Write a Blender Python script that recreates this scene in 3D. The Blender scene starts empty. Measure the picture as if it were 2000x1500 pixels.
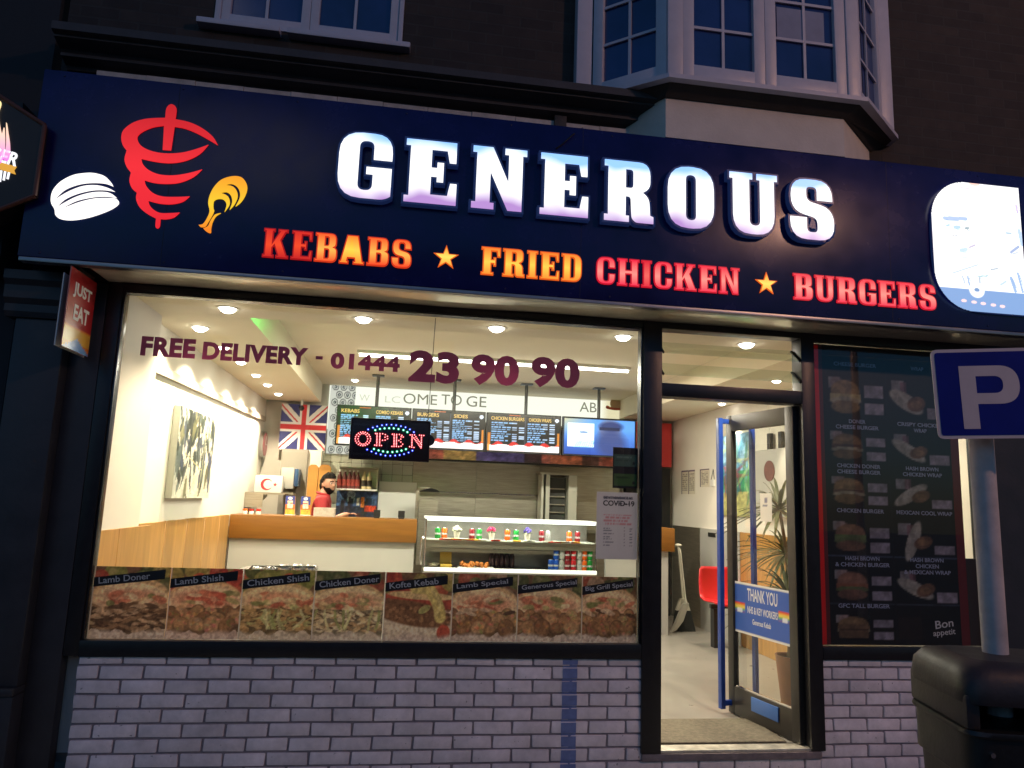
import bpy, bmesh, math, random
import numpy as np
from mathutils import Vector, Matrix
random.seed(7); rng = np.random.default_rng(11)
S = bpy.context.scene
COL = S.collection
# ------------------------------------------------------------------ camera
CC = np.array([1.6502, -4.3976, 1.3989]); YAW, PIT, ROL, FPX = 0.14482, 0.15769, -0.03566, 1429.85
def _rot():
    cy, sy, cp, sp = math.cos(YAW), math.sin(YAW), math.cos(PIT), math.sin(PIT)
    f = np.array([sy*cp, cy*cp, sp]); r = np.array([cy, -sy, 0.0]); d = np.cross(f, r)
    c, s = math.cos(ROL), math.sin(ROL)
    return np.array([c*r + s*d, -s*r + c*d, f])
RM = _rot()
cam_d = bpy.data.cameras.new('camera'); cam = bpy.data.objects.new('camera', cam_d); COL.objects.link(cam)
cam_d.sensor_width = 36.0; cam_d.lens = 36.0*FPX/2000.0; cam_d.clip_start = 0.05; cam_d.clip_end = 500
_m = Matrix.Identity(4)
for i in range(3):
    _m[i][0] = RM[0][i]; _m[i][1] = -RM[1][i]; _m[i][2] = -RM[2][i]; _m[i][3] = CC[i]
cam.matrix_world = _m
S.camera = cam
# a pixel of the 2000x1500 photograph gives a direction; the plane it lies on gives the distance
def _ray(x, y): return RM.T @ np.array([(x-1000)/FPX, (y-750)/FPX, 1.0])
def W(x, y, Y): d = _ray(x, y); return CC + d*(Y-CC[1])/d[1]
def WZ(x, y, z): d = _ray(x, y); return CC + d*(z-CC[2])/d[2]
def WX(x, y, X): d = _ray(x, y); return CC + d*(X-CC[0])/d[0]
# ------------------------------------------------------------------ sky, sun, exposure
SUN_EL, SUN_ROT = math.radians(5.0), math.radians(20)
world = bpy.data.worlds.new('World'); S.world = world; world.use_nodes = True
wn = world.node_tree
for n in list(wn.nodes): wn.nodes.remove(n)
sky = wn.nodes.new('ShaderNodeTexSky'); sky.sky_type = 'NISHITA'; sky.sun_disc = False
sky.sun_elevation = SUN_EL; sky.sun_rotation = SUN_ROT; sky.altitude = 50; sky.air_density = 1.0; sky.dust_density = 0.6; sky.ozone_density = 4.6
bgn = wn.nodes.new('ShaderNodeBackground'); bgn.inputs['Strength'].default_value = 0.15
out = wn.nodes.new('ShaderNodeOutputWorld')
wn.links.new(sky.outputs[0], bgn.inputs[0]); wn.links.new(bgn.outputs[0], out.inputs[0])
sun_d = bpy.data.lights.new('sun', 'SUN'); sun_d.energy = 0.05; sun_d.angle = math.radians(20); sun_d.color = (1.0, 0.85, 0.7)
sun = bpy.data.objects.new('sun', sun_d); COL.objects.link(sun); sun.rotation_euler = (math.radians(62), 0, math.radians(-25)); sun.location = (0, -10, 12)
S.view_settings.view_transform = 'Standard'; S.view_settings.look = 'None'; S.view_settings.exposure = 0.0; S.view_settings.gamma = 1.0
S.view_settings.use_curve_mapping = False
S.render.engine = 'CYCLES'
cy = S.cycles
cy.use_denoising = True; cy.denoiser = 'OPENIMAGEDENOISE'
cy.max_bounces = 8; cy.diffuse_bounces = 4; cy.glossy_bounces = 3; cy.transmission_bounces = 6; cy.transparent_max_bounces = 16
cy.sample_clamp_indirect = 4.0; cy.sample_clamp_direct = 0.0; cy.caustics_reflective = False; cy.caustics_refractive = False
cy.blur_glossy = 0.6
# ------------------------------------------------------------------ materials
def lin(c):
    if isinstance(c, str):
        c = c.lstrip('#'); c = tuple(int(c[i:i+2], 16)/255 for i in (0, 2, 4))
    return tuple((v/12.92 if v <= 0.04045 else ((v+0.055)/1.055)**2.4) for v in c)
MATS = {}
def mat(name, color=(0.5, 0.5, 0.5), rough=0.6, metal=0.0, noise=0.0, nscale=8.0, bump=0.0, bscale=40.0, emit=None, estr=0.0, spec=0.5, alpha_t=None, aniso=None, coat=0.0):
    if name in MATS: return MATS[name]
    m = bpy.data.materials.new(name); m.use_nodes = True; MATS[name] = m
    nt = m.node_tree; b = nt.nodes['Principled BSDF']
    b.inputs['Base Color'].default_value = (*color, 1); b.inputs['Roughness'].default_value = rough; b.inputs['Metallic'].default_value = metal
    b.inputs['Specular IOR Level'].default_value = spec
    if coat: b.inputs['Coat Weight'].default_value = coat; b.inputs['Coat Roughness'].default_value = 0.15
    if emit is not None:
        b.inputs['Emission Color'].default_value = (*emit, 1); b.inputs['Emission Strength'].default_value = estr
    if noise or bump:
        tc = nt.nodes.new('ShaderNodeTexCoord'); oi = nt.nodes.new('ShaderNodeObjectInfo')
        ad = nt.nodes.new('ShaderNodeVectorMath'); ad.operation = 'MULTIPLY_ADD'
        cmb = nt.nodes.new('ShaderNodeCombineXYZ')
        for k in range(3): nt.links.new(oi.outputs['Random'], cmb.inputs[k])
        ad.inputs[1].default_value = (37, 53, 71); nt.links.new(cmb.outputs[0], ad.inputs[0]); nt.links.new(tc.outputs['Object'], ad.inputs[2])
        vec = ad.outputs[0]
        if aniso:
            mp = nt.nodes.new('ShaderNodeMapping'); mp.inputs['Scale'].default_value = aniso; nt.links.new(vec, mp.inputs[0]); vec = mp.outputs[0]
        if noise:
            n1 = nt.nodes.new('ShaderNodeTexNoise'); n1.inputs['Scale'].default_value = nscale; n1.inputs['Detail'].default_value = 6; n1.inputs['Roughness'].default_value = 0.6
            nt.links.new(vec, n1.inputs['Vector'])
            mr = nt.nodes.new('ShaderNodeMapRange'); mr.inputs[1].default_value = 0.25; mr.inputs[2].default_value = 0.75; mr.inputs[3].default_value = 1-noise; mr.inputs[4].default_value = 1+noise
            nt.links.new(n1.outputs['Fac'], mr.inputs[0])
            mx = nt.nodes.new('ShaderNodeVectorMath'); mx.operation = 'SCALE'; mx.inputs[0].default_value = color
            nt.links.new(mr.outputs[0], mx.inputs['Scale']); nt.links.new(mx.outputs[0], b.inputs['Base Color'])
            mr2 = nt.nodes.new('ShaderNodeMapRange'); mr2.inputs[3].default_value = max(0.03, rough-0.12); mr2.inputs[4].default_value = min(1, rough+0.12)
            nt.links.new(n1.outputs['Fac'], mr2.inputs[0]); nt.links.new(mr2.outputs[0], b.inputs['Roughness'])
        if bump:
            n2 = nt.nodes.new('ShaderNodeTexNoise'); n2.inputs['Scale'].default_value = bscale; n2.inputs['Detail'].default_value = 5
            nt.links.new(vec, n2.inputs['Vector'])
            bp = nt.nodes.new('ShaderNodeBump'); bp.inputs['Strength'].default_value = bump; bp.inputs['Distance'].default_value = 0.01
            nt.links.new(n2.outputs['Fac'], bp.inputs['Height']); nt.links.new(bp.outputs[0], b.inputs['Normal'])
    return m
def emis(name, color, strength, base=(0.02, 0.02, 0.02)):
    return mat(name, base, 0.4, emit=color, estr=strength)
def emis_grad(name, c_top, c_mid, c_bot, strength, var=0.25, band=(0.45,)):
    """internally lit acrylic: colour changes up the face with the tubes behind it, a little uneven"""
    if name in MATS: return MATS[name]
    m = bpy.data.materials.new(name); m.use_nodes = True; MATS[name] = m
    nt = m.node_tree; b = nt.nodes['Principled BSDF']; b.inputs['Base Color'].default_value = (0.03, 0.03, 0.03, 1); b.inputs['Roughness'].default_value = 0.35
    tc = nt.nodes.new('ShaderNodeTexCoord'); sp = nt.nodes.new('ShaderNodeSeparateXYZ'); nt.links.new(tc.outputs['Generated'], sp.inputs[0])
    oi = nt.nodes.new('ShaderNodeObjectInfo')
    nz = nt.nodes.new('ShaderNodeTexNoise'); nz.inputs['Scale'].default_value = 3.0; nz.noise_dimensions = '4D'
    nt.links.new(tc.outputs['Object'], nz.inputs['Vector'])
    mu = nt.nodes.new('ShaderNodeMath'); mu.operation = 'MULTIPLY'; mu.inputs[1].default_value = 40; nt.links.new(oi.outputs['Random'], mu.inputs[0]); nt.links.new(mu.outputs[0], nz.inputs['W'])
    ad = nt.nodes.new('ShaderNodeMath'); ad.operation = 'MULTIPLY_ADD'; ad.inputs[1].default_value = var*2; nt.links.new(nz.outputs['Fac'], ad.inputs[0])
    sb = nt.nodes.new('ShaderNodeMath'); sb.operation = 'SUBTRACT'; sb.inputs[1].default_value = var; nt.links.new(sp.outputs['Z'], sb.inputs[0]); nt.links.new(sb.outputs[0], ad.inputs[2])
    cr = nt.nodes.new('ShaderNodeValToRGB'); e = cr.color_ramp.elements
    e[0].position = 0.0; e[0].color = (*c_bot, 1); e[1].position = 1.0; e[1].color = (*c_top, 1)
    for q in band: k = cr.color_ramp.elements.new(q); k.color = (*c_mid, 1)
    nt.links.new(ad.outputs[0], cr.inputs[0]); nt.links.new(cr.outputs[0], b.inputs['Emission Color']); b.inputs['Emission Strength'].default_value = strength
    return m
def glass_mat(name='pane_glass', tint=(0.96, 0.98, 0.97), refl=1.0):
    if name in MATS: return MATS[name]
    m = bpy.data.materials.new(name); m.use_nodes = True; MATS[name] = m
    nt = m.node_tree
    for n in list(nt.nodes): nt.nodes.remove(n)
    o = nt.nodes.new('ShaderNodeOutputMaterial'); t = nt.nodes.new('ShaderNodeBsdfTransparent'); t.inputs[0].default_value = (*tint, 1)
    g = nt.nodes.new('ShaderNodeBsdfGlossy'); g.inputs['Roughness'].default_value = 0.015; g.inputs['Color'].default_value = (refl, refl, refl, 1)
    f = nt.nodes.new('ShaderNodeFresnel'); f.inputs[0].default_value = 1.5; x = nt.nodes.new('ShaderNodeMixShader')
    geo = nt.nodes.new('ShaderNodeNewGeometry'); inv = nt.nodes.new('ShaderNodeMath'); inv.operation = 'SUBTRACT'; inv.inputs[0].default_value = 1.0
    nt.links.new(geo.outputs['Backfacing'], inv.inputs[1])
    fm = nt.nodes.new('ShaderNodeMath'); fm.operation = 'MULTIPLY'; nt.links.new(f.outputs[0], fm.inputs[0]); nt.links.new(inv.outputs[0], fm.inputs[1])
    nt.links.new(fm.outputs[0], x.inputs[0]); nt.links.new(t.outputs[0], x.inputs[1]); nt.links.new(g.outputs[0], x.inputs[2]); nt.links.new(x.outputs[0], o.inputs[0])
    return m
def print_mat(name='print', rough=0.55, estr=0.0, trans=0.0):
    """printed sheet: colours come from the sheet's colour attribute"""
    if name in MATS: return MATS[name]
    m = bpy.data.materials.new(name); m.use_nodes = True; MATS[name] = m
    nt = m.node_tree; b = nt.nodes['Principled BSDF']; b.inputs['Roughness'].default_value = rough
    a = nt.nodes.new('ShaderNodeVertexColor'); a.layer_name = 'Col'
    if estr:
        b.inputs['Base Color'].default_value = (0.02, 0.02, 0.02, 1)
        nt.links.new(a.outputs[0], b.inputs['Emission Color']); b.inputs['Emission Strength'].default_value = estr
    else:
        nt.links.new(a.outputs[0], b.inputs['Base Color'])
        if trans:
            tr = nt.nodes.new('ShaderNodeBsdfTranslucent'); nt.links.new(a.outputs[0], tr.inputs[0]); mx = nt.nodes.new('ShaderNodeMixShader'); mx.inputs[0].default_value = trans
            o = nt.nodes['Material Output']; nt.links.new(b.outputs[0], mx.inputs[1]); nt.links.new(tr.outputs[0], mx.inputs[2]); nt.links.new(mx.outputs[0], o.inputs[0])
    return m
def wood_mat(name, base, scale=(1, 1, 1), dark=0.55):
    if name in MATS: return MATS[name]
    m = bpy.data.materials.new(name); m.use_nodes = True; MATS[name] = m
    nt = m.node_tree; b = nt.nodes['Principled BSDF']; b.inputs['Roughness'].default_value = 0.42
    tc = nt.nodes.new('ShaderNodeTexCoord'); oi = nt.nodes.new('ShaderNodeObjectInfo'); mp = nt.nodes.new('ShaderNodeMapping'); mp.inputs['Scale'].default_value = scale
    cmb = nt.nodes.new('ShaderNodeCombineXYZ')
    mu = nt.nodes.new('ShaderNodeMath'); mu.operation = 'MULTIPLY'; mu.inputs[1].default_value = 31; nt.links.new(oi.outputs['Random'], mu.inputs[0])
    for k in range(3): nt.links.new(mu.outputs[0], cmb.inputs[k])
    nt.links.new(tc.outputs['Object'], mp.inputs[0]); nt.links.new(cmb.outputs[0], mp.inputs['Location'])
    n = nt.nodes.new('ShaderNodeTexNoise'); n.inputs['Scale'].default_value = 4; n.inputs['Detail'].default_value = 7; n.inputs['Distortion'].default_value = 0.6
    nt.links.new(mp.outputs[0], n.inputs['Vector'])
    cr = nt.nodes.new('ShaderNodeValToRGB'); cr.color_ramp.elements[0].position = 0.3; cr.color_ramp.elements[0].color = (*[c*dark for c in base], 1); cr.color_ramp.elements[1].position = 0.7; cr.color_ramp.elements[1].color = (*base, 1)
    nt.links.new(n.outputs['Fac'], cr.inputs[0])
    hs = nt.nodes.new('ShaderNodeHueSaturation'); mr = nt.nodes.new('ShaderNodeMapRange'); mr.inputs[3].default_value = 0.82; mr.inputs[4].default_value = 1.15
    nt.links.new(oi.outputs['Random'], mr.inputs[0]); nt.links.new(mr.outputs[0], hs.inputs['Value']); nt.links.new(cr.outputs[0], hs.inputs['Color']); nt.links.new(hs.outputs[0], b.inputs['Base Color'])
    return m
def brick_mat(name, c1, c2, mortar, scale=1.0):
    if name in MATS: return MATS[name]
    m = bpy.data.materials.new(name); m.use_nodes = True; MATS[name] = m
    nt = m.node_tree; b = nt.nodes['Principled BSDF']; b.inputs['Roughness'].default_value = 0.85
    tc = nt.nodes.new('ShaderNodeTexCoord'); sp = nt.nodes.new('ShaderNodeSeparateXYZ'); cb = nt.nodes.new('ShaderNodeCombineXYZ')
    nt.links.new(tc.outputs['Object'], sp.inputs[0]); nt.links.new(sp.outputs['X'], cb.inputs['X']); nt.links.new(sp.outputs['Z'], cb.inputs['Y'])
    br = nt.nodes.new('ShaderNodeTexBrick'); br.inputs['Scale'].default_value = 1.0; br.inputs['Brick Width'].default_value = 0.225; br.inputs['Row Height'].default_value = 0.075; br.inputs['Mortar Size'].default_value = 0.006
    br.inputs['Color1'].default_value = (*c1, 1); br.inputs['Color2'].default_value = (*c2, 1); br.inputs['Mortar'].default_value = (*mortar, 1)
    nt.links.new(cb.outputs[0], br.inputs['Vector'])
    nz = nt.nodes.new('ShaderNodeTexNoise'); nz.inputs['Scale'].default_value = 9; nz.inputs['Detail'].default_value = 8; nt.links.new(tc.outputs['Object'], nz.inputs['Vector'])
    mx = nt.nodes.new('ShaderNodeMixRGB'); mx.blend_type = 'MULTIPLY'; mx.inputs[0].default_value = 0.6; nt.links.new(br.outputs['Color'], mx.inputs[1]); nt.links.new(nz.outputs['Fac'], mx.inputs[2]); nt.links.new(mx.outputs[0], b.inputs['Base Color'])
    bp = nt.nodes.new('ShaderNodeBump'); bp.inputs['Strength'].default_value = 0.6; bp.inputs['Distance'].default_value = 0.008; bp.invert = True; nt.links.new(br.outputs['Fac'], bp.inputs['Height']); nt.links.new(bp.outputs[0], b.inputs['Normal'])
    return m
def trans_mat(name, diff, tr, fac, rough=0.4):
    m = mat(name, diff, rough); nt = m.node_tree
    t = nt.nodes.new('ShaderNodeBsdfTranslucent'); t.inputs[0].default_value = (*tr, 1); x = nt.nodes.new('ShaderNodeMixShader'); x.inputs[0].default_value = fac
    nt.links.new(nt.nodes['Principled BSDF'].outputs[0], x.inputs[1]); nt.links.new(t.outputs[0], x.inputs[2]); nt.links.new(x.outputs[0], nt.nodes['Material Output'].inputs[0]); return m
def painted_brick(name, color):
    m = mat(name, color, 0.62, noise=0.14, nscale=14, bump=0.28, bscale=45); nt = m.node_tree; b = nt.nodes['Principled BSDF']
    src = b.inputs['Base Color'].links[0].from_socket; geo = nt.nodes.new('ShaderNodeNewGeometry'); oi = nt.nodes.new('ShaderNodeObjectInfo')
    g = nt.nodes.new('ShaderNodeTexNoise'); g.inputs['Scale'].default_value = 2.3; g.inputs['Detail'].default_value = 9; g.inputs['Roughness'].default_value = 0.7; nt.links.new(geo.outputs['Position'], g.inputs['Vector'])
    mr = nt.nodes.new('ShaderNodeMapRange'); mr.inputs[1].default_value = 0.35; mr.inputs[2].default_value = 0.75; mr.inputs[3].default_value = 1.06; mr.inputs[4].default_value = 0.70; nt.links.new(g.outputs['Fac'], mr.inputs[0])
    m2 = nt.nodes.new('ShaderNodeMapRange'); m2.inputs[3].default_value = 0.88; m2.inputs[4].default_value = 1.08; nt.links.new(oi.outputs['Random'], m2.inputs[0])
    mu = nt.nodes.new('ShaderNodeMath'); mu.operation = 'MULTIPLY'; nt.links.new(mr.outputs[0], mu.inputs[0]); nt.links.new(m2.outputs[0], mu.inputs[1])
    chip = nt.nodes.new('ShaderNodeTexNoise'); chip.inputs['Scale'].default_value = 38; chip.inputs['Detail'].default_value = 3; nt.links.new(geo.outputs['Position'], chip.inputs['Vector'])
    cm = nt.nodes.new('ShaderNodeMapRange'); cm.inputs[1].default_value = 0.70; cm.inputs[2].default_value = 0.74; cm.inputs[3].default_value = 1.0; cm.inputs[4].default_value = 0.45; nt.links.new(chip.outputs['Fac'], cm.inputs[0])
    m3 = nt.nodes.new('ShaderNodeMath'); m3.operation = 'MULTIPLY'; nt.links.new(mu.outputs[0], m3.inputs[0]); nt.links.new(cm.outputs[0], m3.inputs[1])
    sc = nt.nodes.new('ShaderNodeVectorMath'); sc.operation = 'SCALE'; nt.links.new(src, sc.inputs[0]); nt.links.new(m3.outputs[0], sc.inputs['Scale']); nt.links.new(sc.outputs[0], b.inputs['Base Color']); return m
GLASS = glass_mat()
BLACKMET = mat('black_powder_coat', (0.012, 0.012, 0.014), 0.35, noise=0.25, nscale=20, bump=0.03, bscale=120)
NAVY = mat('navy_panel', (0.005, 0.006, 0.085), 0.25, noise=0.30, nscale=4, spec=0.35)
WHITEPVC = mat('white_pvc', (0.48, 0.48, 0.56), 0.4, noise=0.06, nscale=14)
PAINT_W = mat('white_wall_paint', (0.80, 0.76, 0.68), 0.75, noise=0.03, nscale=5, bump=0.03, bscale=150)
CEIL_W = mat('ceiling_paint', (0.80, 0.73, 0.57), 0.85, noise=0.03, nscale=4)
STEEL = mat('brushed_steel', (0.46, 0.42, 0.34), 0.38, metal=0.9, noise=0.2, nscale=5, aniso=(1, 1, 14), bump=0.02, bscale=60)
CHROME = mat('chrome', (0.7, 0.7, 0.7), 0.18, metal=1.0)
BLACKPL = mat('black_plastic', (0.012, 0.012, 0.013), 0.45, noise=0.2, nscale=30)
WHITEPL = mat('white_plastic', (0.75, 0.74, 0.7), 0.4)
PRINT = print_mat('print_matt', 0.5)
WPRINT = print_mat('window_print', 0.55, trans=0.40)
SCREEN = print_mat('screen_print', 0.25, estr=1.7)
# ------------------------------------------------------------------ mesh builders
class MB:
    def __init__(s): s.v = []; s.f = []; s.smooth = []
    def add(s, vs, fs, smooth=False):
        o = len(s.v); s.v += [tuple(map(float, v)) for v in vs]; s.f += [tuple(o+i for i in f) for f in fs]; s.smooth += [smooth]*len(fs); return s
    def box(s, x0, x1, y0, y1, z0, z1):
        vs = [(x, y, z) for z in (z0, z1) for y in (y0, y1) for x in (x0, x1)]
        return s.add(vs, [(0, 2, 3, 1), (4, 5, 7, 6), (0, 1, 5, 4), (2, 6, 7, 3), (0, 4, 6, 2), (1, 3, 7, 5)])
    def rbox(s, x0, x1, y0, y1, z0, z1, r=0.005, seg=2):
        bm = bmesh.new(); bmesh.ops.create_cube(bm, size=1.0)
        for v in bm.verts: v.co = ((x0+x1)/2+v.co.x*(x1-x0), (y0+y1)/2+v.co.y*(y1-y0), (z0+z1)/2+v.co.z*(z1-z0))
        bmesh.ops.bevel(bm, geom=bm.edges[:], offset=min(r, 0.45*min(x1-x0, y1-y0, z1-z0)), segments=seg, profile=0.6, affect='EDGES')
        return s.bm(bm)
    def bm(s, bm, smooth=True):
        bm.verts.index_update(); s.add([v.co[:] for v in bm.verts], [[v.index for v in f.verts] for f in bm.faces], smooth); bm.free(); return s
    def cyl(s, p0, p1, r0, r1=None, n=16, caps=True):
        r1 = r0 if r1 is None else r1
        return s.tube([p0, p1], [r0, r1], n, caps)
    def tube(s, pts, rad, n=10, caps=True):
        pts = [Vector(p) for p in pts]; rad = [rad]*len(pts) if not hasattr(rad, '__len__') else rad
        vs = []; up = None
        for i, p in enumerate(pts):
            t = (pts[min(i+1, len(pts)-1)]-pts[max(i-1, 0)]).normalized()
            if up is None: up = t.orthogonal().normalized()
            up = (up - t*up.dot(t)).normalized(); w = t.cross(up)
            for k in range(n):
                a = 2*math.pi*k/n; vs.append(p + (up*math.cos(a)+w*math.sin(a))*rad[i])
        fs = []
        for i in range(len(pts)-1):
            for k in range(n): a = i*n+k; b = i*n+(k+1) % n; fs.append((a, b, b+n, a+n))
        s.add(vs, fs, True)
        if caps:
            o = len(pts)*n-n; s.add([vs[k] for k in range(n)], [tuple(range(n))[::-1]]); s.add([vs[o+k] for k in range(n)], [tuple(range(n))])
        return s
    def lathe(s, c, prof, n=20, smooth=True):
        vs = []
        for r, z in prof:
            for k in range(n): a = 2*math.pi*k/n; vs.append((c[0]+r*math.cos(a), c[1]+r*math.sin(a), c[2]+z))
        fs = []
        for i in range(len(prof)-1):
            for k in range(n): a = i*n+k; b = i*n+(k+1) % n; fs.append((a, b, b+n, a+n))
        s.add(vs, fs, smooth)
        if prof[0][0] > 1e-4: s.add(vs[:n], [tuple(range(n))[::-1]])
        if prof[-1][0] > 1e-4: s.add(vs[-n:], [tuple(range(n))])
        return s
    def prism(s, poly, axis, a, b):
        """poly: 2-D outline; axis 'y': (x,z) outline extruded from y=a to y=b; 'x': (y,z); 'z': (x,y)"""
        f = {'y': lambda p, t: (p[0], t, p[1]), 'x': lambda p, t: (t, p[0], p[1]), 'z': lambda p, t: (p[0], p[1], t)}[axis]
        n = len(poly); vs = [f(p, a) for p in poly]+[f(p, b) for p in poly]
        bm = bmesh.new(); bv = [bm.verts.new(v) for v in vs]
        bm.faces.new(bv[:n]); bm.faces.new(bv[n:][::-1])
        for i in range(n): bm.faces.new((bv[i], bv[i+n], bv[(i+1) % n+n], bv[(i+1) % n]))
        bmesh.ops.recalc_face_normals(bm, faces=bm.faces[:]); return s.bm(bm, False)
    def sphere(s, c, r, n=14, m=8, sc=(1, 1, 1)):
        vs = [(c[0], c[1], c[2]-r*sc[2])]
        for j in range(1, m):
            t = math.pi*j/m-math.pi/2
            for k in range(n): a = 2*math.pi*k/n; vs.append((c[0]+r*sc[0]*math.cos(t)*math.cos(a), c[1]+r*sc[1]*math.cos(t)*math.sin(a), c[2]+r*sc[2]*math.sin(t)))
        vs.append((c[0], c[1], c[2]+r*sc[2])); fs = []
        for k in range(n): fs.append((0, 1+(k+1) % n, 1+k)); L = 1+(m-2)*n; fs.append((L+k, L+(k+1) % n, len(vs)-1))
        for j in range(m-2):
            for k in range(n): a = 1+j*n+k; b = 1+j*n+(k+1) % n; fs.append((a, b, b+n, a+n))
        return s.add(vs, fs, True)
    def mesh(s, name):
        me = bpy.data.meshes.new(name); me.from_pydata(s.v, [], s.f)
        me.polygons.foreach_set('use_smooth', s.smooth); me.update()
        if any(s.smooth): me.set_sharp_from_angle(angle=math.radians(42))
        return me
def wloc(o):
    p = Vector((0, 0, 0))
    while o is not None: p += o.location; o = o.parent
    return p
def obj(name, mb, m, parent=None, local=False):
    """link one mesh object; coordinates are world ones unless local"""
    if isinstance(mb, MB):
        if parent is not None and not local:
            p = wloc(parent); mb.v = [(v[0]-p.x, v[1]-p.y, v[2]-p.z) for v in mb.v]
        elif parent is None and not local:
            a = np.array(mb.v); c = (a.min(0)+a.max(0))/2; c[2] = a[:, 2].min()
            mb.v = [tuple(v) for v in (a-c)]
        me = mb.mesh(name)
    else: me = mb
    o = bpy.data.objects.new(name, me); COL.objects.link(o)
    if isinstance(mb, MB) and parent is None and not local: o.location = c
    if m is not None:
        me.materials.clear(); me.materials.append(m)
    if parent is not None: o.parent = parent
    return o
def tag(o, label, cat, group=None, kind=None):
    if label: o['label'] = label
    if cat: o['category'] = cat
    if group: o['group'] = group
    if kind: o['kind'] = kind
    return o
def thing(name, label, cat, loc=(0, 0, 0), rz=0.0, group=None):
    o = bpy.data.objects.new(name, None); COL.objects.link(o); o.empty_display_size = 0.1
    o.location = loc; o.rotation_euler = (0, 0, rz); return tag(o, label, cat, group)
def struct(name, mb, m, label=None):
    o = obj(name, mb, m); o['kind'] = 'structure'
    if label: o['label'] = label
    return o
def box(name, x0, x1, y0, y1, z0, z1, m, parent=None, r=0, local=False):
    b = MB()
    b = b.rbox(x0, x1, y0, y1, z0, z1, r) if r else b.box(x0, x1, y0, y1, z0, z1)
    return obj(name, b, m, parent, local)
def copy_tree(o, loc, parent=None):
    c = o.copy(); COL.objects.link(c); c.parent = parent
    if loc is not None: c.location = loc
    for ch in o.children: copy_tree(ch, None, c)
    return c
# ------------------------------------------------------------------ printed sheets
def s2l(a):
    a = np.asarray(a, float)/255.0
    return np.where(a <= 0.04045, a/12.92, ((a+0.055)/1.055)**2.4)
class Art:
    """a sheet of print: colour at each vertex of a fine grid, u to the right, v up, both 0..1"""
    def __init__(s, nx, ny, bg, aspect=None):
        s.nx, s.ny = nx, ny; u, v = np.meshgrid(np.linspace(0, 1, nx+1), np.linspace(0, 1, ny+1)); s.u, s.v = u, v
        s.c = np.zeros((ny+1, nx+1, 3)); s.c[:] = bg; s.asp = aspect or nx/ny
    def mask(s, m, col, a=1.0):
        m = np.clip(np.asarray(m, float), 0, 1)[..., None]*a; s.c = s.c*(1-m)+np.asarray(col, float)*m; return s
    def rect(s, u0, u1, v0, v1, col, a=1.0): return s.mask((s.u >= u0) & (s.u <= u1) & (s.v >= v0) & (s.v <= v1), col, a)
    def ell(s, cu, cv, ru, rv, col, a=1.0, rot=0.0, soft=0.15):
        du, dv = (s.u-cu), (s.v-cv)/s.asp
        c, n = math.cos(rot), math.sin(rot); x = (du*c+dv*n)/ru; y = (-du*n+dv*c)/(rv/s.asp)
        d = np.sqrt(x*x+y*y); return s.mask(np.clip((1-d)/soft+0.5, 0, 1), col, a)
    def line(s, pts, w, col, a=1.0):
        for (a0, b0), (a1, b1) in zip(pts[:-1], pts[1:]):
            dx, dy = a1-a0, (b1-b0)/s.asp; L = dx*dx+dy*dy+1e-9
            t = np.clip(((s.u-a0)*dx+(s.v-b0)/s.asp*dy)/L, 0, 1)
            d = np.hypot(s.u-a0-t*dx, (s.v-b0)/s.asp-t*dy); s.mask(d < w, col, a)
        return s
    def leaf(s, u0, v0, u1, v1, w, col, a=1.0):
        dx, dy = u1-u0, (v1-v0)/s.asp; L = math.hypot(dx, dy)+1e-9
        t = ((s.u-u0)*dx+(s.v-v0)/s.asp*dy)/(L*L); d = np.abs((s.u-u0)*dy-(s.v-v0)/s.asp*dx)/L
        return s.mask((t > 0) & (t < 1) & (d < w*np.sin(np.pi*np.clip(t, 0, 1))), col, a)
    def noise(s, n, seed=0):
        r = np.random.default_rng(seed); g = r.random((int(n/s.asp)+3, n+3)); x = s.u*n; y = s.v*n/s.asp
        xi, yi = x.astype(int), y.astype(int); fx, fy = x-xi, y-yi; fx = fx*fx*(3-2*fx); fy = fy*fy*(3-2*fy)
        return (g[yi, xi]*(1-fx)+g[yi, xi+1]*fx)*(1-fy)+(g[yi+1, xi]*(1-fx)+g[yi+1, xi+1]*fx)*fy
    def grain(s, amt, n=24, seed=1):
        k = 0.6*s.noise(n, seed)+0.4*s.noise(n*3, seed+1); s.c = np.clip(s.c*(1+amt*(k-0.5)*2)[..., None], 0, 255); return s
    def textrow(s, u0, u1, v, h, col, seed=0, a=1.0):
        """a row of print too small to read: word-sized dashes"""
        r = random.Random(seed); u = u0
        while u < u1-0.01:
            w = min(r.uniform(0.02, 0.07), u1-u); s.rect(u, u+w, v-h/2, v+h/2, col, a); u += w+0.012
        return s
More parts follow.
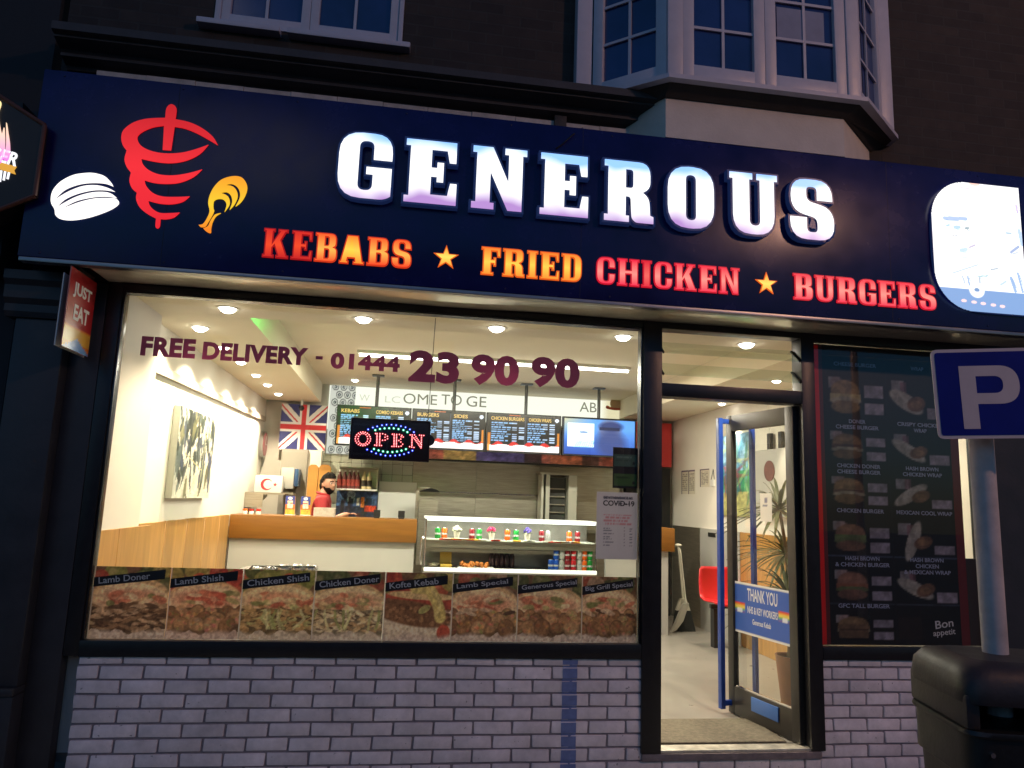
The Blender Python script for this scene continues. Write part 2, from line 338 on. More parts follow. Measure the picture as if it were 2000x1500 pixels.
def sheet(name, art, org, ax, az, w, h, m, parent=None, th=0.003, outline=None, local=False):
    """art on a thin real sheet: org is its lower left corner, ax/az its right/up directions"""
    org, ax, az = Vector(org), Vector(ax).normalized(), Vector(az).normalized(); n = ax.cross(az)
    NX, NY = art.nx, art.ny
    ii = np.arange((NY+1)*(NX+1)).reshape(NY+1, NX+1)
    P = np.array(org)+art.u[..., None]*w*np.array(ax)+art.v[..., None]*h*np.array(az)
    vs = P.reshape(-1, 3); fs = np.stack([ii[:-1, :-1], ii[:-1, 1:], ii[1:, 1:], ii[1:, :-1]], -1).reshape(-1, 4)
    cols = s2l(art.c.reshape(-1, 3))
    if outline is not None:
        cen = vs[fs].mean(1); uv = np.stack([((cen-np.array(org)) @ np.array(ax))/w, ((cen-np.array(org)) @ np.array(az))/h], -1)
        fs = fs[outline(uv[:, 0], uv[:, 1])]
    b = np.array([org-n*th, org+ax*w-n*th, org+ax*w+az*h-n*th, org+az*h-n*th]); f = b+np.array(n)*th*0.98
    k = len(vs); vs = np.vstack([vs, b, f]); cols = np.vstack([cols, np.tile(cols.mean(0), (8, 1))])
    ex = [] if outline is not None else [(k+3, k+2, k+1, k), (k, k+1, k+5, k+4), (k+1, k+2, k+6, k+5), (k+2, k+3, k+7, k+6), (k+3, k, k+4, k+7)]
    p = Vector((0, 0, 0)) if parent is None or local else wloc(parent)
    loc = Vector(vs[:k].mean(0)) if parent is None else p
    me = bpy.data.meshes.new(name); me.from_pydata((vs-np.array(loc)).tolist(), [], fs.tolist()+ex); me.update()
    ca = me.color_attributes.new('Col', 'FLOAT_COLOR', 'POINT'); ca.data.foreach_set('color', np.hstack([cols, np.ones((len(cols), 1))]).astype(np.float32).ravel())
    me.materials.append(m); o = bpy.data.objects.new(name, me); COL.objects.link(o)
    if parent is not None: o.parent = parent
    else: o.location = loc
    return o
# ------------------------------------------------------------------ lettering
_tc = {}
def text_mesh(s, bold=0.0, ext=0.0, space=1.0):
    k = (s, bold, ext, space)
    if k in _tc: return _tc[k]
    c = bpy.data.curves.new('t', 'FONT'); c.body = s; c.size = 1.0; c.offset = bold; c.extrude = 0.5; c.resolution_u = 4; c.space_character = space; c.fill_mode = 'BOTH'
    o = bpy.data.objects.new('t', c); COL.objects.link(o); dg = bpy.context.evaluated_depsgraph_get()
    me = bpy.data.meshes.new_from_object(o.evaluated_get(dg)); bpy.data.objects.remove(o); bpy.data.curves.remove(c)
    v = np.array([p.co[:] for p in me.vertices]); f = [tuple(p.vertices) for p in me.polygons]; bpy.data.meshes.remove(me)
    mn, mx = v.min(0), v.max(0); v = (v-mn)/np.maximum(mx-mn, 1e-6)
    _tc[k] = (v, f, (mx-mn)[0]/(mx-mn)[1]); return _tc[k]
def text(name, s, org, ax, az, w, h, m, parent=None, bold=0.0, depth=0.002, space=1.0, local=False):
    """lettering of width w and height h, its lower left at org, standing depth proud of the sheet it is on"""
    v, f, asp = text_mesh(s, bold, 0, space)
    if w is None: w = h*asp
    org, ax, az = np.array(org, float), np.array(Vector(ax).normalized()), np.array(Vector(az).normalized()); n = np.cross(ax, az)
    P = org+v[:, :1]*w*ax+v[:, 1:2]*h*az+v[:, 2:3]*depth*n
    b = MB(); b.add(P.tolist(), f); return obj(name, b, m, parent, local)
XA, ZA = (1, 0, 0), (0, 0, 1)
def fillet(pts, seg=5):
    out = []; n = len(pts)
    for i, p in enumerate(pts):
        r = p[2] if len(p) > 2 else 0
        c = Vector((p[0], p[1])); a = Vector(pts[i-1][:2]); b = Vector(pts[(i+1) % n][:2])
        if r <= 0: out.append((c.x, c.y)); continue
        u = (a-c); v = (b-c); r = min(r, u.length*0.5 if len(pts[i-1]) > 2 else u.length*0.95, v.length*0.5 if len(pts[(i+1) % n]) > 2 else v.length*0.95)
        u.normalize(); v.normalize(); p0 = c+u*r; p1 = c+v*r
        for k in range(seg+1):
            t = k/seg; q = p0*(1-t)**2+c*2*t*(1-t)*0.85+c*0.3*t*(1-t)*0+p1*t**2
            q = p0*(1-t)**2+c*(2*t*(1-t))+p1*t**2; out.append((q.x, q.y))
    return out
def outline_mesh(contours, depth, offset=0.0):
    """extruded plate from closed outlines in metres (x, z); the face looks to -y and the plate stands on y=0; holes by the even-odd rule"""
    c = bpy.data.curves.new('o', 'CURVE'); c.dimensions = '2D'; c.fill_mode = 'BOTH'; c.extrude = depth/2; c.offset = offset
    for pts in contours:
        sp = c.splines.new('POLY'); sp.points.add(len(pts)-1); sp.use_cyclic_u = True
        for q, p in zip(sp.points, pts): q.co = (p[0], p[1], 0, 1)
    o = bpy.data.objects.new('o', c); COL.objects.link(o); dg = bpy.context.evaluated_depsgraph_get()
    me = bpy.data.meshes.new_from_object(o.evaluated_get(dg)); bpy.data.objects.remove(o); bpy.data.curves.remove(c)
    b = MB(); b.add([(p.co.x, -p.co.z-depth/2, p.co.y) for p in me.vertices], [tuple(p.vertices) for p in me.polygons]); bpy.data.meshes.remove(me); return b
def shift(b, dx=0, dy=0, dz=0): b.v = [(x+dx, y+dy, z+dz) for x, y, z in b.v]; return b
def smooth_closed(pts, k=4):
    """Catmull-Rom through the points"""
    o = []; n = len(pts)
    for i in range(n):
        p0, p1, p2, p3 = (np.array(pts[(i+j-1) % n][:2], float) for j in range(4))
        sharp = len(pts[i]) > 2 or len(pts[(i+1) % n]) > 2
        if sharp and len(pts[i]) > 2: p0 = p1
        if sharp and len(pts[(i+1) % n]) > 2: p3 = p2
        for t in np.linspace(0, 1, k, endpoint=False):
            o.append(tuple(0.5*((2*p1)+(-p0+p2)*t+(2*p0-5*p1+4*p2-p3)*t*t+(-p0+3*p1-3*p2+p3)*t**3)))
    return o
# ================================================================== GROUND
GZ = -0.24
PAVE = mat('paving', (0.16, 0.155, 0.15), 0.85, noise=0.25, nscale=6, bump=0.2, bscale=60)
struct('ground', MB().box(-60, 60, -60, 40, GZ-0.35, GZ-0.13), mat('asphalt', (0.05, 0.05, 0.052), 0.9, noise=0.3, nscale=20, bump=0.3, bscale=90))
struct('pavement', MB().box(-30, 30, -3.6, 0.3, GZ-0.125, GZ), PAVE)
# ================================================================== WHITE BRICK STALL RISERS
BR_W = painted_brick('white_painted_brick', (0.86, 0.79, 0.80))
BR_T = mat('blue_taped_brick', (0.10, 0.20, 0.62), 0.55, noise=0.10, nscale=12, bump=0.2, bscale=45)
MORT = mat('grey_mortar', (0.27, 0.24, 0.26), 0.95, noise=0.2, nscale=30, bump=0.3, bscale=80)
BL, BH, JT = 0.225, 0.075, 0.012
def brick_mesh(w, h, seed):
    r = random.Random(seed); b = MB().rbox(0, w, 0, 0.05, 0, h, 0.006, 2)
    ph = [r.uniform(0, 6.3) for _ in range(4)]
    b.v = [(x+0.0016*math.sin(z*60+ph[0]), y+0.0015*math.sin(x*25+z*40+ph[1]), z+0.0016*math.sin(x*22+ph[2])) for x, y, z in b.v]
    return b.mesh('brick')
_bm = {}
def brick(parent, x0, x1, z0, z1, y=-0.006):
    w, h = round(x1-x0, 3), round(z1-z0, 3)
    key = (w, h, random.randrange(4))
    if key not in _bm: _bm[key] = brick_mesh(w, h, hash(key) % 999)
    me = _bm[key]
    o = bpy.data.objects.new('brick', me); COL.objects.link(o); o.parent = parent
    p = wloc(parent); o.location = (x0-p.x+random.uniform(-.001, .001), y-p.y+random.uniform(-0.002, 0.0015), z0-p.z)
    o.rotation_euler = (random.uniform(-.006, .006), random.uniform(-.004, .004), random.uniform(-.004, .004))
    if not me.materials: me.materials.append(BR_W)
    return o
def riser(xa, xb, ztop, zbot, phase, label, tape=None):
    t = thing('brick_riser', label, 'brick wall', ((xa+xb)/2, 0.05, zbot))
    box('mortar', xa+0.002, xb-0.002, 0.0055, 0.16, zbot, ztop-0.003, MORT, t)
    z_line = 0.45; k = 0
    rows = []
    z1 = ztop-0.002; z0 = z_line+JT/2; rows.append((z0, z1))
    z = z_line
    while z-BH > zbot-0.02: rows.append((z-BH+JT/2, z-JT/2)); z -= BH
    for i, (z0, z1) in enumerate(rows):
        off = phase+(0.0 if i % 2 == 0 else BL/2)
        x = xa-((xa-off) % BL) if (xa-off) % BL else xa
        while x < xb-0.02:
            a, b = max(x+JT/2, xa+0.001), min(x+BL-JT/2, xb-0.001)
            if b-a > 0.03: brick(t, a, b, z0, z1)
            x += BL
    return t
rw = riser(0.0, 3.134, 0.494, GZ, 0.0, 'long white painted brick stall riser under the big shop window')
# a strip of blue paint runs down the bricks: a thin real coat over brick and joint
tz = W(1090, 1285, 0)[0]
b = MB()
zz_ = [(0.4575, 0.4905)]+[(0.45-BH*(k+1)+JT/2, 0.45-BH*k-JT/2) for k in range(9)]
for i, (z0, z1) in enumerate(zz_):
    if z1 < GZ+0.03: break
    z0 = max(z0, GZ+0.003); e0, e1 = 0.002*math.sin(i*2.1), 0.002*math.cos(i*1.7)
    b.box(2.650+e0, 2.738+e1, -0.0098, -0.0070, z0+0.004, z1-0.004); b.box(2.651+e0, 2.737+e1, -0.0015, 0.0052, z1-0.004, z1+JT+0.004)
obj('paint_strip', b, mat('blue_translucent_paint', (0.16, 0.22, 0.44), 0.5, noise=0.2, nscale=25), rw)
riser(4.262, 5.56, 0.494, GZ, 4.262-0.225*0.1, 'short white painted brick stall riser beside the open door')
# ------------------------------------------------------------------ door step
st = thing('door_step', 'painted door step with a worn metal threshold and white brick face', 'step', (3.7, 0.0, GZ))
for i in range(6): brick(st, 3.134+i*BL-0.10+JT/2, min(3.134+(i+1)*BL-0.10-JT/2, 4.26), -0.15+JT/2, -0.075-JT/2)
for i in range(6): brick(st, 3.134+i*BL-0.21+JT/2, min(3.134+(i+1)*BL-0.21-JT/2, 4.26), -0.225+JT/2, -0.15-JT/2)
box('step_core', 3.138, 4.258, 0.006, 0.14, GZ, -0.078, MORT, st)
box('step_slab', 3.13, 4.262, -0.022, 0.14, -0.076, -0.034, mat('step_render', (0.20, 0.17, 0.17), 0.8, noise=0.3, nscale=20, bump=0.2), st, r=0.006)
box('threshold', 3.245, 4.20, -0.012, 0.09, -0.033, -0.018, mat('worn_aluminium', (0.62, 0.6, 0.52), 0.42, metal=0.6, noise=0.35, nscale=12, bump=0.1), st, r=0.003)
# ================================================================== LEFT SHOP WINDOW
GT = 2.516
win = thing('shop_window', 'large black framed shop window with dark red delivery lettering', 'window', (1.57, 0.03, 0.495))
BEAD = mat('dark_anodised_bead', (0.05, 0.05, 0.055), 0.25, metal=0.8)
box('jamb', -0.075, 0.002, -0.015, 0.09, 0.497, 2.56, BLACKMET, win, r=0.004)
box('bead', 0.002, 0.016, -0.004, 0.06, 0.58, GT, BEAD, win, r=0.002)
box('sill', -0.075, 3.134, -0.022, 0.09, 0.4955, 0.579, BLACKMET, win, r=0.004) if False else box('sill', 0.003, 3.124, -0.022, 0.09, 0.4955, 0.579, BLACKMET, win, r=0.004)
box('head', 0.003, 3.124, -0.015, 0.09, GT, 2.558, BLACKMET, win, r=0.004)
box('bead', 0.016, 3.112, -0.006, 0.06, GT-0.008, GT-0.001, BEAD, win)
box('mullion', 3.125, 3.246, -0.024, 0.10, -0.032, 2.558, BLACKMET, win, r=0.004)
box('bead', 3.112, 3.1245, -0.004, 0.06, 0.58, GT-0.009, BEAD, win)
box('glass_pane', 0.017, 3.111, 0.018, 0.026, 0.5795, GT-0.009, GLASS, win)
VIN = bpy.data.materials.new('red_window_vinyl'); VIN.use_nodes = True
_nt = VIN.node_tree; _b = _nt.nodes['Principled BSDF']; _b.inputs['Base Color'].default_value = (0.36, 0.16, 0.26, 1); _b.inputs['Roughness'].default_value = 0.35
_t = _nt.nodes.new('ShaderNodeBsdfTranslucent'); _t.inputs[0].default_value = (0.42, 0.14, 0.24, 1); _x = _nt.nodes.new('ShaderNodeMixShader'); _x.inputs[0].default_value = 0.55
_nt.links.new(_b.outputs[0], _x.inputs[1]); _nt.links.new(_t.outputs[0], _x.inputs[2]); _nt.links.new(_x.outputs[0], _nt.nodes['Material Output'].inputs[0])
VRED = mat('red_vinyl_edge', (0.45, 0.02, 0.05), 0.4)
def vinyl(s, x0, x1, z0, z1, bold=0.05, space=1.06):
    e = 0.004
    text('window_lettering', s, (x0, 0.0164, z0), XA, ZA, x1-x0, z1-z0, VIN, win, bold, 0.0006, space)
vinyl('FREE', 0.125, 0.425, 2.148, 2.262); vinyl('DELIVERY', 0.465, 1.062, 2.146, 2.252, 0.05)
vinyl('-', 1.108, 1.148, 2.188, 2.208, 0.02); vinyl('01444', 1.195, 1.604, 2.138, 2.236, 0.05, 1.1)
vinyl('23', 1.660, 1.965, 2.086, 2.284, 0.055); vinyl('90', 2.037, 2.335, 2.090, 2.284, 0.055); vinyl('90', 2.412, 2.720, 2.098, 2.292, 0.055)
# ================================================================== DOORWAY
dw = thing('door_frame', 'black metal doorway frame with two glass louvre blades above', 'door frame', (3.72, 0.03, -0.033))
box('door_jamb', 4.196, 4.288, -0.020, 0.10, -0.032, 2.558, BLACKMET, dw, r=0.004)
box('head_rail', 3.2465, 4.1955, -0.015, 0.09, 2.520, 2.558, BLACKMET, dw, r=0.003)
box('transom', 3.2465, 4.1955, -0.018, 0.095, 2.082, 2.168, BLACKMET, dw, r=0.004)
for zc in (2.405, 2.265):
    lv = MB(); a = math.radians(38); hw = 0.075
    lv.add([(3.262, 0.035-hw*math.cos(a), zc-hw*math.sin(a)), (4.182, 0.035-hw*math.cos(a), zc-hw*math.sin(a)), (4.182, 0.035+hw*math.cos(a), zc+hw*math.sin(a)), (3.262, 0.035+hw*math.cos(a), zc+hw*math.sin(a)),
            (3.262, 0.035-hw*math.cos(a), zc-hw*math.sin(a)+0.006), (4.182, 0.035-hw*math.cos(a), zc-hw*math.sin(a)+0.006), (4.182, 0.035+hw*math.cos(a), zc+hw*math.sin(a)+0.006), (3.262, 0.035+hw*math.cos(a), zc+hw*math.sin(a)+0.006)],
           [(0, 3, 2, 1), (4, 5, 6, 7), (0, 1, 5, 4), (1, 2, 6, 5), (2, 3, 7, 6), (3, 0, 4, 7)])
    lo = obj('louvre_blade', lv, glass_mat('louvre_glass', (0.86, 0.9, 0.86), 1.0), dw)
    for xx in (3.255, 4.187):
        c = MB(); c.cyl((xx, 0.035-0.055, zc-0.042), (xx, 0.035+0.055, zc+0.044), 0.008, n=6); obj('clip', c, BLACKPL, lo)
# the open leaf, hinged at the far jamb
H0 = Vector((4.178, 0.045, 0)); F0 = Vector((4.045, 0.755, 0)); dl = (F0-H0).length; rz = math.atan2((F0-H0).y, (F0-H0).x)
door = thing('shop_door', 'black framed glass door standing open inwards with blue pull handle', 'door', (H0.x, H0.y, -0.012), rz)
DFR = mat('door_frame_paint', (0.030, 0.028, 0.026), 0.38, noise=0.25, nscale=15)
DBL = mat('blue_handle_paint', (0.015, 0.055, 0.30), 0.35, noise=0.1, nscale=10)
DH = 2.088
def dbox(n, x0, x1, y0, y1, z0, z1, m, p=door, r=0.003): return box(n, x0, x1, y0, y1, z0, z1, m, p, r, local=True)
dbox('hinge_stile', 0.0, 0.075, -0.022, 0.022, 0, DH, DFR); dbox('lock_stile', dl-0.065, dl, -0.022, 0.022, 0, DH, DFR)
dbox('top_rail', 0.0752, dl-0.0652, -0.021, 0.021, DH-0.115, DH, DFR); dbox('bottom_rail', 0.0752, dl-0.0652, -0.021, 0.021, 0, 0.185, DFR)
dbox('glass_pane', 0.0755, dl-0.0655, -0.004, 0.004, 0.1855, DH-0.1155, GLASS, r=0)
dbox('glazing_bead', 0.0755, dl-0.0655, 0.004, 0.012, 0.1855, 0.197, CHROME, r=0)
# blue pull bars on both faces, running the height of the leaf
for sgn in (1,):
    h = MB(); y0 = 0.022*sgn; yy = sorted((y0+0.055*sgn, y0+0.09*sgn)); xx = dl-0.045
    h.rbox(xx, xx+0.04, yy[0], yy[1], 0.03, DH-0.02, 0.004)
    ho = obj('pull_handle', h, DBL, door, local=True)
    for zz in (0.05, DH-0.06):
        y2 = sorted((y0, y0+0.07*sgn)); g = MB().rbox(xx+0.004, xx+0.036, y2[0], y2[1], zz, zz+0.035, 0.003); obj('handle_bracket', g, DBL, ho, local=True)
h = MB(); h.rbox(dl-0.20, dl-0.165, -0.085, -0.055, 0.03, DH-0.02, 0.004); obj('pull_handle', h, DBL, door, local=True)
dbox('kick_plate', 0.19, 0.46, 0.0222, 0.032, 0.075, 0.165, mat('blue_plate', (0.05, 0.14, 0.42), 0.35), r=0.003)
# ================================================================== RIGHT WINDOW
rwn = thing('side_window', 'narrow black framed window beside the door behind the parking sign', 'window', (4.86, 0.03, 0.495))
box('sill', 4.2885, 5.56, -0.022, 0.09, 0.4955, 0.572, BLACKMET, rwn, r=0.004)
box('head', 4.2885, 5.56, -0.015, 0.09, 2.505, 2.558, BLACKMET, rwn, r=0.004)
box('jamb', 5.455, 5.56, -0.018, 0.092, 0.573, 2.504, BLACKMET, rwn, r=0.004)
box('glass_pane', 4.289, 5.454, 0.018, 0.026, 0.5725, 2.5045, GLASS, rwn)
# ================================================================== FASCIA
FY = -0.36
fas = thing('fascia_sign', 'wide navy shop fascia with lit white name and kebab logo', 'shop sign', (2.6, FY+0.1, 2.555))
box('panel', -0.405, 6.05, FY, FY+0.05, 2.575, 3.64, NAVY, fas, r=0.004)
box('return_panel', -0.404, -0.36, FY+0.0505, -0.03, 2.58, 3.62, NAVY, fas)
box('top_cover', -0.35, 6.05, FY+0.051, -0.02, 3.575, 3.60, mat('lead_grey', (0.12, 0.12, 0.13), 0.7, noise=0.2), fas)
TRIM = mat('brushed_trim', (0.30, 0.29, 0.30), 0.35, metal=0.85, noise=0.2, nscale=4)
box('bottom_trim', -0.40, 6.05, FY+0.004, FY+0.06, 2.552, 2.5745, TRIM, fas, r=0.003)
# soffit: a sheet of pale metal, bowed a little between its fixings
sof = MB(); N = 64; xs = np.linspace(-0.08, 6.05, N)
for i in range(N-1):
    def zz(x, j): return 2.562+(0.006*math.sin(x*2.6)+0.004*math.sin(x*5.3+1))*(1-abs(j-0.5)*1.2)
    for j in range(6):
        a, b_ = j/6, (j+1)/6; ya, yb = FY+0.06+a*0.285, FY+0.06+b_*0.285
        sof.add([(xs[i], ya, zz(xs[i], a)), (xs[i], yb, zz(xs[i], b_)), (xs[i+1], yb, zz(xs[i+1], b_)), (xs[i+1], ya, zz(xs[i+1], a))], [(0, 1, 2, 3)], True)
obj('soffit', sof, mat('pale_soffit', (0.96, 0.90, 0.78), 0.20, metal=0.55, noise=0.06, nscale=3), fas)
for xx in (W(326, 400, FY)[0], 2.62, 4.62): box('panel_seam', xx-0.0012, xx+0.0012, FY-0.0006, FY+0.01, 2.58, 3.635, mat('seam_dark', (0.003, 0.003, 0.02), 0.6), fas)
scr = MB()
for xx in np.arange(-0.3, 6.0, 0.62):
    for zz in (2.60, 3.61): scr.sphere((xx, FY-0.001, zz), 0.0055, 8, 5, (1, .5, 1))
obj('screws', scr, mat('screw_navy', (0.03, 0.03, 0.08), 0.3, metal=0.6), fas)['kind'] = 'stuff'
obj('cable', MB().tube([tuple(W(1138, 250, -0.2)), tuple(W(1120, 262, FY-0.02)), tuple(W(1098, 282, FY-0.008)), tuple(W(1086, 290, FY-0.004))], 0.004, 6), BLACKPL, fas)
# slab letters -------------------------------------------------------
GL = {
'G': ([[(.80,.60),(.80,1,.28),(0,1,.34),(0,0,.34),(.72,0,.2),(.80,.06),(.80,.48),(.42,.48),(.42,.37),(.52,.37),(.52,.12,.1),(.30,.12,.1),(.30,.88,.1),(.52,.88,.1),(.52,.60)]], .80),
'E': ([[(0,0),(.80,0),(.80,.34),(.70,.34),(.66,.14),(.40,.14),(.40,.43),(.49,.43),(.49,.35),(.59,.35),(.59,.66),(.49,.66),(.49,.57),(.40,.57),(.40,.86),(.64,.86),(.68,.67),(.78,.67),(.78,1),(0,1),(0,.9),(.07,.9),(.07,.1),(0,.1)]], .80),
'N': ([[(0,0),(.38,0),(.38,.1),(.31,.1),(.31,.6),(.62,0),(.86,0),(.86,.9),(.93,.9),(.93,1),(.55,1),(.55,.9),(.62,.9),(.62,.45),(.34,1),(0,1),(0,.9),(.07,.9),(.07,.1),(0,.1)]], .93),
'R': ([[(0,0),(.45,0),(.45,.1),(.39,.1),(.39,.42),(.48,.42,.05),(.50,.06,.05),(.58,0,.04),(.90,0),(.90,.11),(.84,.13),(.82,.42,.1),(.70,.5),(.84,.58,.1),(.84,1,.26),(0,1),(0,.9),(.07,.9),(.07,.1),(0,.1)],[(.39,.56),(.53,.56,.06),(.53,.87,.06),(.39,.87)]], .90),
'O': ([[(0,0,.36),(.80,0,.36),(.80,1,.36),(0,1,.36)],[(.31,.13,.09),(.49,.13,.09),(.49,.87,.09),(.31,.87,.09)]], .80),
'U': ([[(0,1),(.42,1),(.42,.9),(.36,.9),(.36,.14,.1),(.56,.14,.1),(.56,.9),(.50,.9),(.50,1),(.88,1),(.88,.9),(.82,.9),(.82,0,.32),(.06,0,.32),(.06,.9),(0,.9)]], .88),
'S': ([[(.78,.66),(.78,1,.30),(.02,1,.32),(.02,.46,.24),(.50,.36,.1),(.50,.12,.08),(.30,.12,.08),(.30,.36),(0,.36),(0,0,.30),(.80,0,.32),(.80,.53,.24),(.30,.64,.1),(.30,.88,.08),(.50,.88,.08),(.50,.66)]], .80),
'A': ([[(0,0),(.36,0),(.36,.1),(.31,.1),(.33,.2),(.58,.2),(.60,.1),(.54,.1),(.54,0),(.97,0),(.97,.1),(.91,.1),(.70,1),(.26,1),(.05,.1),(0,.1)],[(.37,.35),(.54,.35),(.455,.78)]], .97),
'B': ([[(0,0),(.86,0,.24),(.86,.48,.16),(.74,.52),(.82,.56,.12),(.82,1,.24),(0,1),(0,.9),(.07,.9),(.07,.1),(0,.1)],[(.39,.13),(.53,.13,.06),(.53,.44,.06),(.39,.44)],[(.39,.58),(.51,.58,.05),(.51,.87,.05),(.39,.87)]], .86),
'C': ([[(.80,.60),(.80,1,.30),(0,1,.34),(0,0,.34),(.80,0,.30),(.80,.40),(.52,.40),(.52,.12,.1),(.30,.12,.1),(.30,.88,.1),(.52,.88,.1),(.52,.60)]], .80),
'D': ([[(0,0),(.84,0,.34),(.84,1,.34),(0,1),(0,.9),(.07,.9),(.07,.1),(0,.1)],[(.38,.13),(.53,.13,.1),(.53,.87,.1),(.38,.87)]], .84),
'F': ([[(0,0),(.50,0),(.50,.1),(.41,.1),(.41,.41),(.50,.41),(.50,.33),(.60,.33),(.60,.64),(.50,.64),(.50,.56),(.41,.56),(.41,.86),(.62,.86),(.66,.66),(.78,.66),(.78,1),(0,1),(0,.9),(.07,.9),(.07,.1),(0,.1)]], .78),
'H': ([[(0,0),(.42,0),(.42,.1),(.36,.1),(.36,.43),(.58,.43),(.58,.1),(.52,.1),(.52,0),(.94,0),(.94,.1),(.88,.1),(.88,.9),(.94,.9),(.94,1),(.52,1),(.52,.9),(.58,.9),(.58,.58),(.36,.58),(.36,.9),(.42,.9),(.42,1),(0,1),(0,.9),(.06,.9),(.06,.1),(0,.1)]], .94),
'I': ([[(0,0),(.44,0),(.44,.1),(.37,.1),(.37,.9),(.44,.9),(.44,1),(0,1),(0,.9),(.07,.9),(.07,.1),(0,.1)]], .44),
'K': ([[(0,0),(.42,0),(.42,.1),(.36,.1),(.36,.34),(.42,.42),(.56,.1),(.50,.1),(.50,0),(.97,0),(.97,.1),(.91,.1),(.67,.62),(.83,.9),(.91,.9),(.91,1),(.54,1),(.54,.9),(.58,.9),(.36,.55),(.36,.9),(.42,.9),(.42,1),(0,1),(0,.9),(.06,.9),(.06,.1),(0,.1)]], .97),
}
def glyph(ch, w, h): 
    cs, gw = GL[ch]; return [[(x*w/gw, y*h) for x, y in fillet(c)] for c in cs]
RIM = mat('letter_return', (0.02, 0.035, 0.10), 0.35, emit=(0.05, 0.12, 0.5), estr=0.09)
LW = emis_grad('lit_white_acrylic', lin('#8fc0ff'), lin('#ffffff'), lin('#a982c0'), 1.35, 0.34, (0.24, 0.82))
LX = [('G', 661, 765), ('E', 790, 891), ('N', 920, 1025), ('E', 1052, 1145), ('R', 1176, 1271), ('O', 1299, 1388), ('U', 1419, 1511), ('S', 1536, 1620)]
for ch, xa, xb in LX:
    zb, zt = 3.052, 3.432
    cx = (xa+xb)/2; x0, x1 = W(xa, 375+0.105*(cx-1000), FY)[0], W(xb, 375+0.105*(cx-1000), FY)[0]
    if ch in 'GOUS': zb -= 0.004; zt += 0.006
    g = glyph(ch, x1-x0, zt-zb)
    L = obj('sign_letter', shift(outline_mesh(g, 0.045, 0.013), x0, FY, zb), RIM, fas)
    obj('letter_face', shift(outline_mesh(g, 0.004), x0, FY-0.0455, zb), LW, L)
EM_ORANGE = emis_grad('lit_orange', lin('#ff5a1c'), lin('#ffb04a'), lin('#f23a10'), 1.15, 0.12)
EM_RED0 = emis_grad('lit_deep_red', lin('#e02612'), lin('#ff4a18'), lin('#d42010'), 0.95, 0.12)
EM_YEL = emis_grad('lit_amber', lin('#ff7a20'), lin('#ffc848'), lin('#ff8c28'), 1.2, 0.12)
EM_PINK = emis_grad('lit_pink_red', lin('#ee1c3c'), lin('#ff8c80'), lin('#f02848'), 1.2, 0.12)
EM_RED2 = emis_grad('lit_red', lin('#ec1a30'), lin('#ff6a60'), lin('#f02038'), 0.95, 0.12)
EDGE = {k: emis('lit_edge_'+k, lin(c), s) for k, c, s in (('red', '#b80a08', 0.75), ('orange', '#e83a08', 0.8), ('amber', '#f26010', 0.9), ('pink', '#d80828', 0.85))}
def word(s, xa, xb, mats, gap=0.014):
    z0, z1 = 2.672, 2.838
    x0, x1 = W(xa, 500+0.085*(xa-600), FY)[0], W(xb, 500+0.085*(xb-600), FY)[0]
    tot = sum(GL[c][1] for c in s); sc = (x1-x0-gap*(len(s)-1))/tot; x = x0
    for i, c in enumerate(s):
        w = GL[c][1]*sc; g = glyph(c, w, z1-z0); fm, em = mats(i)
        L = obj('lit_letter', shift(outline_mesh(g, 0.008, 0.0015), x, FY, z0), em, fas)
        obj('letter_face', shift(outline_mesh(g, 0.002, -0.0055), x, FY-0.0085, z0), fm, L); x += w+gap
word('KEBABS', 513, 803, lambda i: (EM_RED0, EDGE['red']) if i < 2 else (EM_YEL if i == 3 else EM_ORANGE, EDGE['orange']))
word('FRIED', 939, 1135, lambda i: (EM_YEL, EDGE['amber']))
word('CHICKEN', 1164, 1444, lambda i: (EM_RED2 if i == 2 else EM_PINK, EDGE['pink']))
word('BURGERS', 1549, 1828, lambda i: (EM_PINK, EDGE['pink']))
STARM = emis_grad('lit_star', lin('#ff8a20'), lin('#ffe060'), lin('#ff9a30'), 1.1, 0.1)
for sx, sy in ((871, 504), (1496, 555)):
    c = W(sx, sy, FY); pts = []
    for k in range(10):
        r = 0.071 if k % 2 == 0 else 0.028; a = math.pi/2+k*math.pi/5; pts.append((r*math.cos(a), r*math.sin(a)))
    L = obj('star', shift(outline_mesh([pts], 0.008, 0.0015), c[0], FY, c[2]), EDGE['amber'], fas)
    obj('star_face', shift(outline_mesh([pts], 0.002, -0.003), c[0], FY-0.0085, c[2]), STARM, L)
def zl(pts):
    o = []
    for p in pts:
        q = W(80+p[0]/4.762, 190+p[1]/4.762, FY); o.append((q[0], q[2])+((1,) if len(p) > 2 else ()))
    return o
KEB = [(1170,105),(1215,68),(1262,105),(1253,208,1),(1380,235),(1500,290),(1600,370),(1648,450,1),(1560,398),(1450,338),(1340,295),(1245,278,1),(1212,497,1),(1135,492,1),(1147,268,1),(1040,285),(940,330),(898,380),(930,450),(1020,500),(1150,525),(1300,520),(1430,490),(1560,445,1),(1480,530),(1360,590),(1220,615),(1080,605),(935,575,1),(950,625),(1005,680),(1100,720),(1230,730),(1370,710),(1500,675,1),(1420,745),(1300,795),(1180,808),(1060,800),(965,775,1),(980,825),(1040,890),(1130,925),(1260,930),(1385,925,1),(1320,975),(1220,997),(1110,992),(1000,965,1),(1015,1010),(1060,1055),(1120,1080),(1210,1080),(1292,1075,1),(1240,1120),(1170,1137),(1114,1135,1),(1108,1200),(1088,1222),(1068,1205),(1073,1130,1),(990,1085),(920,1025),(888,950),(895,890,1),(850,850),(826,780),(840,705,1),(800,650),(780,580),(800,500,1),(765,450),(750,380),(770,310),(850,245),(950,210),(1050,198),(1158,195,1)]
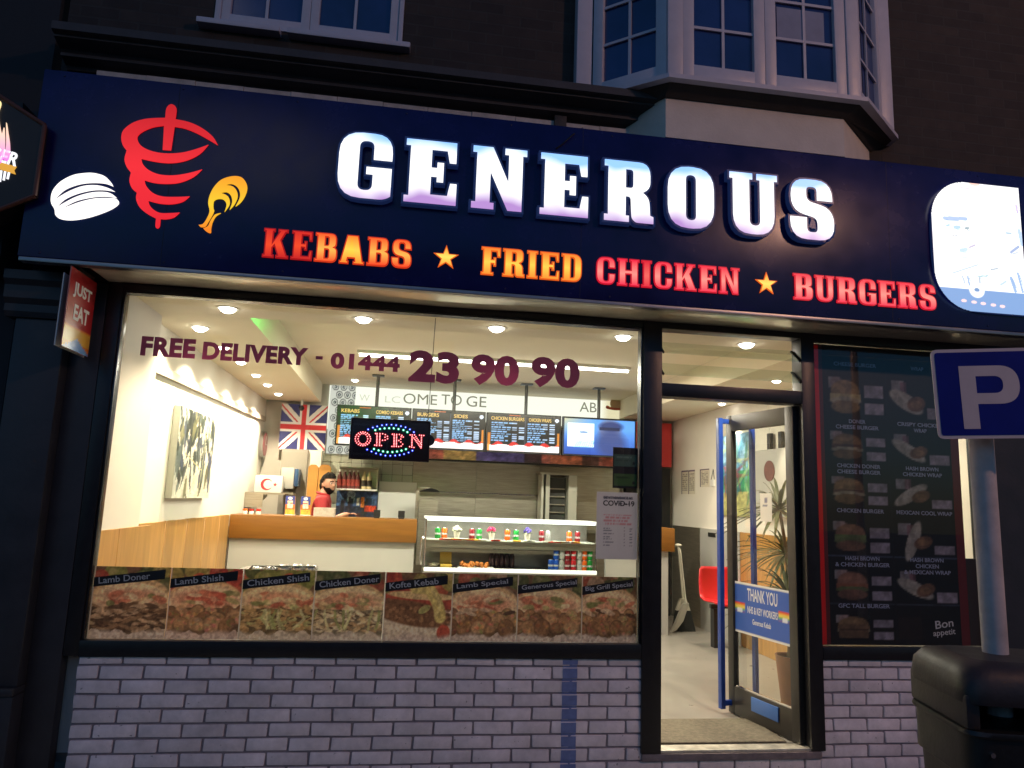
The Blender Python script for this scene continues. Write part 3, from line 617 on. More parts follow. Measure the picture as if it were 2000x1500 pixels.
BUR = [(675,832,1),(600,805),(480,798),(360,812),(240,855),(165,915),(130,965,1),(180,925),(280,870),(400,828),(520,822),(620,845),(690,880,1),(600,866),(480,868),(340,900),(220,955),(138,1035,1),(220,985),(340,925),(480,888),(600,885),(665,905),(708,940,1),(620,925),(500,930),(350,960),(250,1005),(190,1043,1),(260,1015),(370,975),(500,945),(620,940),(700,947),(727,985),(690,1025),(600,1070),(450,1120),(300,1145),(190,1135),(140,1100),(130,1045),(100,990),(97,930),(120,860),(190,785),(300,728),(400,710),(490,708),(590,735),(650,790)]
LEG1 = [(1468,1190,1),(1510,1180),(1550,1120),(1570,1060),(1558,990),(1570,920),(1610,840),(1680,770),(1780,738),(1860,745),(1905,790),(1920,850),(1900,920),(1860,980),(1812,1018,1),(1850,940),(1850,880),(1820,830),(1770,808),(1715,820,1),(1780,830),(1820,870),(1830,930),(1800,1000),(1757,1048,1),(1780,980),(1770,920),(1730,885),(1672,892,1),(1720,910),(1750,940),(1755,1000),(1710,1068,1),(1728,1000),(1700,955),(1650,948),(1610,970),(1605,1030),(1612,1060),(1590,1110),(1560,1160),(1530,1205),(1490,1209)]
LEG2 = [(1675,1080,1),(1620,1095),(1580,1150),(1555,1200),(1512,1222,1),(1540,1250),(1580,1265),(1585,1220),(1600,1160),(1630,1110)]
LOGO_R = emis_grad('lit_logo_red', lin('#c80f12'), lin('#ff2a30'), lin('#f01c28'), 0.95, 0.15)
LOGO_W = emis('lit_logo_white', lin('#fffaf4'), 1.5)
LOGO_Y = emis_grad('lit_logo_amber', lin('#ffa018'), lin('#ffd428'), lin('#ff8a10'), 1.0, 0.15)
obj('kebab_logo', shift(outline_mesh([smooth_closed(zl(KEB))], 0.006), 0, FY), LOGO_R, fas)
obj('burger_logo', shift(outline_mesh([smooth_closed(zl(BUR))], 0.006), 0, FY), LOGO_W, fas)
obj('chicken_logo', shift(outline_mesh([smooth_closed(zl(LEG1)), smooth_closed(zl(LEG2))], 0.006), 0, FY), LOGO_Y, fas)
# lit burger photograph at the end of the fascia ----------------------
a = Art(170, 208, (255, 255, 255))
a.rect(0, 1, 0, 0.165, (126, 158, 205)).ell(0.45, 0.165, 0.085, 0.06, (255, 255, 255)).ell(0.45, 0.165, 0.03, 0.015, (120, 150, 190))
for k, uu in enumerate((0.30, 0.41, 0.51, 0.62, 0.72)): a.ell(uu, 0.075-0.005*k, 0.03, 0.012, (255, 215, 215))
for (u0, v0, u1, v1, w, c) in ((.14,.70,.38,.71,.022,(140,170,215)),(.16,.64,.19,.65,.012,(150,190,215)),(.25,.635,.30,.64,.02,(150,190,225)),(.37,.635,.40,.64,.014,(120,145,155)),(.22,.57,.27,.575,.006,(150,160,170)),(.30,.46,.36,.47,.022,(170,200,215)),(.40,.49,.46,.51,.010,(170,160,190)),(.30,.40,.36,.41,.01,(200,210,215)),(.30,.26,.32,.21,.009,(140,165,200)),(.36,.26,.37,.20,.012,(130,160,205)),(.47,.27,.58,.28,.008,(140,180,190)),(.20,.28,.48,.36,.008,(170,190,205)),(.49,.26,.49,.22,.01,(150,170,190)),(.84,.28,.88,.18,.02,(120,155,205)),(.92,.32,.96,.18,.014,(120,155,205)),(.62,.33,.70,.345,.009,(150,165,180)),(.86,.48,.95,.53,.016,(130,150,195)),(.82,.63,.88,.63,.008,(150,180,200)),(.97,.66,.99,.55,.02,(160,190,240)),(.96,.86,.97,.80,.012,(180,160,215)),(.34,.955,.56,.95,.006,(190,180,215)),(.62,.935,.78,.925,.005,(190,190,210)),(.17,.86,.24,.855,.005,(205,215,215)),(.72,.22,.78,.25,.012,(170,195,210))):
    a.line([(u0, v0), (u1, v1)], w*.8, c, 0.75); a.line([(u0+.02, v0-.012), ((u0+u1)/2+.03, (v0+v1)/2-.02)], w*.4, c, 0.5)
a.ell(0.5, 0.995, 0.06, 0.015, (255, 205, 195))
p0, p1 = W(1997, 617, FY), W(1818, 480, FY); q0 = W(1900, 366, FY)
lx0, lx1, lz0, lz1 = p1[0], W(1992, 480, FY)[0], 2.682, 3.545
obj('lightbox_rim', shift(outline_mesh([fillet([(lx0-0.004, lz0-0.004, 0.36), (lx1+0.004, lz0-0.004), (lx1+0.004, lz1+0.004), (lx0-0.004, lz1+0.004, 0.36)], 10)], 0.02), 0, FY), RIM, fas)
def rnd(u, v):
    x, z = u*(lx1-lx0), v*(lz1-lz0); r = 0.26
    d = np.hypot(np.minimum(x-r, 0), np.where(z < r, z-r, np.where(z > lz1-lz0-r, z-(lz1-lz0-r), 0))); return (x > r) | (d < r)
sheet('lightbox_picture', a, (lx0, FY-0.0215, lz0), XA, ZA, lx1-lx0, lz1-lz0, print_mat('lit_print', 0.3, estr=1.32), fas, outline=rnd)
# ================================================================== UPPER STOREY
WALLB = brick_mat('dark_old_brick', (0.055, 0.042, 0.036), (0.035, 0.028, 0.026), (0.05, 0.045, 0.042))
bld = thing('shop_building', 'dark brick upper storey of the shop building above the fascia', 'building', (2.6, 0.2, 2.56))
UZ = 7.5
wx0, wx1, wz = 0.335, 1.495, 4.265
box('upper_wall', -0.5, wx0-0.001, 0.0, 0.3, 2.565, UZ, WALLB, bld)
box('upper_wall', wx0, wx1, 0.001, 0.3, 2.566, wz-0.002, WALLB, bld)
box('upper_wall', wx1+0.001, 2.68, 0.0, 0.3, 2.565, UZ, WALLB, bld)
box('upper_wall', 2.681, 4.86, 0.0, 0.3, 2.565, 4.0, WALLB, bld)
box('upper_wall', 4.861, 6.2, 0.0, 0.3, 2.565, UZ, WALLB, bld)
box('upper_wall', wx0, wx1, 0.001, 0.3, 5.45, UZ, WALLB, bld)
box('upper_wall', 2.681, 4.86, 0.001, 0.3, 5.6, UZ, WALLB, bld)
DARKST = mat('dark_moulding', (0.042, 0.042, 0.047), 0.7, noise=0.3, nscale=8, bump=0.15)
prof = [(0.0, 3.795), (-0.10, 3.795), (-0.115, 3.812), (-0.19, 3.830), (-0.19, 3.848), (-0.205, 3.86), (-0.29, 3.885), (-0.29, 3.897), (-0.33, 3.905), (-0.33, 3.952), (-0.29, 3.968), (-0.12, 4.0), (-0.12, 4.03), (0.0, 4.06)]
obj('cornice', MB().prism(prof, 'x', -0.42, 3.19), DARKST, bld)
b = MB(); 
for k in range(12):
    x0 = -0.24+k*0.275; b.box(x0, x0+0.272, -0.135-0.004*math.sin(k*1.7), -0.0, 3.735+0.004*math.sin(k*2.3), 3.792)
    if k == 9: pass
obj('flashing', b, mat('white_flashing', (0.52, 0.50, 0.50), 0.7, noise=0.3, nscale=10), bld)
obj('corner_stub', MB().rbox(2.48, 2.56, -0.16, 0.0, 3.72, 3.84, 0.01), DARKST, bld)
# small window over the sign
def casement(parent, x0, x1, y, z0, z1, cols, rows, fr=0.055, sash=0.045, rot=None, org=None):
    """one glazed light: sash frame, glazing bars and panes; rot turns it about org (bay sides)"""
    def place(b):
        if rot is not None:
            c, s = math.cos(rot), math.sin(rot); b.v = [(org[0]+(vx-org[0])*c-(vy-org[1])*s, org[1]+(vx-org[0])*s+(vy-org[1])*c, vz) for vx, vy, vz in b.v]
        return b
    w = thing_part('window', parent)
    f = MB(); f.rbox(x0, x0+fr, y-0.02, y+0.05, z0, z1, 0.006); f.rbox(x1-fr, x1, y-0.02, y+0.05, z0, z1, 0.006)
    f.rbox(x0+fr*0.9, x1-fr*0.9, y-0.0195, y+0.0495, z0, z0+fr*1.15, 0.006); f.rbox(x0+fr*0.9, x1-fr*0.9, y-0.0195, y+0.0495, z1-fr, z1, 0.006)
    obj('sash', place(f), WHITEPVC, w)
    gx0, gx1, gz0, gz1 = x0+fr, x1-fr, z0+fr*1.15, z1-fr
    for i in range(1, cols):
        xx = gx0+(gx1-gx0)*i/cols; obj('glazing_bar', place(MB().box(xx-0.009, xx+0.009, y-0.004, y+0.006, gz0, gz1)), WHITEPVC, w)
    for j in range(1, rows):
        zz = gz0+(gz1-gz0)*j/rows; obj('glazing_bar', place(MB().box(gx0, gx1, y-0.005, y+0.0065, zz-0.009, zz+0.009)), WHITEPVC, w)
    obj('pane', place(MB().box(gx0-0.005, gx1+0.005, y+0.010, y+0.016, gz0-0.005, gz1+0.005)), DUSKGL, w)
    return w
def thing_part(name, parent):
    o = bpy.data.objects.new(name, None); COL.objects.link(o); o.parent = parent; o.location = (0, 0, 0); o.empty_display_size = 0.05; return o
DUSKGL = mat('sky_reflection_glass', (0.014, 0.030, 0.13), 0.09, spec=0.9, noise=0.45, nscale=1.6, bump=0.02, bscale=2.5)  # opaque panes: blue, uneven base colour paints in the sky's reflection
w1 = thing('upper_window', 'white double casement window with projecting sill above the kebab logo', 'window', (0.915, 0.03, wz))
m_ = (wx0+wx1)/2-0.005
casement(w1, wx0+0.035, m_, 0.02, wz+0.02, 5.42, 2, 3); casement(w1, m_+0.001, wx1-0.03, 0.02, wz+0.02, 5.42, 2, 3)
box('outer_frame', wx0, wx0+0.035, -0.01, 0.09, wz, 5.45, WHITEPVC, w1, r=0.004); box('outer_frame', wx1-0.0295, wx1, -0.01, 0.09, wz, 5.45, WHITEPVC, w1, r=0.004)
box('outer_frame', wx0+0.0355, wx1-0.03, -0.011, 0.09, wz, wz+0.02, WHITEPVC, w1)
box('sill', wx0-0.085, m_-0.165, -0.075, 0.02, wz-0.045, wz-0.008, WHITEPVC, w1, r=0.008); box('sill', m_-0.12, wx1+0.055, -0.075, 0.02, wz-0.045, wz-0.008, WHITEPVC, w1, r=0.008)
def loft2(lo, hi):
    n = len(lo); q = MB(); q.add(lo+hi, [tuple(range(n))[::-1], tuple(range(n, 2*n))]+[(i, (i+1) % n, (i+1) % n+n, i+n) for i in range(n)]); return q
# canted bay ----------------------------------------------------------
bay = thing('bay_window', 'white canted bay window over the middle of the sign', 'bay window', (3.77, -0.2, 3.6))
BY, bx0, bx1, bz = -0.45, 3.15, 4.38, 3.985
ex0, ex1, ey = 2.69, 4.85, -0.06
BT = 5.5
mid = (bx0+bx1)/2
casement(bay, bx0+0.07, mid, BY+0.03, bz+0.03, BT, 2, 5, 0.075); casement(bay, mid+0.001, bx1-0.06, BY+0.03, bz+0.03, BT, 2, 5, 0.075)
box('corner_post', bx0-0.03, bx0+0.069, BY, BY+0.1, bz+0.0, BT, WHITEPVC, bay, r=0.008); box('corner_post', bx1-0.059, bx1+0.03, BY, BY+0.1, bz+0.0, BT, WHITEPVC, bay, r=0.008)
Ls = math.hypot(bx0-ex0, BY-ey)
aL = math.atan2(BY-ey, bx0-ex0); aR = math.atan2(ey-BY, ex1-bx1)
casement(bay, ex0+0.06, ex0+Ls-0.04, ey+0.02, bz+0.03, BT, 2, 5, 0.07, rot=aL, org=(ex0, ey))
casement(bay, bx1+0.04, bx1+math.hypot(ex1-bx1, ey-BY)-0.05, BY+0.02, bz+0.03, BT, 2, 5, 0.07, rot=aR, org=(bx1, BY))
box('corner_post', ex0-0.06, ex0+0.045, ey-0.03, 0.0, bz, BT, WHITEPVC, bay, r=0.008); box('corner_post', ex1-0.05, ex1+0.05, ey-0.03, 0.0, bz, BT, WHITEPVC, bay, r=0.008)
sill = [(ex0-0.07, -0.001), (ex0-0.05, ey-0.06), (bx0-0.04, BY-0.05), (bx1+0.04, BY-0.05), (ex1+0.06, ey-0.05), (ex1+0.07, -0.001)]
obj('sill', MB().prism(sill, 'z', bz-0.028, bz), WHITEPVC, bay)
s2 = [(ex0-0.03, -0.002), (ex0-0.02, ey-0.03), (bx0-0.015, BY+0.0), (bx1+0.015, BY+0.0), (ex1+0.03, ey-0.02), (ex1+0.04, -0.002)]
ap = [(2.88, -0.003), (3.10, -0.30), (3.14, -0.36), (4.335, -0.36), (4.76, -0.003)]
s3 = [(2.86, -0.0025), (3.085, -0.31), (3.13, -0.375), (4.34, -0.375), (4.36, -0.36), (4.78, -0.0025)]
obj('eaves_board', loft2([(x, y, bz-0.082) for x, y in s3], [(x, y, bz-0.0285) for x, y in s2]), mat('dark_timber', (0.03, 0.026, 0.024), 0.7, noise=0.3), bay)
obj('apron', MB().prism(ap, 'z', 3.643, bz-0.0825), mat('pale_render', (0.62, 0.58, 0.53), 0.85, noise=0.10, nscale=6, bump=0.15, bscale=70), bay)
obj('roof', MB().prism([(x, y) for x, y in sill], 'z', BT+0.0, BT+0.12), WHITEPVC, bay)
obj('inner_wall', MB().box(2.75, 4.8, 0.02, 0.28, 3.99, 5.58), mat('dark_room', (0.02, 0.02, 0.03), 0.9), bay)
obj('paper_notice', MB().box(W(1514, 15, BY+0.05)[0], W(1605, 15, BY+0.05)[0], BY+0.034, BY+0.037, W(1560, 82, BY+0.03)[2], W(1560, 18, BY+0.03)[2]), mat('notice_paper', (0.22, 0.25, 0.36), 0.7, noise=0.15), bay)
# ================================================================== LEFT PILASTER, NEIGHBOURS
PIL = mat('dark_pilaster_paint', (0.028, 0.030, 0.036), 0.5, noise=0.25, nscale=7, bump=0.1)
pl = thing('pilaster', 'dark painted pilaster with moulded capital beside the big window', 'pilaster', (-0.33, -0.05, GZ))
box('shaft', -0.50, -0.24, -0.10, 0.06, 0.36, 2.30, PIL, pl, r=0.01); box('shaft_panel', -0.2395, -0.078, -0.015, 0.07, GZ, 2.55, PIL, pl, r=0.003)
box('plinth', -0.53, -0.2398, -0.13, 0.06, GZ, 0.32, PIL, pl, r=0.01); box('plinth_cap', -0.54, -0.2397, -0.14, 0.06, 0.3205, 0.3595, PIL, pl, r=0.008)
obj('capital', MB().prism([(0.06, 2.301), (-0.115, 2.301), (-0.13, 2.33), (-0.13, 2.37), (-0.155, 2.40), (-0.155, 2.47), (-0.18, 2.50), (-0.18, 2.55), (0.06, 2.55)], 'x', -0.55, -0.2402), PIL, pl)
nb = thing('neighbour_shop', 'unlit dark shop front next to the pilaster', 'building', (-2.5, 0.2, GZ))
box('wall', -5.5, -0.551, 0.0, 0.3, GZ, 7.5, mat('neighbour_dark', (0.018, 0.018, 0.022), 0.8, noise=0.3, nscale=5), nb)
box('fascia', -5.5, -0.56, -0.22, -0.001, 2.56, 3.5, mat('neighbour_fascia', (0.012, 0.012, 0.014), 0.6, noise=0.3), nb)
box('wall', 5.561, 6.2, 0.0, 0.94, GZ, 2.564, PIL, bld); 
nb2 = thing('neighbour_house', 'dark brick wall of the next building with a drainpipe', 'building', (9, 0.2, GZ))
box('wall', 6.201, 13, 0.02, 0.35, GZ, 7.5, WALLB, nb2)
dp = W(1945, 150, -0.06); obj('drainpipe', MB().tube([(6.25, -0.06, GZ), (6.25, -0.06, 7.4)], 0.045, 12), BLACKPL, nb2)
# hanging takeaway sign ------------------------------------------------
JX = -0.115
js = thing('hanging_sign', 'small red double hanging takeaway sign under the end of the fascia', 'sign', (JX, -0.2, 2.1))
ja = Art(30, 46, (178, 40, 44)); ja.mask((ja.v < 0.30), (232, 130, 40)); ja.mask((ja.v < 0.27) & (ja.v > 0.10), (236, 188, 70), 0.85)
ja.mask(np.clip((0.30-ja.v)/0.1, 0, 1)*np.clip(1-ja.u*1.2, 0, 1), (244, 220, 120), 0.8); ja.mask((ja.v < 0.16-0.30*np.abs(ja.u-0.52)), (120, 170, 235))
jy0, jy1, jz0, jz1 = -0.40, -0.075, 2.105, 2.53
sheet('front_panel', ja, (JX, jy0, jz0), (0, 1, 0), ZA, jy1-jy0, jz1-jz0, mat_p if False else print_mat('gloss_print', 0.25), js, th=0.006)
box('back_panel', JX-0.05, JX-0.044, -0.37, 0.0, 2.11, 2.50, WHITEPL, js)
box('bracket', JX-0.043, JX-0.0065, -0.30, -0.10, 2.50, 2.557, BLACKPL, js)
WT = mat('sign_white', (0.8, 0.8, 0.78), 0.5)
text('sign_lettering', 'JUST', (JX+0.0006, jy0+0.05, 2.38), (0, 1, 0), ZA, 0.225, 0.085, WT, js, 0.03, 0.001)
text('sign_lettering', 'EAT', (JX+0.0006, jy0+0.085, 2.265), (0, 1, 0), ZA, 0.185, 0.085, WT, js, 0.03, 0.001)
# hexagonal lit sign of the neighbour ----------------------------------
hs = thing('hexagon_sign', 'dark hexagonal sign with lit flame and burger lettering next door', 'sign', (-1.0, -0.5, 2.6))
HY = -0.40
hc = W(-62, 300, HY); R_ = 0.40
hexp = [(hc[0]+R_*math.cos(math.pi/6+k*math.pi/3), hc[2]+R_*math.sin(math.pi/6+k*math.pi/3)) for k in range(6)]
obj('box', MB().prism(hexp, 'y', HY, HY+0.16), mat('hex_black', (0.015, 0.012, 0.012), 0.5), hs)
hexi = [(hc[0]+(R_-0.012)*math.cos(math.pi/6+k*math.pi/3), hc[2]+(R_-0.012)*math.sin(math.pi/6+k*math.pi/3)) for k in range(6)]
rim = MB()
for k in range(6): rim.cyl((hexp[k][0], HY, hexp[k][1]), (hexp[(k+1) % 6][0], HY, hexp[(k+1) % 6][1]), 0.012, n=8)
obj('rim', rim, mat('rust_rim', (0.10, 0.035, 0.02), 0.5), hs)
box('bracket', hc[0]-0.05, hc[0]+0.05, HY+0.161, -0.221, hc[2]-0.05, hc[2]+0.05, BLACKPL, hs)
def hp(*pts): return [(W(x, y, HY)[0], W(x, y, HY)[2]) for x, y in pts]
FL = emis_grad('lit_flame', lin('#fff0a0'), lin('#ffd0c0'), lin('#e070e0'), 1.2, 0.1)
obj('flame', shift(outline_mesh([smooth_closed(hp((-30,300),(-28,240),(-10,205),(0,198),(3,205),(-2,225),(4,262),(9,250),(10,290),(4,318),(-10,318))), smooth_closed(hp((13,240),(17,262),(20,285),(19,312),(8,312),(13,285)))], 0.006), 0, HY), FL, hs)
HW = emis('lit_hex_white', lin('#f6f8ff'), 1.3)
text('lit_lettering', 'BURGER', (W(-80, 283, HY)[0], HY-0.002, W(-80, 283, HY)[2]-0.03), (1, 0, -0.22), (0.22, 0, 1), 0.295, 0.075, HW, hs, 0.02, 0.004)
obj('ribbon', shift(outline_mesh([hp((-70,300),(-10,314),(33,326),(28,333),(31,341),(-10,328),(-70,314))], 0.005), 0, HY), emis('lit_ribbon', lin('#f0b040'), 0.9), hs)
for k in range(5):
    x = -14+k*7.5; obj('stripe', shift(outline_mesh([hp((x, 329+0.25*(x+14)), (x+4, 330+0.25*(x+14)), (x+1, 358-abs(k-1)*2.5), (x-3, 357-abs(k-1)*2.5))], 0.004), 0, HY), HW, hs)
# ================================================================== PARKING SIGN
D1 = 2.42
def WD(x, y, D): return CC+_ray(x, y)*D
pc = WD(1932, 768, D1); 
pk = thing('parking_sign', 'blue parking plate with white letter on a grey pole by the pavement', 'parking sign', (pc[0]+0.012, pc[1]+0.06, GZ))
pyaw = math.radians(-16)
ppx, ppy = pc[0]+0.015, pc[1]+0.055
POLE = mat('galvanised_pole', (0.55, 0.49, 0.47), 0.75, metal=0.0, spec=0.15, noise=0.2, nscale=12, bump=0.05)
pa = WD(1927, 870, D1+0.05); pb = WD(1953, 1265, D1+0.05)
obj('pole', MB().tube([(pa[0]-0.004, pa[1]+0.02, 1.90), (pa[0]+0.004, pa[1]+0.02, GZ)], 0.0375, 20), POLE, pk)
pl_c = Vector(WD(1937, 768, D1)); ca, sa = math.cos(pyaw), math.sin(pyaw)
pax = Vector((ca, sa, 0.0)); tilt = 0.09; pax = (pax+Vector((0, 0, 0.035))).normalized(); paz = Vector((0.0, 0, 1)); paz = (paz-pax*paz.dot(pax)).normalized(); pn = pax.cross(paz)
PWd, PHt = 0.36, 0.30
def plate(name, x0, x1, z0, z1, r, d0, d1, m, contours=None, parent=pk):
    cs = contours or [fillet([(x0, z0, r), (x1, z0, r), (x1, z1, r), (x0, z1, r)], 6)]
    b = outline_mesh(cs, d1-d0); b.v = [tuple(pl_c+pax*x+paz*z+pn*(d0-y)) for x, y, z in b.v]; return obj(name, b, m, parent)
PW = mat('reflective_white', (0.68, 0.56, 0.55), 0.5, noise=.08, nscale=9); PB = mat('reflective_blue', (0.006, 0.018, 0.22), 0.55, spec=0.12, noise=.15, nscale=7)
plate('plate', -PWd/2, PWd/2, -PHt/2, PHt/2, 0.022, 0.0, 0.004, PW)
plate('blue_field', -PWd/2+0.011, PWd/2-0.011, -PHt/2+0.011, PHt/2-0.011, 0.010, 0.0041, 0.0052, PB)
plate('letter', 0, 0, 0, 0, 0, 0.0053, 0.0062, PW, contours=[fillet([(-0.098, -0.118), (-0.048, -0.118), (-0.048, -0.036), (0.085, -0.036, 0.07), (0.085, 0.092, 0.07), (-0.098, 0.092)], 10), fillet([(-0.048, 0.0), (0.035, 0.0, 0.028), (0.035, 0.057, 0.028), (-0.048, 0.057)], 8)])
for zz in (-0.08, 0.08):
    c = pl_c-pn*0.02+paz*zz; obj('clip', MB().box(c.x-0.06, c.x+0.06, c.y-0.005, c.y+0.04, c.z-0.012, c.z+0.012), POLE, pk)
# ================================================================== LITTER BIN
D2 = 2.18
bc = WD(1972, 1400, D2); bnx, bny = bc[0]+0.125, bc[1]+0.14
BIN = mat('black_bin_plastic', (0.007, 0.007, 0.007), 0.45, noise=0.25, nscale=18, bump=0.08, bscale=70)
HOOD = mat('bin_hood_plastic', (0.022, 0.018, 0.019), 0.5, noise=0.2, nscale=18, bump=0.08, bscale=70)
BINN = mat('bin_throat', (0.004, 0.004, 0.004), 0.9)
ztop = WD(1900, 1268, D2)[2]; zsplit = WD(1812, 1352, D2)[2]
bn = thing('litter_bin', 'black plastic litter bin with rounded hood under the parking sign', 'litter bin', (bnx, bny, GZ), math.radians(-14))
bw, bd = 0.44, 0.40; zt, zs = ztop-GZ-0.045, zsplit-GZ-0.115
body = MB(); bm = bmesh.new()
def ring(w, d, z, r=0.07, n=6):
    pts = fillet([(-w/2, -d/2, r), (w/2, -d/2, r), (w/2, d/2, r), (-w/2, d/2, r)], n); return [(x, y, z) for x, y in pts]
def loft(rings, m=True):
    n = len(rings[0]); vs = [p for r in rings for p in r]; fs = []
    for i in range(len(rings)-1):
        for k in range(n): a_ = i*n+k; b_ = i*n+(k+1) % n; fs.append((a_, b_, b_+n, a_+n))
    b = MB(); b.add(vs, fs, True); b.add(rings[0], [tuple(range(n))[::-1]]); b.add(rings[-1], [tuple(range(n))]); return b
obj('body', loft([ring(bw-0.10, bd-0.10, 0.0), ring(bw-0.08, bd-0.08, 0.02), ring(bw-0.02, bd-0.02, zs-0.14), ring(bw-0.015, bd-0.015, zs-0.135), ring(bw, bd, zs-0.13), ring(bw, bd, zs)]), BIN, bn, local=True)
obj('band', loft([ring(bw+0.014, bd+0.014, zs-0.006), ring(bw+0.02, bd+0.02, zs), ring(bw+0.014, bd+0.014, zs+0.012)]), BIN, bn, local=True)
for sx in (-1, 1): obj('post', MB().rbox(sx*(bw/2-0.02)-0.02, sx*(bw/2-0.02)+0.02, -bd/2+0.01, bd/2-0.01, zs+0.0125, zt-0.09, 0.01), HOOD, bn, local=True)
obj('back', MB().box(-bw/2+0.03, bw/2-0.03, bd/2-0.03, bd/2-0.005, zs+0.0125, zt-0.09), BINN, bn, local=True)
obj('hood', loft([ring(bw+0.012, bd+0.012, zt-0.115), ring(bw+0.016, bd+0.016, zt-0.10), ring(bw+0.004, bd, zt-0.045), ring(bw-0.04, bd-0.05, zt-0.012), ring(bw-0.12, bd-0.14, zt)]), HOOD, bn, local=True)
obj('lock', MB().cyl((-bw/2+0.06, -bd/2-0.006, zs-0.05), (-bw/2+0.06, -bd/2+0.01, zs-0.05), 0.007, n=10), CHROME, bn, local=True)
obj('panel_seam', MB().rbox(-bw/2+0.085, -bw/2+0.092, -bd/2-0.003, -bd/2+0.01, 0.15, zs-0.11, 0.002), HOOD, bn, local=True)
# ================================================================== STREET LAMP (its glint shows in the fascia)
gl = W(1622, 404, FY); dv = gl-CC; lp = gl+np.array([dv[0], -dv[1], dv[2]])*1.45
sl = thing('street_lamp', 'tall grey street lamp with a warm amber lantern across the road', 'street lamp', (lp[0]+1.0, lp[1]-0.3, GZ))
obj('column', MB().tube([(lp[0]+1.0, lp[1]-0.3, GZ), (lp[0]+1.0, lp[1]-0.3, 1.2), (lp[0]+1.0, lp[1]-0.3, lp[2]), (lp[0]+0.8, lp[1]-0.24, lp[2]+0.18), (lp[0]+0.2, lp[1]-0.06, lp[2]+0.2)], [0.09, 0.065, 0.05, 0.035, 0.03], 12), POLE, sl)
obj('lantern', MB().rbox(lp[0]-0.25, lp[0]+0.3, lp[1]-0.14, lp[1]+0.14, lp[2]+0.06, lp[2]+0.2, 0.04), POLE, sl)
obj('lens', MB().sphere((lp[0], lp[1], lp[2]), 0.10, sc=(1.6, 1, 0.55)), emis('sodium_lens', (1.0, 0.45, 0.07), 260), sl)
ld = bpy.data.lights.new('sodium_lamp', 'POINT'); ld.energy = 430; ld.color = (1.0, 0.53, 0.42); ld.shadow_soft_size = 0.12
lo = bpy.data.objects.new('sodium_lamp', ld); COL.objects.link(lo); lo.parent = sl; lo.location = Vector(lp)-Vector(sl.location)+Vector((0, 0, -0.12))

# ================================================================== HOUSES ACROSS THE STREET (mirrored in the glass)
HB = brick_mat('opposite_brick', (0.20, 0.10, 0.07), (0.15, 0.08, 0.06), (0.2, 0.18, 0.16)); RT = mat('roof_tile', (0.07, 0.045, 0.04), 0.85, noise=.3, nscale=6, bump=.4, bscale=25)
for k, (hx, hw_, eh, rh, lb) in enumerate(((-9.0, 9.0, 4.5, 6.9, 'brick house across the street with a low ridge'), (0.4, 9.2, 4.9, 7.3, 'taller brick house across the street facing the shop'), (10.0, 9.0, 4.4, 6.5, 'brick house across the street behind the street lamp'))):
    hy = -24.0; h = thing('opposite_house', lb, 'house', (hx, hy, GZ))
    box('wall', hx-hw_/2, hx+hw_/2, hy-7, hy, GZ, eh, HB, h)
    ro = obj('roof', MB().prism([(hy-7.4, eh+.001), (hy+.4, eh+.001), (hy-3.5, rh)], 'x', hx-hw_/2-.2, hx+hw_/2+.2), RT, h); box('chimney', hx+hw_/4, hx+hw_/4+.9, hy-3.9, hy-3.1, rh-.6, rh+.9, HB, ro)
    for wx_ in (-3.0, 0.0, 3.0):
        w_ = box('window', hx+wx_-.7, hx+wx_+.7, hy+.001, hy+.05, 2.9, 4.1, WHITEPVC, h); box('pane', hx+wx_-.62, hx+wx_+.62, hy+.051, hy+.06, 2.98, 4.02, DUSKGL, w_)
    d_ = box('door', hx-.5, hx+.5, hy+.001, hy+.06, GZ, 2.0, DARKST, h); box('handle', hx+.36, hx+.4, hy+.061, hy+.09, .9, 1.0, CHROME, d_)
# ================================================================== SHOP ROOM
FZ = -0.02; LX0, RX, BKY, CZ, BZ = -0.10, 5.30, 5.20, 2.80, 2.55
struct('shop_floor', MB().box(-0.3, 5.56, 0.105, 5.4, FZ-0.05, FZ), mat('vinyl_floor', (0.225, 0.215, 0.195), 0.32, noise=0.10, nscale=7, bump=0.02, bscale=60))
struct('left_wall', MB().box(-0.25, LX0, 0.095, 5.4, FZ-0.04, 3.0), PAINT_W)
struct('front_pier', MB().box(LX0+0.002, -0.012, 0.093, 0.74, FZ+0.001, BZ), mat('pier_paint', (0.72, 0.67, 0.60), 0.8, noise=0.03, nscale=5))
struct('right_wall', MB().box(RX, 5.60, 0.95, 5.4, FZ-0.04, 3.0), PAINT_W)
struct('window_reveal', MB().box(5.545, 5.56, 0.095, 0.9495, FZ-0.03, BZ), PAINT_W)
struct('back_wall', MB().box(-0.3, 5.5, BKY+0.03, BKY+0.2, FZ-0.04, 3.0), mat('back_paint', (0.55, 0.52, 0.46), 0.8, noise=0.05))
struct('ceiling', MB().box(-0.3, 5.6, 0.095, 5.4, CZ, CZ+0.1), CEIL_W)
struct('ceiling_bulkhead', MB().prism([(LX0+0.001, 0.62), (0.585, 0.62), (0.585, BKY-0.04), (LX0+0.001, BKY-0.04)], 'z', BZ, CZ-0.001), CEIL_W)
struct('ceiling_bulkhead', MB().box(LX0+0.001, 5.544, 0.096, 0.619, BZ, CZ-0.001), CEIL_W)
struct('ceiling_bulkhead', MB().box(4.55, RX-0.001, 0.621, BKY, BZ, CZ-0.001), CEIL_W)
struct('lintel', MB().box(-0.3, 5.6, 0.101, 0.25, BZ+0.001, 3.3), PAINT_W)
# room over the window head, keeps daylight out of the ceiling void
struct('upper_floor', MB().box(-0.5, 6.2, 0.302, 5.5, 3.02, 3.2), DARKST)
struct('shell_wall', MB().box(-0.5, 6.2, 5.41, 5.5, FZ, 3.0), DARKST)
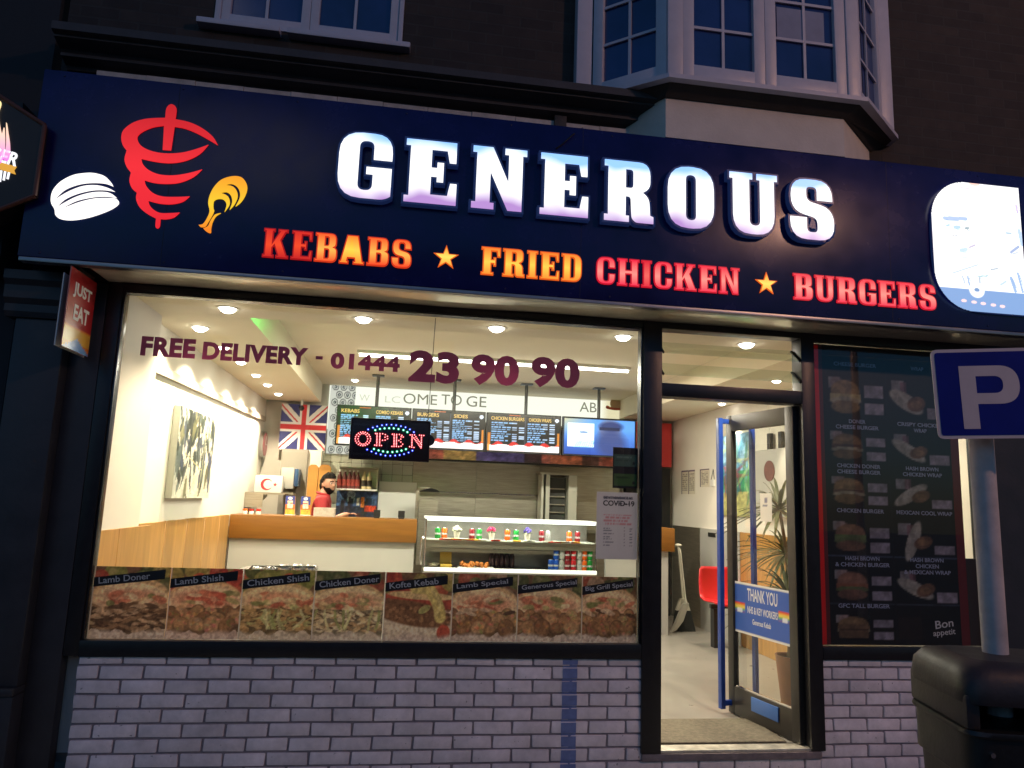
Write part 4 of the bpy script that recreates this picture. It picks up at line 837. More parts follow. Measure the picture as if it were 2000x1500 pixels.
# picture rail along the painted wall
r0, r1 = WX(295, 712, LX0+0.04), WX(540, 830, LX0+0.04); rzm = (r0[2]+r1[2])/2
tag(obj('picture_rail', MB().prism([(0.745, r0[2]-0.03), (BKY-0.06, r1[2]-0.03), (BKY-0.06, r1[2]+0.03), (0.745, r0[2]+0.03)], 'x', LX0+0.0005, LX0+0.03), mat('rail_paint', (0.42, 0.37, 0.30), 0.6)), 'brown grey picture rail along the white wall above the canvas', 'rail')
# wood cladding, each board its own
WOOD = wood_mat('oak_board', lin('#b98a4e'), (6, 6, 0.7), 0.72)
WOODH = wood_mat('oak_counter', lin('#86571f'), (0.6, 5, 7), 0.72)
dd = thing('wall_cladding', 'honey oak wall cladding below the leaf canvas', 'cladding', (LX0, 2, FZ))
y = 0.10; k = 0
while y < 3.66:
    w = (0.30, 0.24, 0.33, 0.27)[k % 4]; y1 = min(y+w, 3.665)
    x1 = (-0.006 if y < 0.72 else LX0+0.018)+0.002*(k % 2)
    zt_ = 1.150 if y < 0.72 else 1.152+0.003*(k % 2)
    obj('board', MB().rbox(LX0+0.0005 if y > 0.72 else -0.0115, x1, y+0.001, y1-0.001, FZ+0.001, zt_, 0.002, 1), WOOD, dd); y = y1; k += 1
# ------------------------------------------------------------------ downlights
WARM = (1.0, 0.82, 0.59)
LENS = emis('downlight_lens', (1.0, 0.93, 0.80), 26)
RING = mat('downlight_ring', (0.75, 0.73, 0.68), 0.35)
def downlight(x, y, z, e, label, group, spot=74, r=0.042, blend=0.55):
    t = thing('downlight', label, 'downlight', (x, y, z), group=group)
    obj('ring', MB().lathe((0, 0, 0), [(r+0.018, 0.0), (r+0.018, -0.004), (r+0.004, -0.006), (r, -0.001)], 20), RING, t, local=True)
    obj('lens', MB().lathe((0, 0, 0), [(0.001, -r*0.62), (r*0.5, -r*0.57), (r*0.85, -r*0.36), (r*1.0, -r*0.1), (r*1.0, -0.001)], 18), LENS, t, local=True)
    ld = bpy.data.lights.new('lamp', 'SPOT'); ld.energy = e; ld.color = WARM; ld.spot_size = math.radians(spot); ld.spot_blend = blend; ld.shadow_soft_size = 0.025
    lo = bpy.data.objects.new('lamp', ld); COL.objects.link(lo); lo.parent = t; lo.location = (0, 0, -r*0.62-0.008)
    return t
for px, py in ((445, 602), (710, 622), (970, 640), (1217, 657), (1458, 672), (1700, 688)):
    p = WZ(px, py, BZ); downlight(p[0], p[1], BZ, 100, 'round downlight in the row just inside the shop windows', 'window downlights', 120, 0.05, 0.9)
for px, py in ((400, 640), (450, 679), (488, 708), (517, 733), (543, 752), (566, 770), (585, 786)):
    p = WZ(px, py, BZ); downlight(0.16, p[1], BZ, 120, 'small downlight in the row beside the canvas wall', 'wall washing downlights', 128, 0.05 if px == 400 else 0.04, 0.5)
for px, py in ((1410, 788), (1372, 812)):
    p = WZ(px, py, BZ); downlight(p[0], min(p[1], 4.9), BZ, 120, 'small downlight over the seats by the notices', 'seat downlights', 80, 0.036, 0.5)
downlight(4.95, 1.7, BZ, 120, 'small downlight over the seats by the notices', 'seat downlights', 80, 0.036, 0.5)
downlight(1.02, 4.72, CZ, 42, 'downlight over the worktop behind the man in red', None, 120, 0.04, 0.6)
# strip light on the raised ceiling
s0, s1 = WZ(702, 692, CZ-0.04), WZ(1232, 722, CZ-0.04)
stl = thing('strip_light', 'long white fluorescent strip light on the raised ceiling', 'light', ((s0[0]+s1[0])/2, s0[1], CZ-0.05))
box('housing', s0[0]-0.02, s1[0]+0.02, s0[1]-0.03, s0[1]+0.03, CZ-0.03, CZ-0.0005, WHITEPL, stl)
obj('tube', MB().cyl((s0[0], s0[1], CZ-0.045), (s1[0], s0[1], CZ-0.045), 0.014, n=10), emis('tube_light', (1.0, 0.96, 0.82), 9), stl)
ad = bpy.data.lights.new('tube_lamp', 'AREA'); ad.shape = 'RECTANGLE'; ad.size = s1[0]-s0[0]; ad.size_y = 0.05; ad.energy = 150; ad.color = (1.0, 0.93, 0.74)
ao = bpy.data.objects.new('tube_lamp', ad); COL.objects.link(ao); ao.parent = stl; ao.location = (0, 0, -0.02)
# green strip hidden in the ceiling recess
tag(box('led_strip', 0.60, 1.25, 0.625, 0.645, CZ-0.06, CZ-0.05, emis('green_led', (0.05, 1.0, 0.13), 90)), 'green glowing strip in the corner of the ceiling recess', 'led strip')
# ------------------------------------------------------------------ counter
WPAN = mat('white_counter_panel', (0.42, 0.41, 0.385), 0.45, noise=0.03)
ct = thing('counter', 'white serving counter with deep oak top edge', 'counter', (0.9, 3.9, FZ))
box('front_panel', LX0+0.03, 1.835, 3.70, 3.74, FZ, 0.918, WPAN, ct); box('side_panel', 1.80, 1.836, 3.7405, 4.15, FZ, 0.918, WPAN, ct)
box('oak_edge', LX0+0.022, 1.85, 3.665, 3.699, 0.915, 1.155, WOODH, ct, r=0.003); box('oak_top', LX0+0.022, 1.85, 3.6995, 4.12, 1.12, 1.156, WOODH, ct, r=0.002)
c2 = thing('end_counter', 'short white counter with oak top beside the broom', 'counter', (4.3, 3.9, FZ))
box('front_panel', 3.95, 4.68, 3.70, 3.74, FZ, 0.895, WPAN, c2); box('side_panel', 4.64, 4.681, 3.7405, 4.1, FZ, 0.895, WPAN, c2)
box('oak_edge', 3.95, 4.745, 3.665, 3.699, 0.893, 1.15, WOODH, c2, r=0.003); box('oak_top', 3.95, 4.745, 3.6995, 4.1, 1.11, 1.151, WOODH, c2, r=0.002)
# ------------------------------------------------------------------ glass display case
DX0, DX1, DY0, DY1 = 1.935, 3.84, 3.60, 4.10
LIT = emis('case_lamp', (1.0, 0.98, 0.88), 2.2)
dc = thing('display_case', 'glass fronted steel display case between the two counters', 'display case', (2.9, 3.85, FZ))
box('base', DX0, DX1, DY0+0.03, DY1, FZ, 0.625, STEEL, dc, r=0.006); box('glow_lip', DX0+0.01, DX1-0.01, DY0, DY0+0.04, 0.628, 0.668, emis('case_lip_glow', (1.0, 0.97, 0.85), 0.95, (0.5, 0.5, 0.48)), dc, r=0.006)  # the lip is no lamp; its glow stands for case light falling on it
box('deck', DX0, DX1, DY0+0.042, DY1, 0.630, 0.655, STEEL, dc); box('top', DX0, DX1, DY0+0.03, DY1, 1.172, 1.196, emis('case_top_glow', (1.0, 0.97, 0.85), 0.85, (0.5, 0.5, 0.48)), dc, r=0.006)  # the top's glow likewise stands in for light from the case lamps
box('lamp_bar', DX0+0.02, DX1-0.02, DY0+0.06, DY0+0.10, 1.155, 1.1715, LIT, dc); box('back_panel', DX0+0.01, DX1-0.01, DY1-0.02, DY1-0.005, 0.656, 1.171, mat('case_back', (0.40, 0.39, 0.35), 0.4, metal=0.5, noise=0.15), dc)
zsh = 0.962
box('shelf', DX0+0.02, DX1-0.02, DY0+0.08, DY1-0.03, zsh-0.012, zsh, mat('shelf_glass_edge', (0.75, 0.77, 0.70), 0.25), dc); box('shelf_rail', DX0+0.02, DX1-0.02, DY0+0.10, DY0+0.12, zsh-0.09, zsh-0.014, STEEL, dc)
box('lower_rail', DX0+0.02, DX1-0.02, DY0+0.14, DY0+0.16, zsh-0.14, zsh-0.10, STEEL, dc)
for xx in (DX0+0.005, DX1-0.02): box('post', xx, xx+0.014, DY0+0.03, DY0+0.045, 0.669, 1.171, CHROME, dc)
box('glass_front', DX0+0.02, DX1-0.021, DY0+0.034, DY0+0.040, 0.669, 1.1715, GLASS, dc)
obj('grab_rail', MB().tube([(DX0-0.02, DY0, 0.70), (DX0-0.03, DY0-0.02, 0.76), (DX0-0.03, DY0-0.02, 0.95), (DX0-0.01, DY0+0.02, 0.99)], 0.011, 8), CHROME, dc)
cl = bpy.data.lights.new('case_lamp', 'AREA'); cl.shape = 'RECTANGLE'; cl.size = DX1-DX0-0.1; cl.size_y = 0.04; cl.energy = 9; cl.color = (1, 0.95, 0.82)
co = bpy.data.objects.new('case_lamp', cl); COL.objects.link(co); co.parent = dc; co.location = Vector(((DX0+DX1)/2, DY0+0.08, 1.15))-wloc(dc)
tape = MB(); rr = random.Random(4)
for i, (c, nm) in enumerate((('#d83a20', 'red'), ('#f0b838', 'yellow'), ('#e8e4d8', 'white'))):
    b = MB()
    for k in range(9):
        x = DX0+0.05+rr.random()*(DX1-DX0-0.2); b.rbox(x, x+0.09, DY0+0.072, DY0+0.078, zsh-0.008+0.002*i, zsh+0.008+0.002*i, 0.002, 1)
    obj('price_ticket', b, mat('ticket_'+nm, lin(c), 0.5), dc)['kind'] = 'stuff'
CANC = {'green': '#1f8a3a', 'orange': '#e8641e', 'red': '#c01f2a', 'dark red': '#7e1a24', 'silver': '#a8a8a4', 'blue': '#1f4fae', 'white': '#d8d6d0'}
def can(x, y, z, c, label, group):
    t = thing('drink_can', label, 'drink can', (x, y, z), group=group)
    obj('body', MB().lathe((0, 0, 0), [(0.024, 0), (0.032, 0.008), (0.032, 0.098), (0.026, 0.112)], 14), mat('can_'+c, lin(CANC[c]), 0.3, metal=0.35, noise=0.25, nscale=30), t, local=True)
    obj('lid', MB().lathe((0, 0, 0), [(0.026, 0.1125), (0.027, 0.116), (0.022, 0.1165), (0.021, 0.113)], 12), CHROME, t, local=True)
    obj('print_band', MB().lathe((0, 0, 0), [(0.0324, 0.042), (0.0324, 0.062)], 14), mat('can_band', (0.42, 0.40, 0.40), 0.35, noise=0.5, nscale=50), t, local=True)
SHL = {855: 'green can in the corner of the upper shelf by the oak counter', 868: 'orange can next to the cream flower pot', 922: 'dark red can between the cream flowers and a green can', 936: 'green can next to the pink flower pot', 991: 'orange can between pink flowers and a green can', 1008: 'green can next to the purple flower pot', 1058: 'dark red can next to the lone silver can on the shelf', 1070: 'lone silver can on the upper shelf', 1112: 'orange can away from all flower pots on the shelf', 1128: 'dark red can next to the last orange can of the shelf'}
for px, c in ((855, 'green'), (868, 'orange'), (922, 'dark red'), (936, 'green'), (991, 'orange'), (1008, 'green'), (1058, 'dark red'), (1070, 'silver'), (1112, 'orange'), (1128, 'dark red')):
    p = W(px, 1040, 3.78); can(p[0], 3.78, zsh+0.001, c, SHL[px], 'cans on the shelf of the case')
for px, c in ((1076, 'blue'), (1086, 'blue'), (1097, 'silver'), (1108, 'dark red'), (1120, 'red'), (1132, 'silver'), (1141, 'orange'), (1152, 'green')):
    p = W(px, 1095, 3.74)
    for lv in range(1 if px == 1076 else 2): can(p[0], 3.74, 0.656+0.1175*lv, c, (('lower', 'upper')[lv] if px != 1076 else 'single')+f' {c} can of the block at the bottom of the case'+{1097: ' beside the blue', 1132: ' between red and orange'}.get(px, ''), 'cans in the block')
for px, c, nm in ((892, '#efe9cf', 'cream'), (960, '#d8285a', 'pink'), (1030, '#5a4aa0', 'purple')):
    p = W(px, 1045, 3.76); t = thing('flower_pot', f'white pot of {nm} flowers in the display case', 'flower pot', (p[0], 3.76, zsh+0.001))
    obj('pot', MB().lathe((0, 0, 0), [(0.026, 0), (0.037, 0.075), (0.039, 0.08), (0.034, 0.08)], 14), mat('pot_white', (0.72, 0.66, 0.56), 0.5), t, local=True)
    b = MB(); rr = random.Random(px)
    for k in range(26):
        a, q = rr.random()*6.3, rr.random()**.5*0.048; b.sphere((q*math.cos(a), q*math.sin(a), 0.092+0.04*(1-(q/0.05)**2)+rr.uniform(-.006, .006)), rr.uniform(0.009, 0.014), 7, 5)
    obj('blossom', b, mat('blossom_'+nm, lin(c), 0.7), t, local=True)
    b = MB()
    for k in range(9):
        a = k*0.7+rr.random(); b.add([(0, 0, 0.075), (0.03*math.cos(a-.3), 0.03*math.sin(a-.3), 0.085), (0.062*math.cos(a), 0.062*math.sin(a), 0.075+rr.random()*.02), (0.03*math.cos(a+.3), 0.03*math.sin(a+.3), 0.08)], [(0, 1, 2, 3)])
    obj('leaf', b, mat('pot_leaf', (0.10, 0.16, 0.04), 0.6), t, local=True)
p = W(871, 1100, 3.80); t = thing('yellow_box', 'open yellow foam takeaway box in the display case', 'food box', (p[0], 3.82, 0.656))
obj('tray', MB().rbox(-0.065, 0.065, -0.06, 0.06, 0, 0.035, 0.01), mat('yellow_foam', lin('#d8b048'), 0.6), t, local=True); obj('lid', MB().rbox(-0.065, 0.065, 0.055, 0.075, 0.03, 0.165, 0.012), MATS['yellow_foam'], t, local=True)
p = W(846, 1104, 3.75); tag(obj('steel_bowl', MB().lathe((p[0], 3.78, 0.656), [(0.03, 0), (0.06, 0.02), (0.07, 0.045), (0.066, 0.045), (0.055, 0.02), (0.001, 0.01)], 18), STEEL), 'small steel bowl beside the yellow foam box', 'bowl')
p0, p1 = W(900, 1104, 3.76), W(955, 1106, 3.76); t = thing('chicken_tray', 'tray of orange fried chicken pieces in the display case', 'food tray', ((p0[0]+p1[0])/2, 3.78, 0.656))
hw = (p1[0]-p0[0])/2; obj('tray', MB().rbox(-hw-0.03, hw+0.05, -0.09, 0.09, 0, 0.012, 0.004), WHITEPL, t, local=True)
rr = random.Random(2)
for k in range(26):
    b = MB().sphere((0, 0, 0), 0.024, 9, 6, (rr.uniform(.8, 1.3), rr.uniform(.8, 1.2), rr.uniform(.7, 1))); b.v = [(x*(1+.25*math.sin(z*220+k)), y_*(1+.2*math.sin(x*180+k)), z) for x, y_, z in b.v]
    o = obj('chicken_piece', b, mat('fried_chicken', lin('#c9762e'), 0.6, noise=0.35, nscale=60), t, local=True); o.location = (rr.uniform(-hw, hw), rr.uniform(-.06, .06), 0.028+0.022*(k % 3 == 0)); o.rotation_euler = (rr.random()*6, rr.random()*6, rr.random()*6)
def bottle(x, y, z, h, c, cap, label, group, lab=None, r=0.028):
    t = thing('sauce_bottle', label, 'bottle', (x, y, z), group=group)
    obj('body', MB().lathe((0, 0, 0), [(r*.9, 0), (r, 0.01), (r, h*.6), (r*.45, h*.82), (r*.4, h*.9)], 12), mat('bottle_'+c, lin(c), 0.35), t, local=True)
    obj('cap', MB().lathe((0, 0, 0), [(r*.42, h*.9), (r*.42, h), (r*.2, h)], 10), mat('cap_'+cap, lin(cap), 0.4), t, local=True)
    if lab: obj('label_band', MB().lathe((0, 0, 0), [(r*1.015, h*.15), (r*1.015, h*.5)], 12), mat('band_'+lab, lin(lab), 0.5, noise=0.5, nscale=60), t, local=True)
for k, px in enumerate((960, 970, 980, 990, 1000)):
    p = W(px, 1100, 3.9); bottle(p[0], 3.92, 0.656, 0.20, '#3a2a30', '#d8d2c0', 'dark sauce bottle with pale cap in the display case', 'dark bottles in the case', '#5a4048', 0.03)
# ------------------------------------------------------------------ things on the counter
for k, (px, c) in enumerate(((479, '#e06a20'), (491, '#a02018'), (505, '#c8281c'))):
    p = W(px, 1000, 3.85); t = thing('spice_jar', f'small glass jar with {("orange", "dark red", "bright red")[k]} lid on the oak counter', 'jar', (p[0], 3.85, 1.157))
    obj('jar', MB().lathe((0, 0, 0), [(0.024, 0), (0.026, 0.03), (0.022, 0.036)], 12), mat('jar_glass', (0.72, 0.70, 0.64), 0.2), t, local=True); obj('lid', MB().lathe((0, 0, 0), [(0.027, 0.0365), (0.027, 0.056), (0.005, 0.057)], 12), mat('jar_lid'+str(k), lin(c), 0.45), t, local=True)
for k, (px, tl) in enumerate(((567, -0.1), (597, 0.15))):
    p = W(px, 1003, 3.86); a = Art(16, 30, (190, 90, 40)); a.mask(a.v > 0.55, (40, 50, 120)); a.mask((a.v < 0.3), (240, 150, 50)); a.rect(.2, .8, .35, .75, (235, 200, 170)); a.ell(.5, .88, .22, .08, (240, 230, 225)); a.textrow(.25, .75, .62, .04, (180, 40, 40), k); a.grain(.3, 8, k)
    t = thing('leaflet_stand', ('leaning stand of orange and blue menu leaflets near the red lidded jars', 'stand of orange and blue menu leaflets next to the carton')[k], 'leaflets', (p[0], 3.86, 1.157))
    sheet('leaflet', a, (p[0]-0.05, 3.83, 1.165), (1, tl, 0), (-0.06, 0.15, 1), 0.10, 0.20, PRINT, t, th=0.02)
    obj('stand', MB().rbox(p[0]-0.055, p[0]+0.055, 3.82, 3.90, 1.1572, 1.168, 0.003, 1), mat('clear_acrylic', (0.6, 0.62, 0.6), 0.15), t)
p0, p1 = W(612, 1004, 3.82), W(653, 1006, 3.82); t = thing('carton', 'greyish open cardboard carton in front of the man in red', 'carton', ((p0[0]+p1[0])/2, 3.9, 1.157))
CART = mat('grey_card', (0.45, 0.40, 0.34), 0.8, noise=0.3, nscale=25)
for n_, v in (('front', (p0[0], p1[0], 3.82, 3.826, 1.157, 1.25)), ('back', (p0[0], p1[0], 3.96, 3.966, 1.157, 1.25)), ('side', (p0[0], p0[0]+0.006, 3.8265, 3.9595, 1.157, 1.248)), ('side', (p1[0]-0.006, p1[0], 3.8265, 3.9595, 1.157, 1.248)), ('bottom', (p0[0]+0.0065, p1[0]-0.0065, 3.8265, 3.9595, 1.1572, 1.162))): box(n_, *v, CART, t)
for k, px in enumerate((736, 784)):
    p = W(px, 1006, 3.85); t = thing('card_stand', ('black menu card stand next to the carton end of the counter', 'black menu card stand next to the display case')[k], 'card stand', (p[0], 3.85, 1.157))
    obj('card', MB().rbox(-0.036, 0.036, -0.004, 0.004, 0.012, 0.088, 0.002, 1), BLACKPL, t, local=True); obj('foot', MB().rbox(-0.03, 0.03, -0.03, 0.03, 0, 0.0125, 0.003, 1), BLACKPL, t, local=True)
# ------------------------------------------------------------------ back of shop: tiles, shelf, steel
TILE = mat('pale_green_tile', (0.55, 0.57, 0.47), 0.22, noise=0.05, nscale=3)
tx0, tx1 = 0.62, 1.80
tw = thing('tiled_wall', 'pale square tiled wall behind the serving counter', 'wall', ((tx0+tx1)/2, BKY, 1.0))
box('grout', tx0, tx1, BKY, BKY+0.028, 0.9, 2.06, mat('grout', (0.22, 0.21, 0.18), 0.9), tw)
tm = MB().rbox(0.002, 0.128, -0.008, 0.002, 0.002, 0.128, 0.003, 1).mesh('tile'); tm.materials.append(TILE)
for i in range(9):
    for j in range(8):
        o = bpy.data.objects.new('tile', tm); COL.objects.link(o); o.parent = tw; o.location = Vector((tx0+0.005+i*0.13, BKY-0.0005, 1.02+j*0.13))-wloc(tw)
# recess unit with bottles, city poster below
sx0, sx1 = W(660, 950, 4.95)[0], W(737, 950, 4.95)[0]; sz = W(700, 955, 4.95)[2]
sh = thing('bottle_shelf', 'white wall shelf holding rows of sauce bottles behind the man', 'shelf', ((sx0+sx1)/2, 5.0, sz))
box('board', sx0-0.01, sx1, 4.90, 5.18, sz-0.018, sz, WHITEPL, sh); box('back', sx0, sx1, 5.182, 5.19, sz+0.001, sz+0.26, STEEL, sh); box('side', sx1-0.012, sx1-0.001, 4.95, 5.181, sz+0.001, sz+0.26, STEEL, sh); box('top', sx0, sx1, 4.94, 5.1815, sz+0.261, sz+0.272, STEEL, sh)
for k, px in enumerate((663, 673, 682, 690, 698)):
    p = W(px, 940, 5.0); bottle(p[0], 5.02, sz+0.001, 0.23, '#5a2a28', '#d8d4c8', 'dark red sauce bottle on the wall shelf', 'dark bottles on the wall shelf', '#9a4038', 0.032)
for k, px in enumerate((711, 721)):
    p = W(px, 940, 5.0); bottle(p[0], 5.02, sz+0.001, 0.22, '#cdbb8c', '#c8b888', 'cream coloured sauce bottle on the wall shelf', 'cream bottles on the wall shelf', '#3a342c', 0.032)
a = Art(60, 40, (40, 46, 70)); rr = random.Random(5)
a.mask(a.v > .55, (70, 96, 140)); a.rect(.30, .40, .3, 1, (130, 160, 190)); a.ell(.35, .9, .1, .3, (170, 195, 215))
for k in range(26):
    u0 = rr.random(); w_ = rr.uniform(.03, .10); h_ = rr.uniform(.2, .85); a.rect(u0, u0+w_, .05, h_, rr.choice([(30, 28, 40), (52, 40, 48), (24, 36, 66), (90, 40, 36), (200, 90, 40), (60, 64, 88), (36, 30, 34)]), .9)
a.rect(.70, .98, .42, .58, (214, 66, 34)).rect(.50, .56, .6, .8, (240, 232, 220)).rect(.60, .68, .55, .85, (230, 130, 50)); a.rect(0, 1, 0, .16, (40, 24, 26)); a.grain(.5, 20, 3)
tag(sheet('city_poster', a, (W(655, 1005, 5.18)[0], 5.172, 1.02), XA, ZA, W(736, 1005, 5.18)[0]-W(655, 1005, 5.18)[0], W(690, 958, 5.18)[2]-1.03, PRINT), 'dark city skyline poster on the tiles behind the man', 'poster')
wp0, wp1 = W(739, 970, 5.1)[0], W(813, 970, 5.1)[0]
tag(box('white_board', wp0, wp1, 5.12, 5.19, 0.95, W(770, 941, 5.1)[2], mat('gloss_white_board', (0.85, 0.84, 0.80), 0.3)), 'glossy white board on the tiles beside the city poster', 'board')
box_ = thing('steel_splashback', 'dull steel splashback panel above the cooking range', 'splashback', (3.1, BKY, 1.0))
for k, (xa, xb) in enumerate(((1.80, 2.62), (2.623, 3.45), (3.453, 4.549))): box('panel', xa, xb, BKY-0.012-0.001*k, BKY+0.029, 0.4, 2.30, STEEL, box_)
box('ledge', 1.9, 4.5, BKY-0.20, BKY-0.016, 1.02, 1.06, STEEL, box_); box('seam', 1.8, 3.45, BKY-0.018, BKY-0.0125, W(950, 964, BKY)[2]-0.006, W(950, 964, BKY)[2]+0.006, CHROME, box_)
# extractor hood with a printed band
hz0, hz1 = W(900, 900, 4.55)[2], W(900, 882, 4.55)[2]
hd = thing('extractor_hood', 'long steel extractor hood with a sunset picture band below the screens', 'extractor hood', (3.0, 4.9, hz0))
hx0, hx1 = 1.16, 4.48
box('body', hx0, hx1, 4.56, BKY-0.02, hz0+0.005, 2.34, STEEL, hd)
a = Art(150, 8, (190, 110, 100)); a.grain(.25, 30, 2)
for u0, u1, c in ((.0, .12, (215, 140, 120)), (.12, .2, (120, 80, 80)), (.30, .42, (205, 185, 120)), (.42, .60, (86, 90, 170)), (.60, .66, (60, 50, 60)), (.70, .82, (205, 120, 90)), (.82, .88, (80, 56, 56)), (.9, 1, (170, 80, 70))): a.rect(u0, u1, 0, 1, c, .85)
a.grain(.4, 60, 5)
sheet('picture_band', a, (hx0, 4.553, hz0+0.012), XA, ZA, hx1-hx0, hz1-hz0, print_mat('band_lit', .4), hd); box('edge', hx0, hx1, 4.548, 4.5595, hz0-0.012, hz0+0.010, BLACKPL, hd)
# upright grill
g0, g1 = W(1062, 960, 4.85), W(1130, 960, 4.85); gz1 = W(1095, 928, 4.85)[2]
gr = thing('upright_grill', 'tall narrow upright grill cabinet against the steel splashback', 'grill', ((g0[0]+g1[0])/2, 4.95, 1.0))
box('back', g0[0]+0.10, g1[0]-0.14, 5.0, 5.06, 1.0, gz1-0.03, mat('burner_dark', (0.05, 0.05, 0.045), 0.6), gr)
for xx, ww in ((g0[0]-0.03, 0.03), (g0[0]+0.03, 0.05), (g1[0]-0.13, 0.11)): box('upright', xx, xx+ww, 4.86, 5.1, 1.0, gz1, mat('grill_door', (0.62, 0.60, 0.52), 0.35, metal=0.3), gr)
box('cap', g0[0]-0.05, g1[0], 4.85, 5.15, gz1+0.0005, gz1+0.03, STEEL, gr)
for k in range(6): box('burner_bar', g0[0]+0.11, g1[0]-0.145, 4.97, 4.999, 1.06+k*0.1, 1.075+k*0.1, STEEL, gr)
p = W(840, 959, 4.7); hl = thing('heat_lamp', 'black disc heat lamp on a steel post beside the tiles', 'heat lamp', (p[0], 4.7, 1.0))
obj('shade', MB().lathe((p[0], 4.7, p[2]-0.01), [(0.12, 0), (0.125, 0.008), (0.08, 0.03), (0.02, 0.045), (0.001, 0.045)], 20), BLACKPL, hl); box('post', p[0]-0.17, p[0]-0.13, 4.68, 4.72, 0.9, p[2]+0.01, STEEL, hl); box('arm', p[0]-0.129, p[0], 4.692, 4.708, p[2]+0.03, p[2]+0.045, STEEL, hl); box('cabinet', p[0]-0.128, p[0]+0.10, 4.62, 4.95, 0.6, p[2]-0.10, STEEL, hl)
# ------------------------------------------------------------------ lit welcome band on the back wall
wy = BKY-0.01; a = Art(300, 44, (255, 252, 236)); 
wx0_, wx1_ = W(641, 800, wy)[0], 4.54; wzb, wzt = 2.22, 2.785
a.mask(np.clip((a.u-.93)/.03, 0, 1), (226, 214, 176))
wb = thing('welcome_band', 'bright backlit welcome band across the wall above the menu screens', 'sign', ((wx0_+wx1_)/2, wy, wzb))
sheet('lit_panel', a, (wx0_, wy-0.004, wzb), XA, ZA, wx1_-wx0_, wzt-wzb, print_mat('lit_band', .4, estr=1.15), wb)
INK = emis('grey_ink', (0.42, 0.40, 0.30), 0.5, (0.1, 0.1, 0.08)); INKL = emis('pale_ink', (0.85, 0.83, 0.70), 0.8, (0.1, 0.1, 0.08))
def wtext(s, xa, xb, ya, yb, m, bold=0.0):
    l = W(xa, (ya+yb)/2, wy); r = W(xb, (ya+yb)/2+0.028*(xb-xa), wy); h = W(xa, ya, wy)[2]-W(xa, yb, wy)[2]
    text('lettering', s, (l[0], wy-0.005, W(xa, yb, wy)[2]), XA, ZA, r[0]-l[0], h, m, wb, bold, 0.002)
wtext('W', 702, 722, 770, 783, INKL); wtext('LC', 752, 782, 773, 786, INKL); wtext('OME', 788, 854, 768, 788, INK); wtext('TO', 862, 902, 770, 790, INK); wtext('GE', 911, 950, 773, 794, INK); wtext('AB', 1132, 1165, 785, 804, INK)

# emblem at the end of the band
em = W(1203, 793, wy); b = MB().lathe((0, 0, 0), [(0.085, 0), (0.085, 0.002), (0.0, 0.002)], 24); b.v = [(em[0]+x, wy-0.0045-z, em[2]+0.03+y_) for x, y_, z in b.v]; obj('emblem', b, mat('emblem_tan', (0.55, 0.38, 0.24), 0.7), wb)
obj('emblem_ribbon', shift(outline_mesh([smooth_closed([(-.14, -.05), (-.07, -.065), (0, -.07), (.07, -.065), (.14, -.05), (.13, -.01), (.07, -.03), (0, -.035), (-.07, -.03), (-.13, -.01)])], .002), em[0], wy-0.0066, em[2]+0.01), mat('emblem_red', (0.45, 0.10, 0.06), 0.7), wb)
# patterned panel with eyes
a = Art(36, 76, (250, 248, 236))
for j in range(9):
    for i in range(3):
        cu, cv = .2+i*.32+(.16 if j % 2 else 0), .06+j*.115
        a.ell(cu, cv, .13, .055, (40, 44, 46), soft=.1); a.ell(cu, cv, .105, .042, (245, 243, 232), soft=.1); a.ell(cu, cv, .06, .026, (36, 52, 60), soft=.1); a.ell(cu, cv, .02, .01, (240, 240, 230), soft=.1)
tag(sheet('patterned_panel', a, (W(637, 880, wy)[0], wy-0.018, W(650, 886, wy)[2]), XA, ZA, 0.32, wzt-W(650, 886, wy)[2], print_mat('lit_pattern', .4, estr=0.75)), 'white panel printed with rows of black eye motifs beside the flag', 'panel')
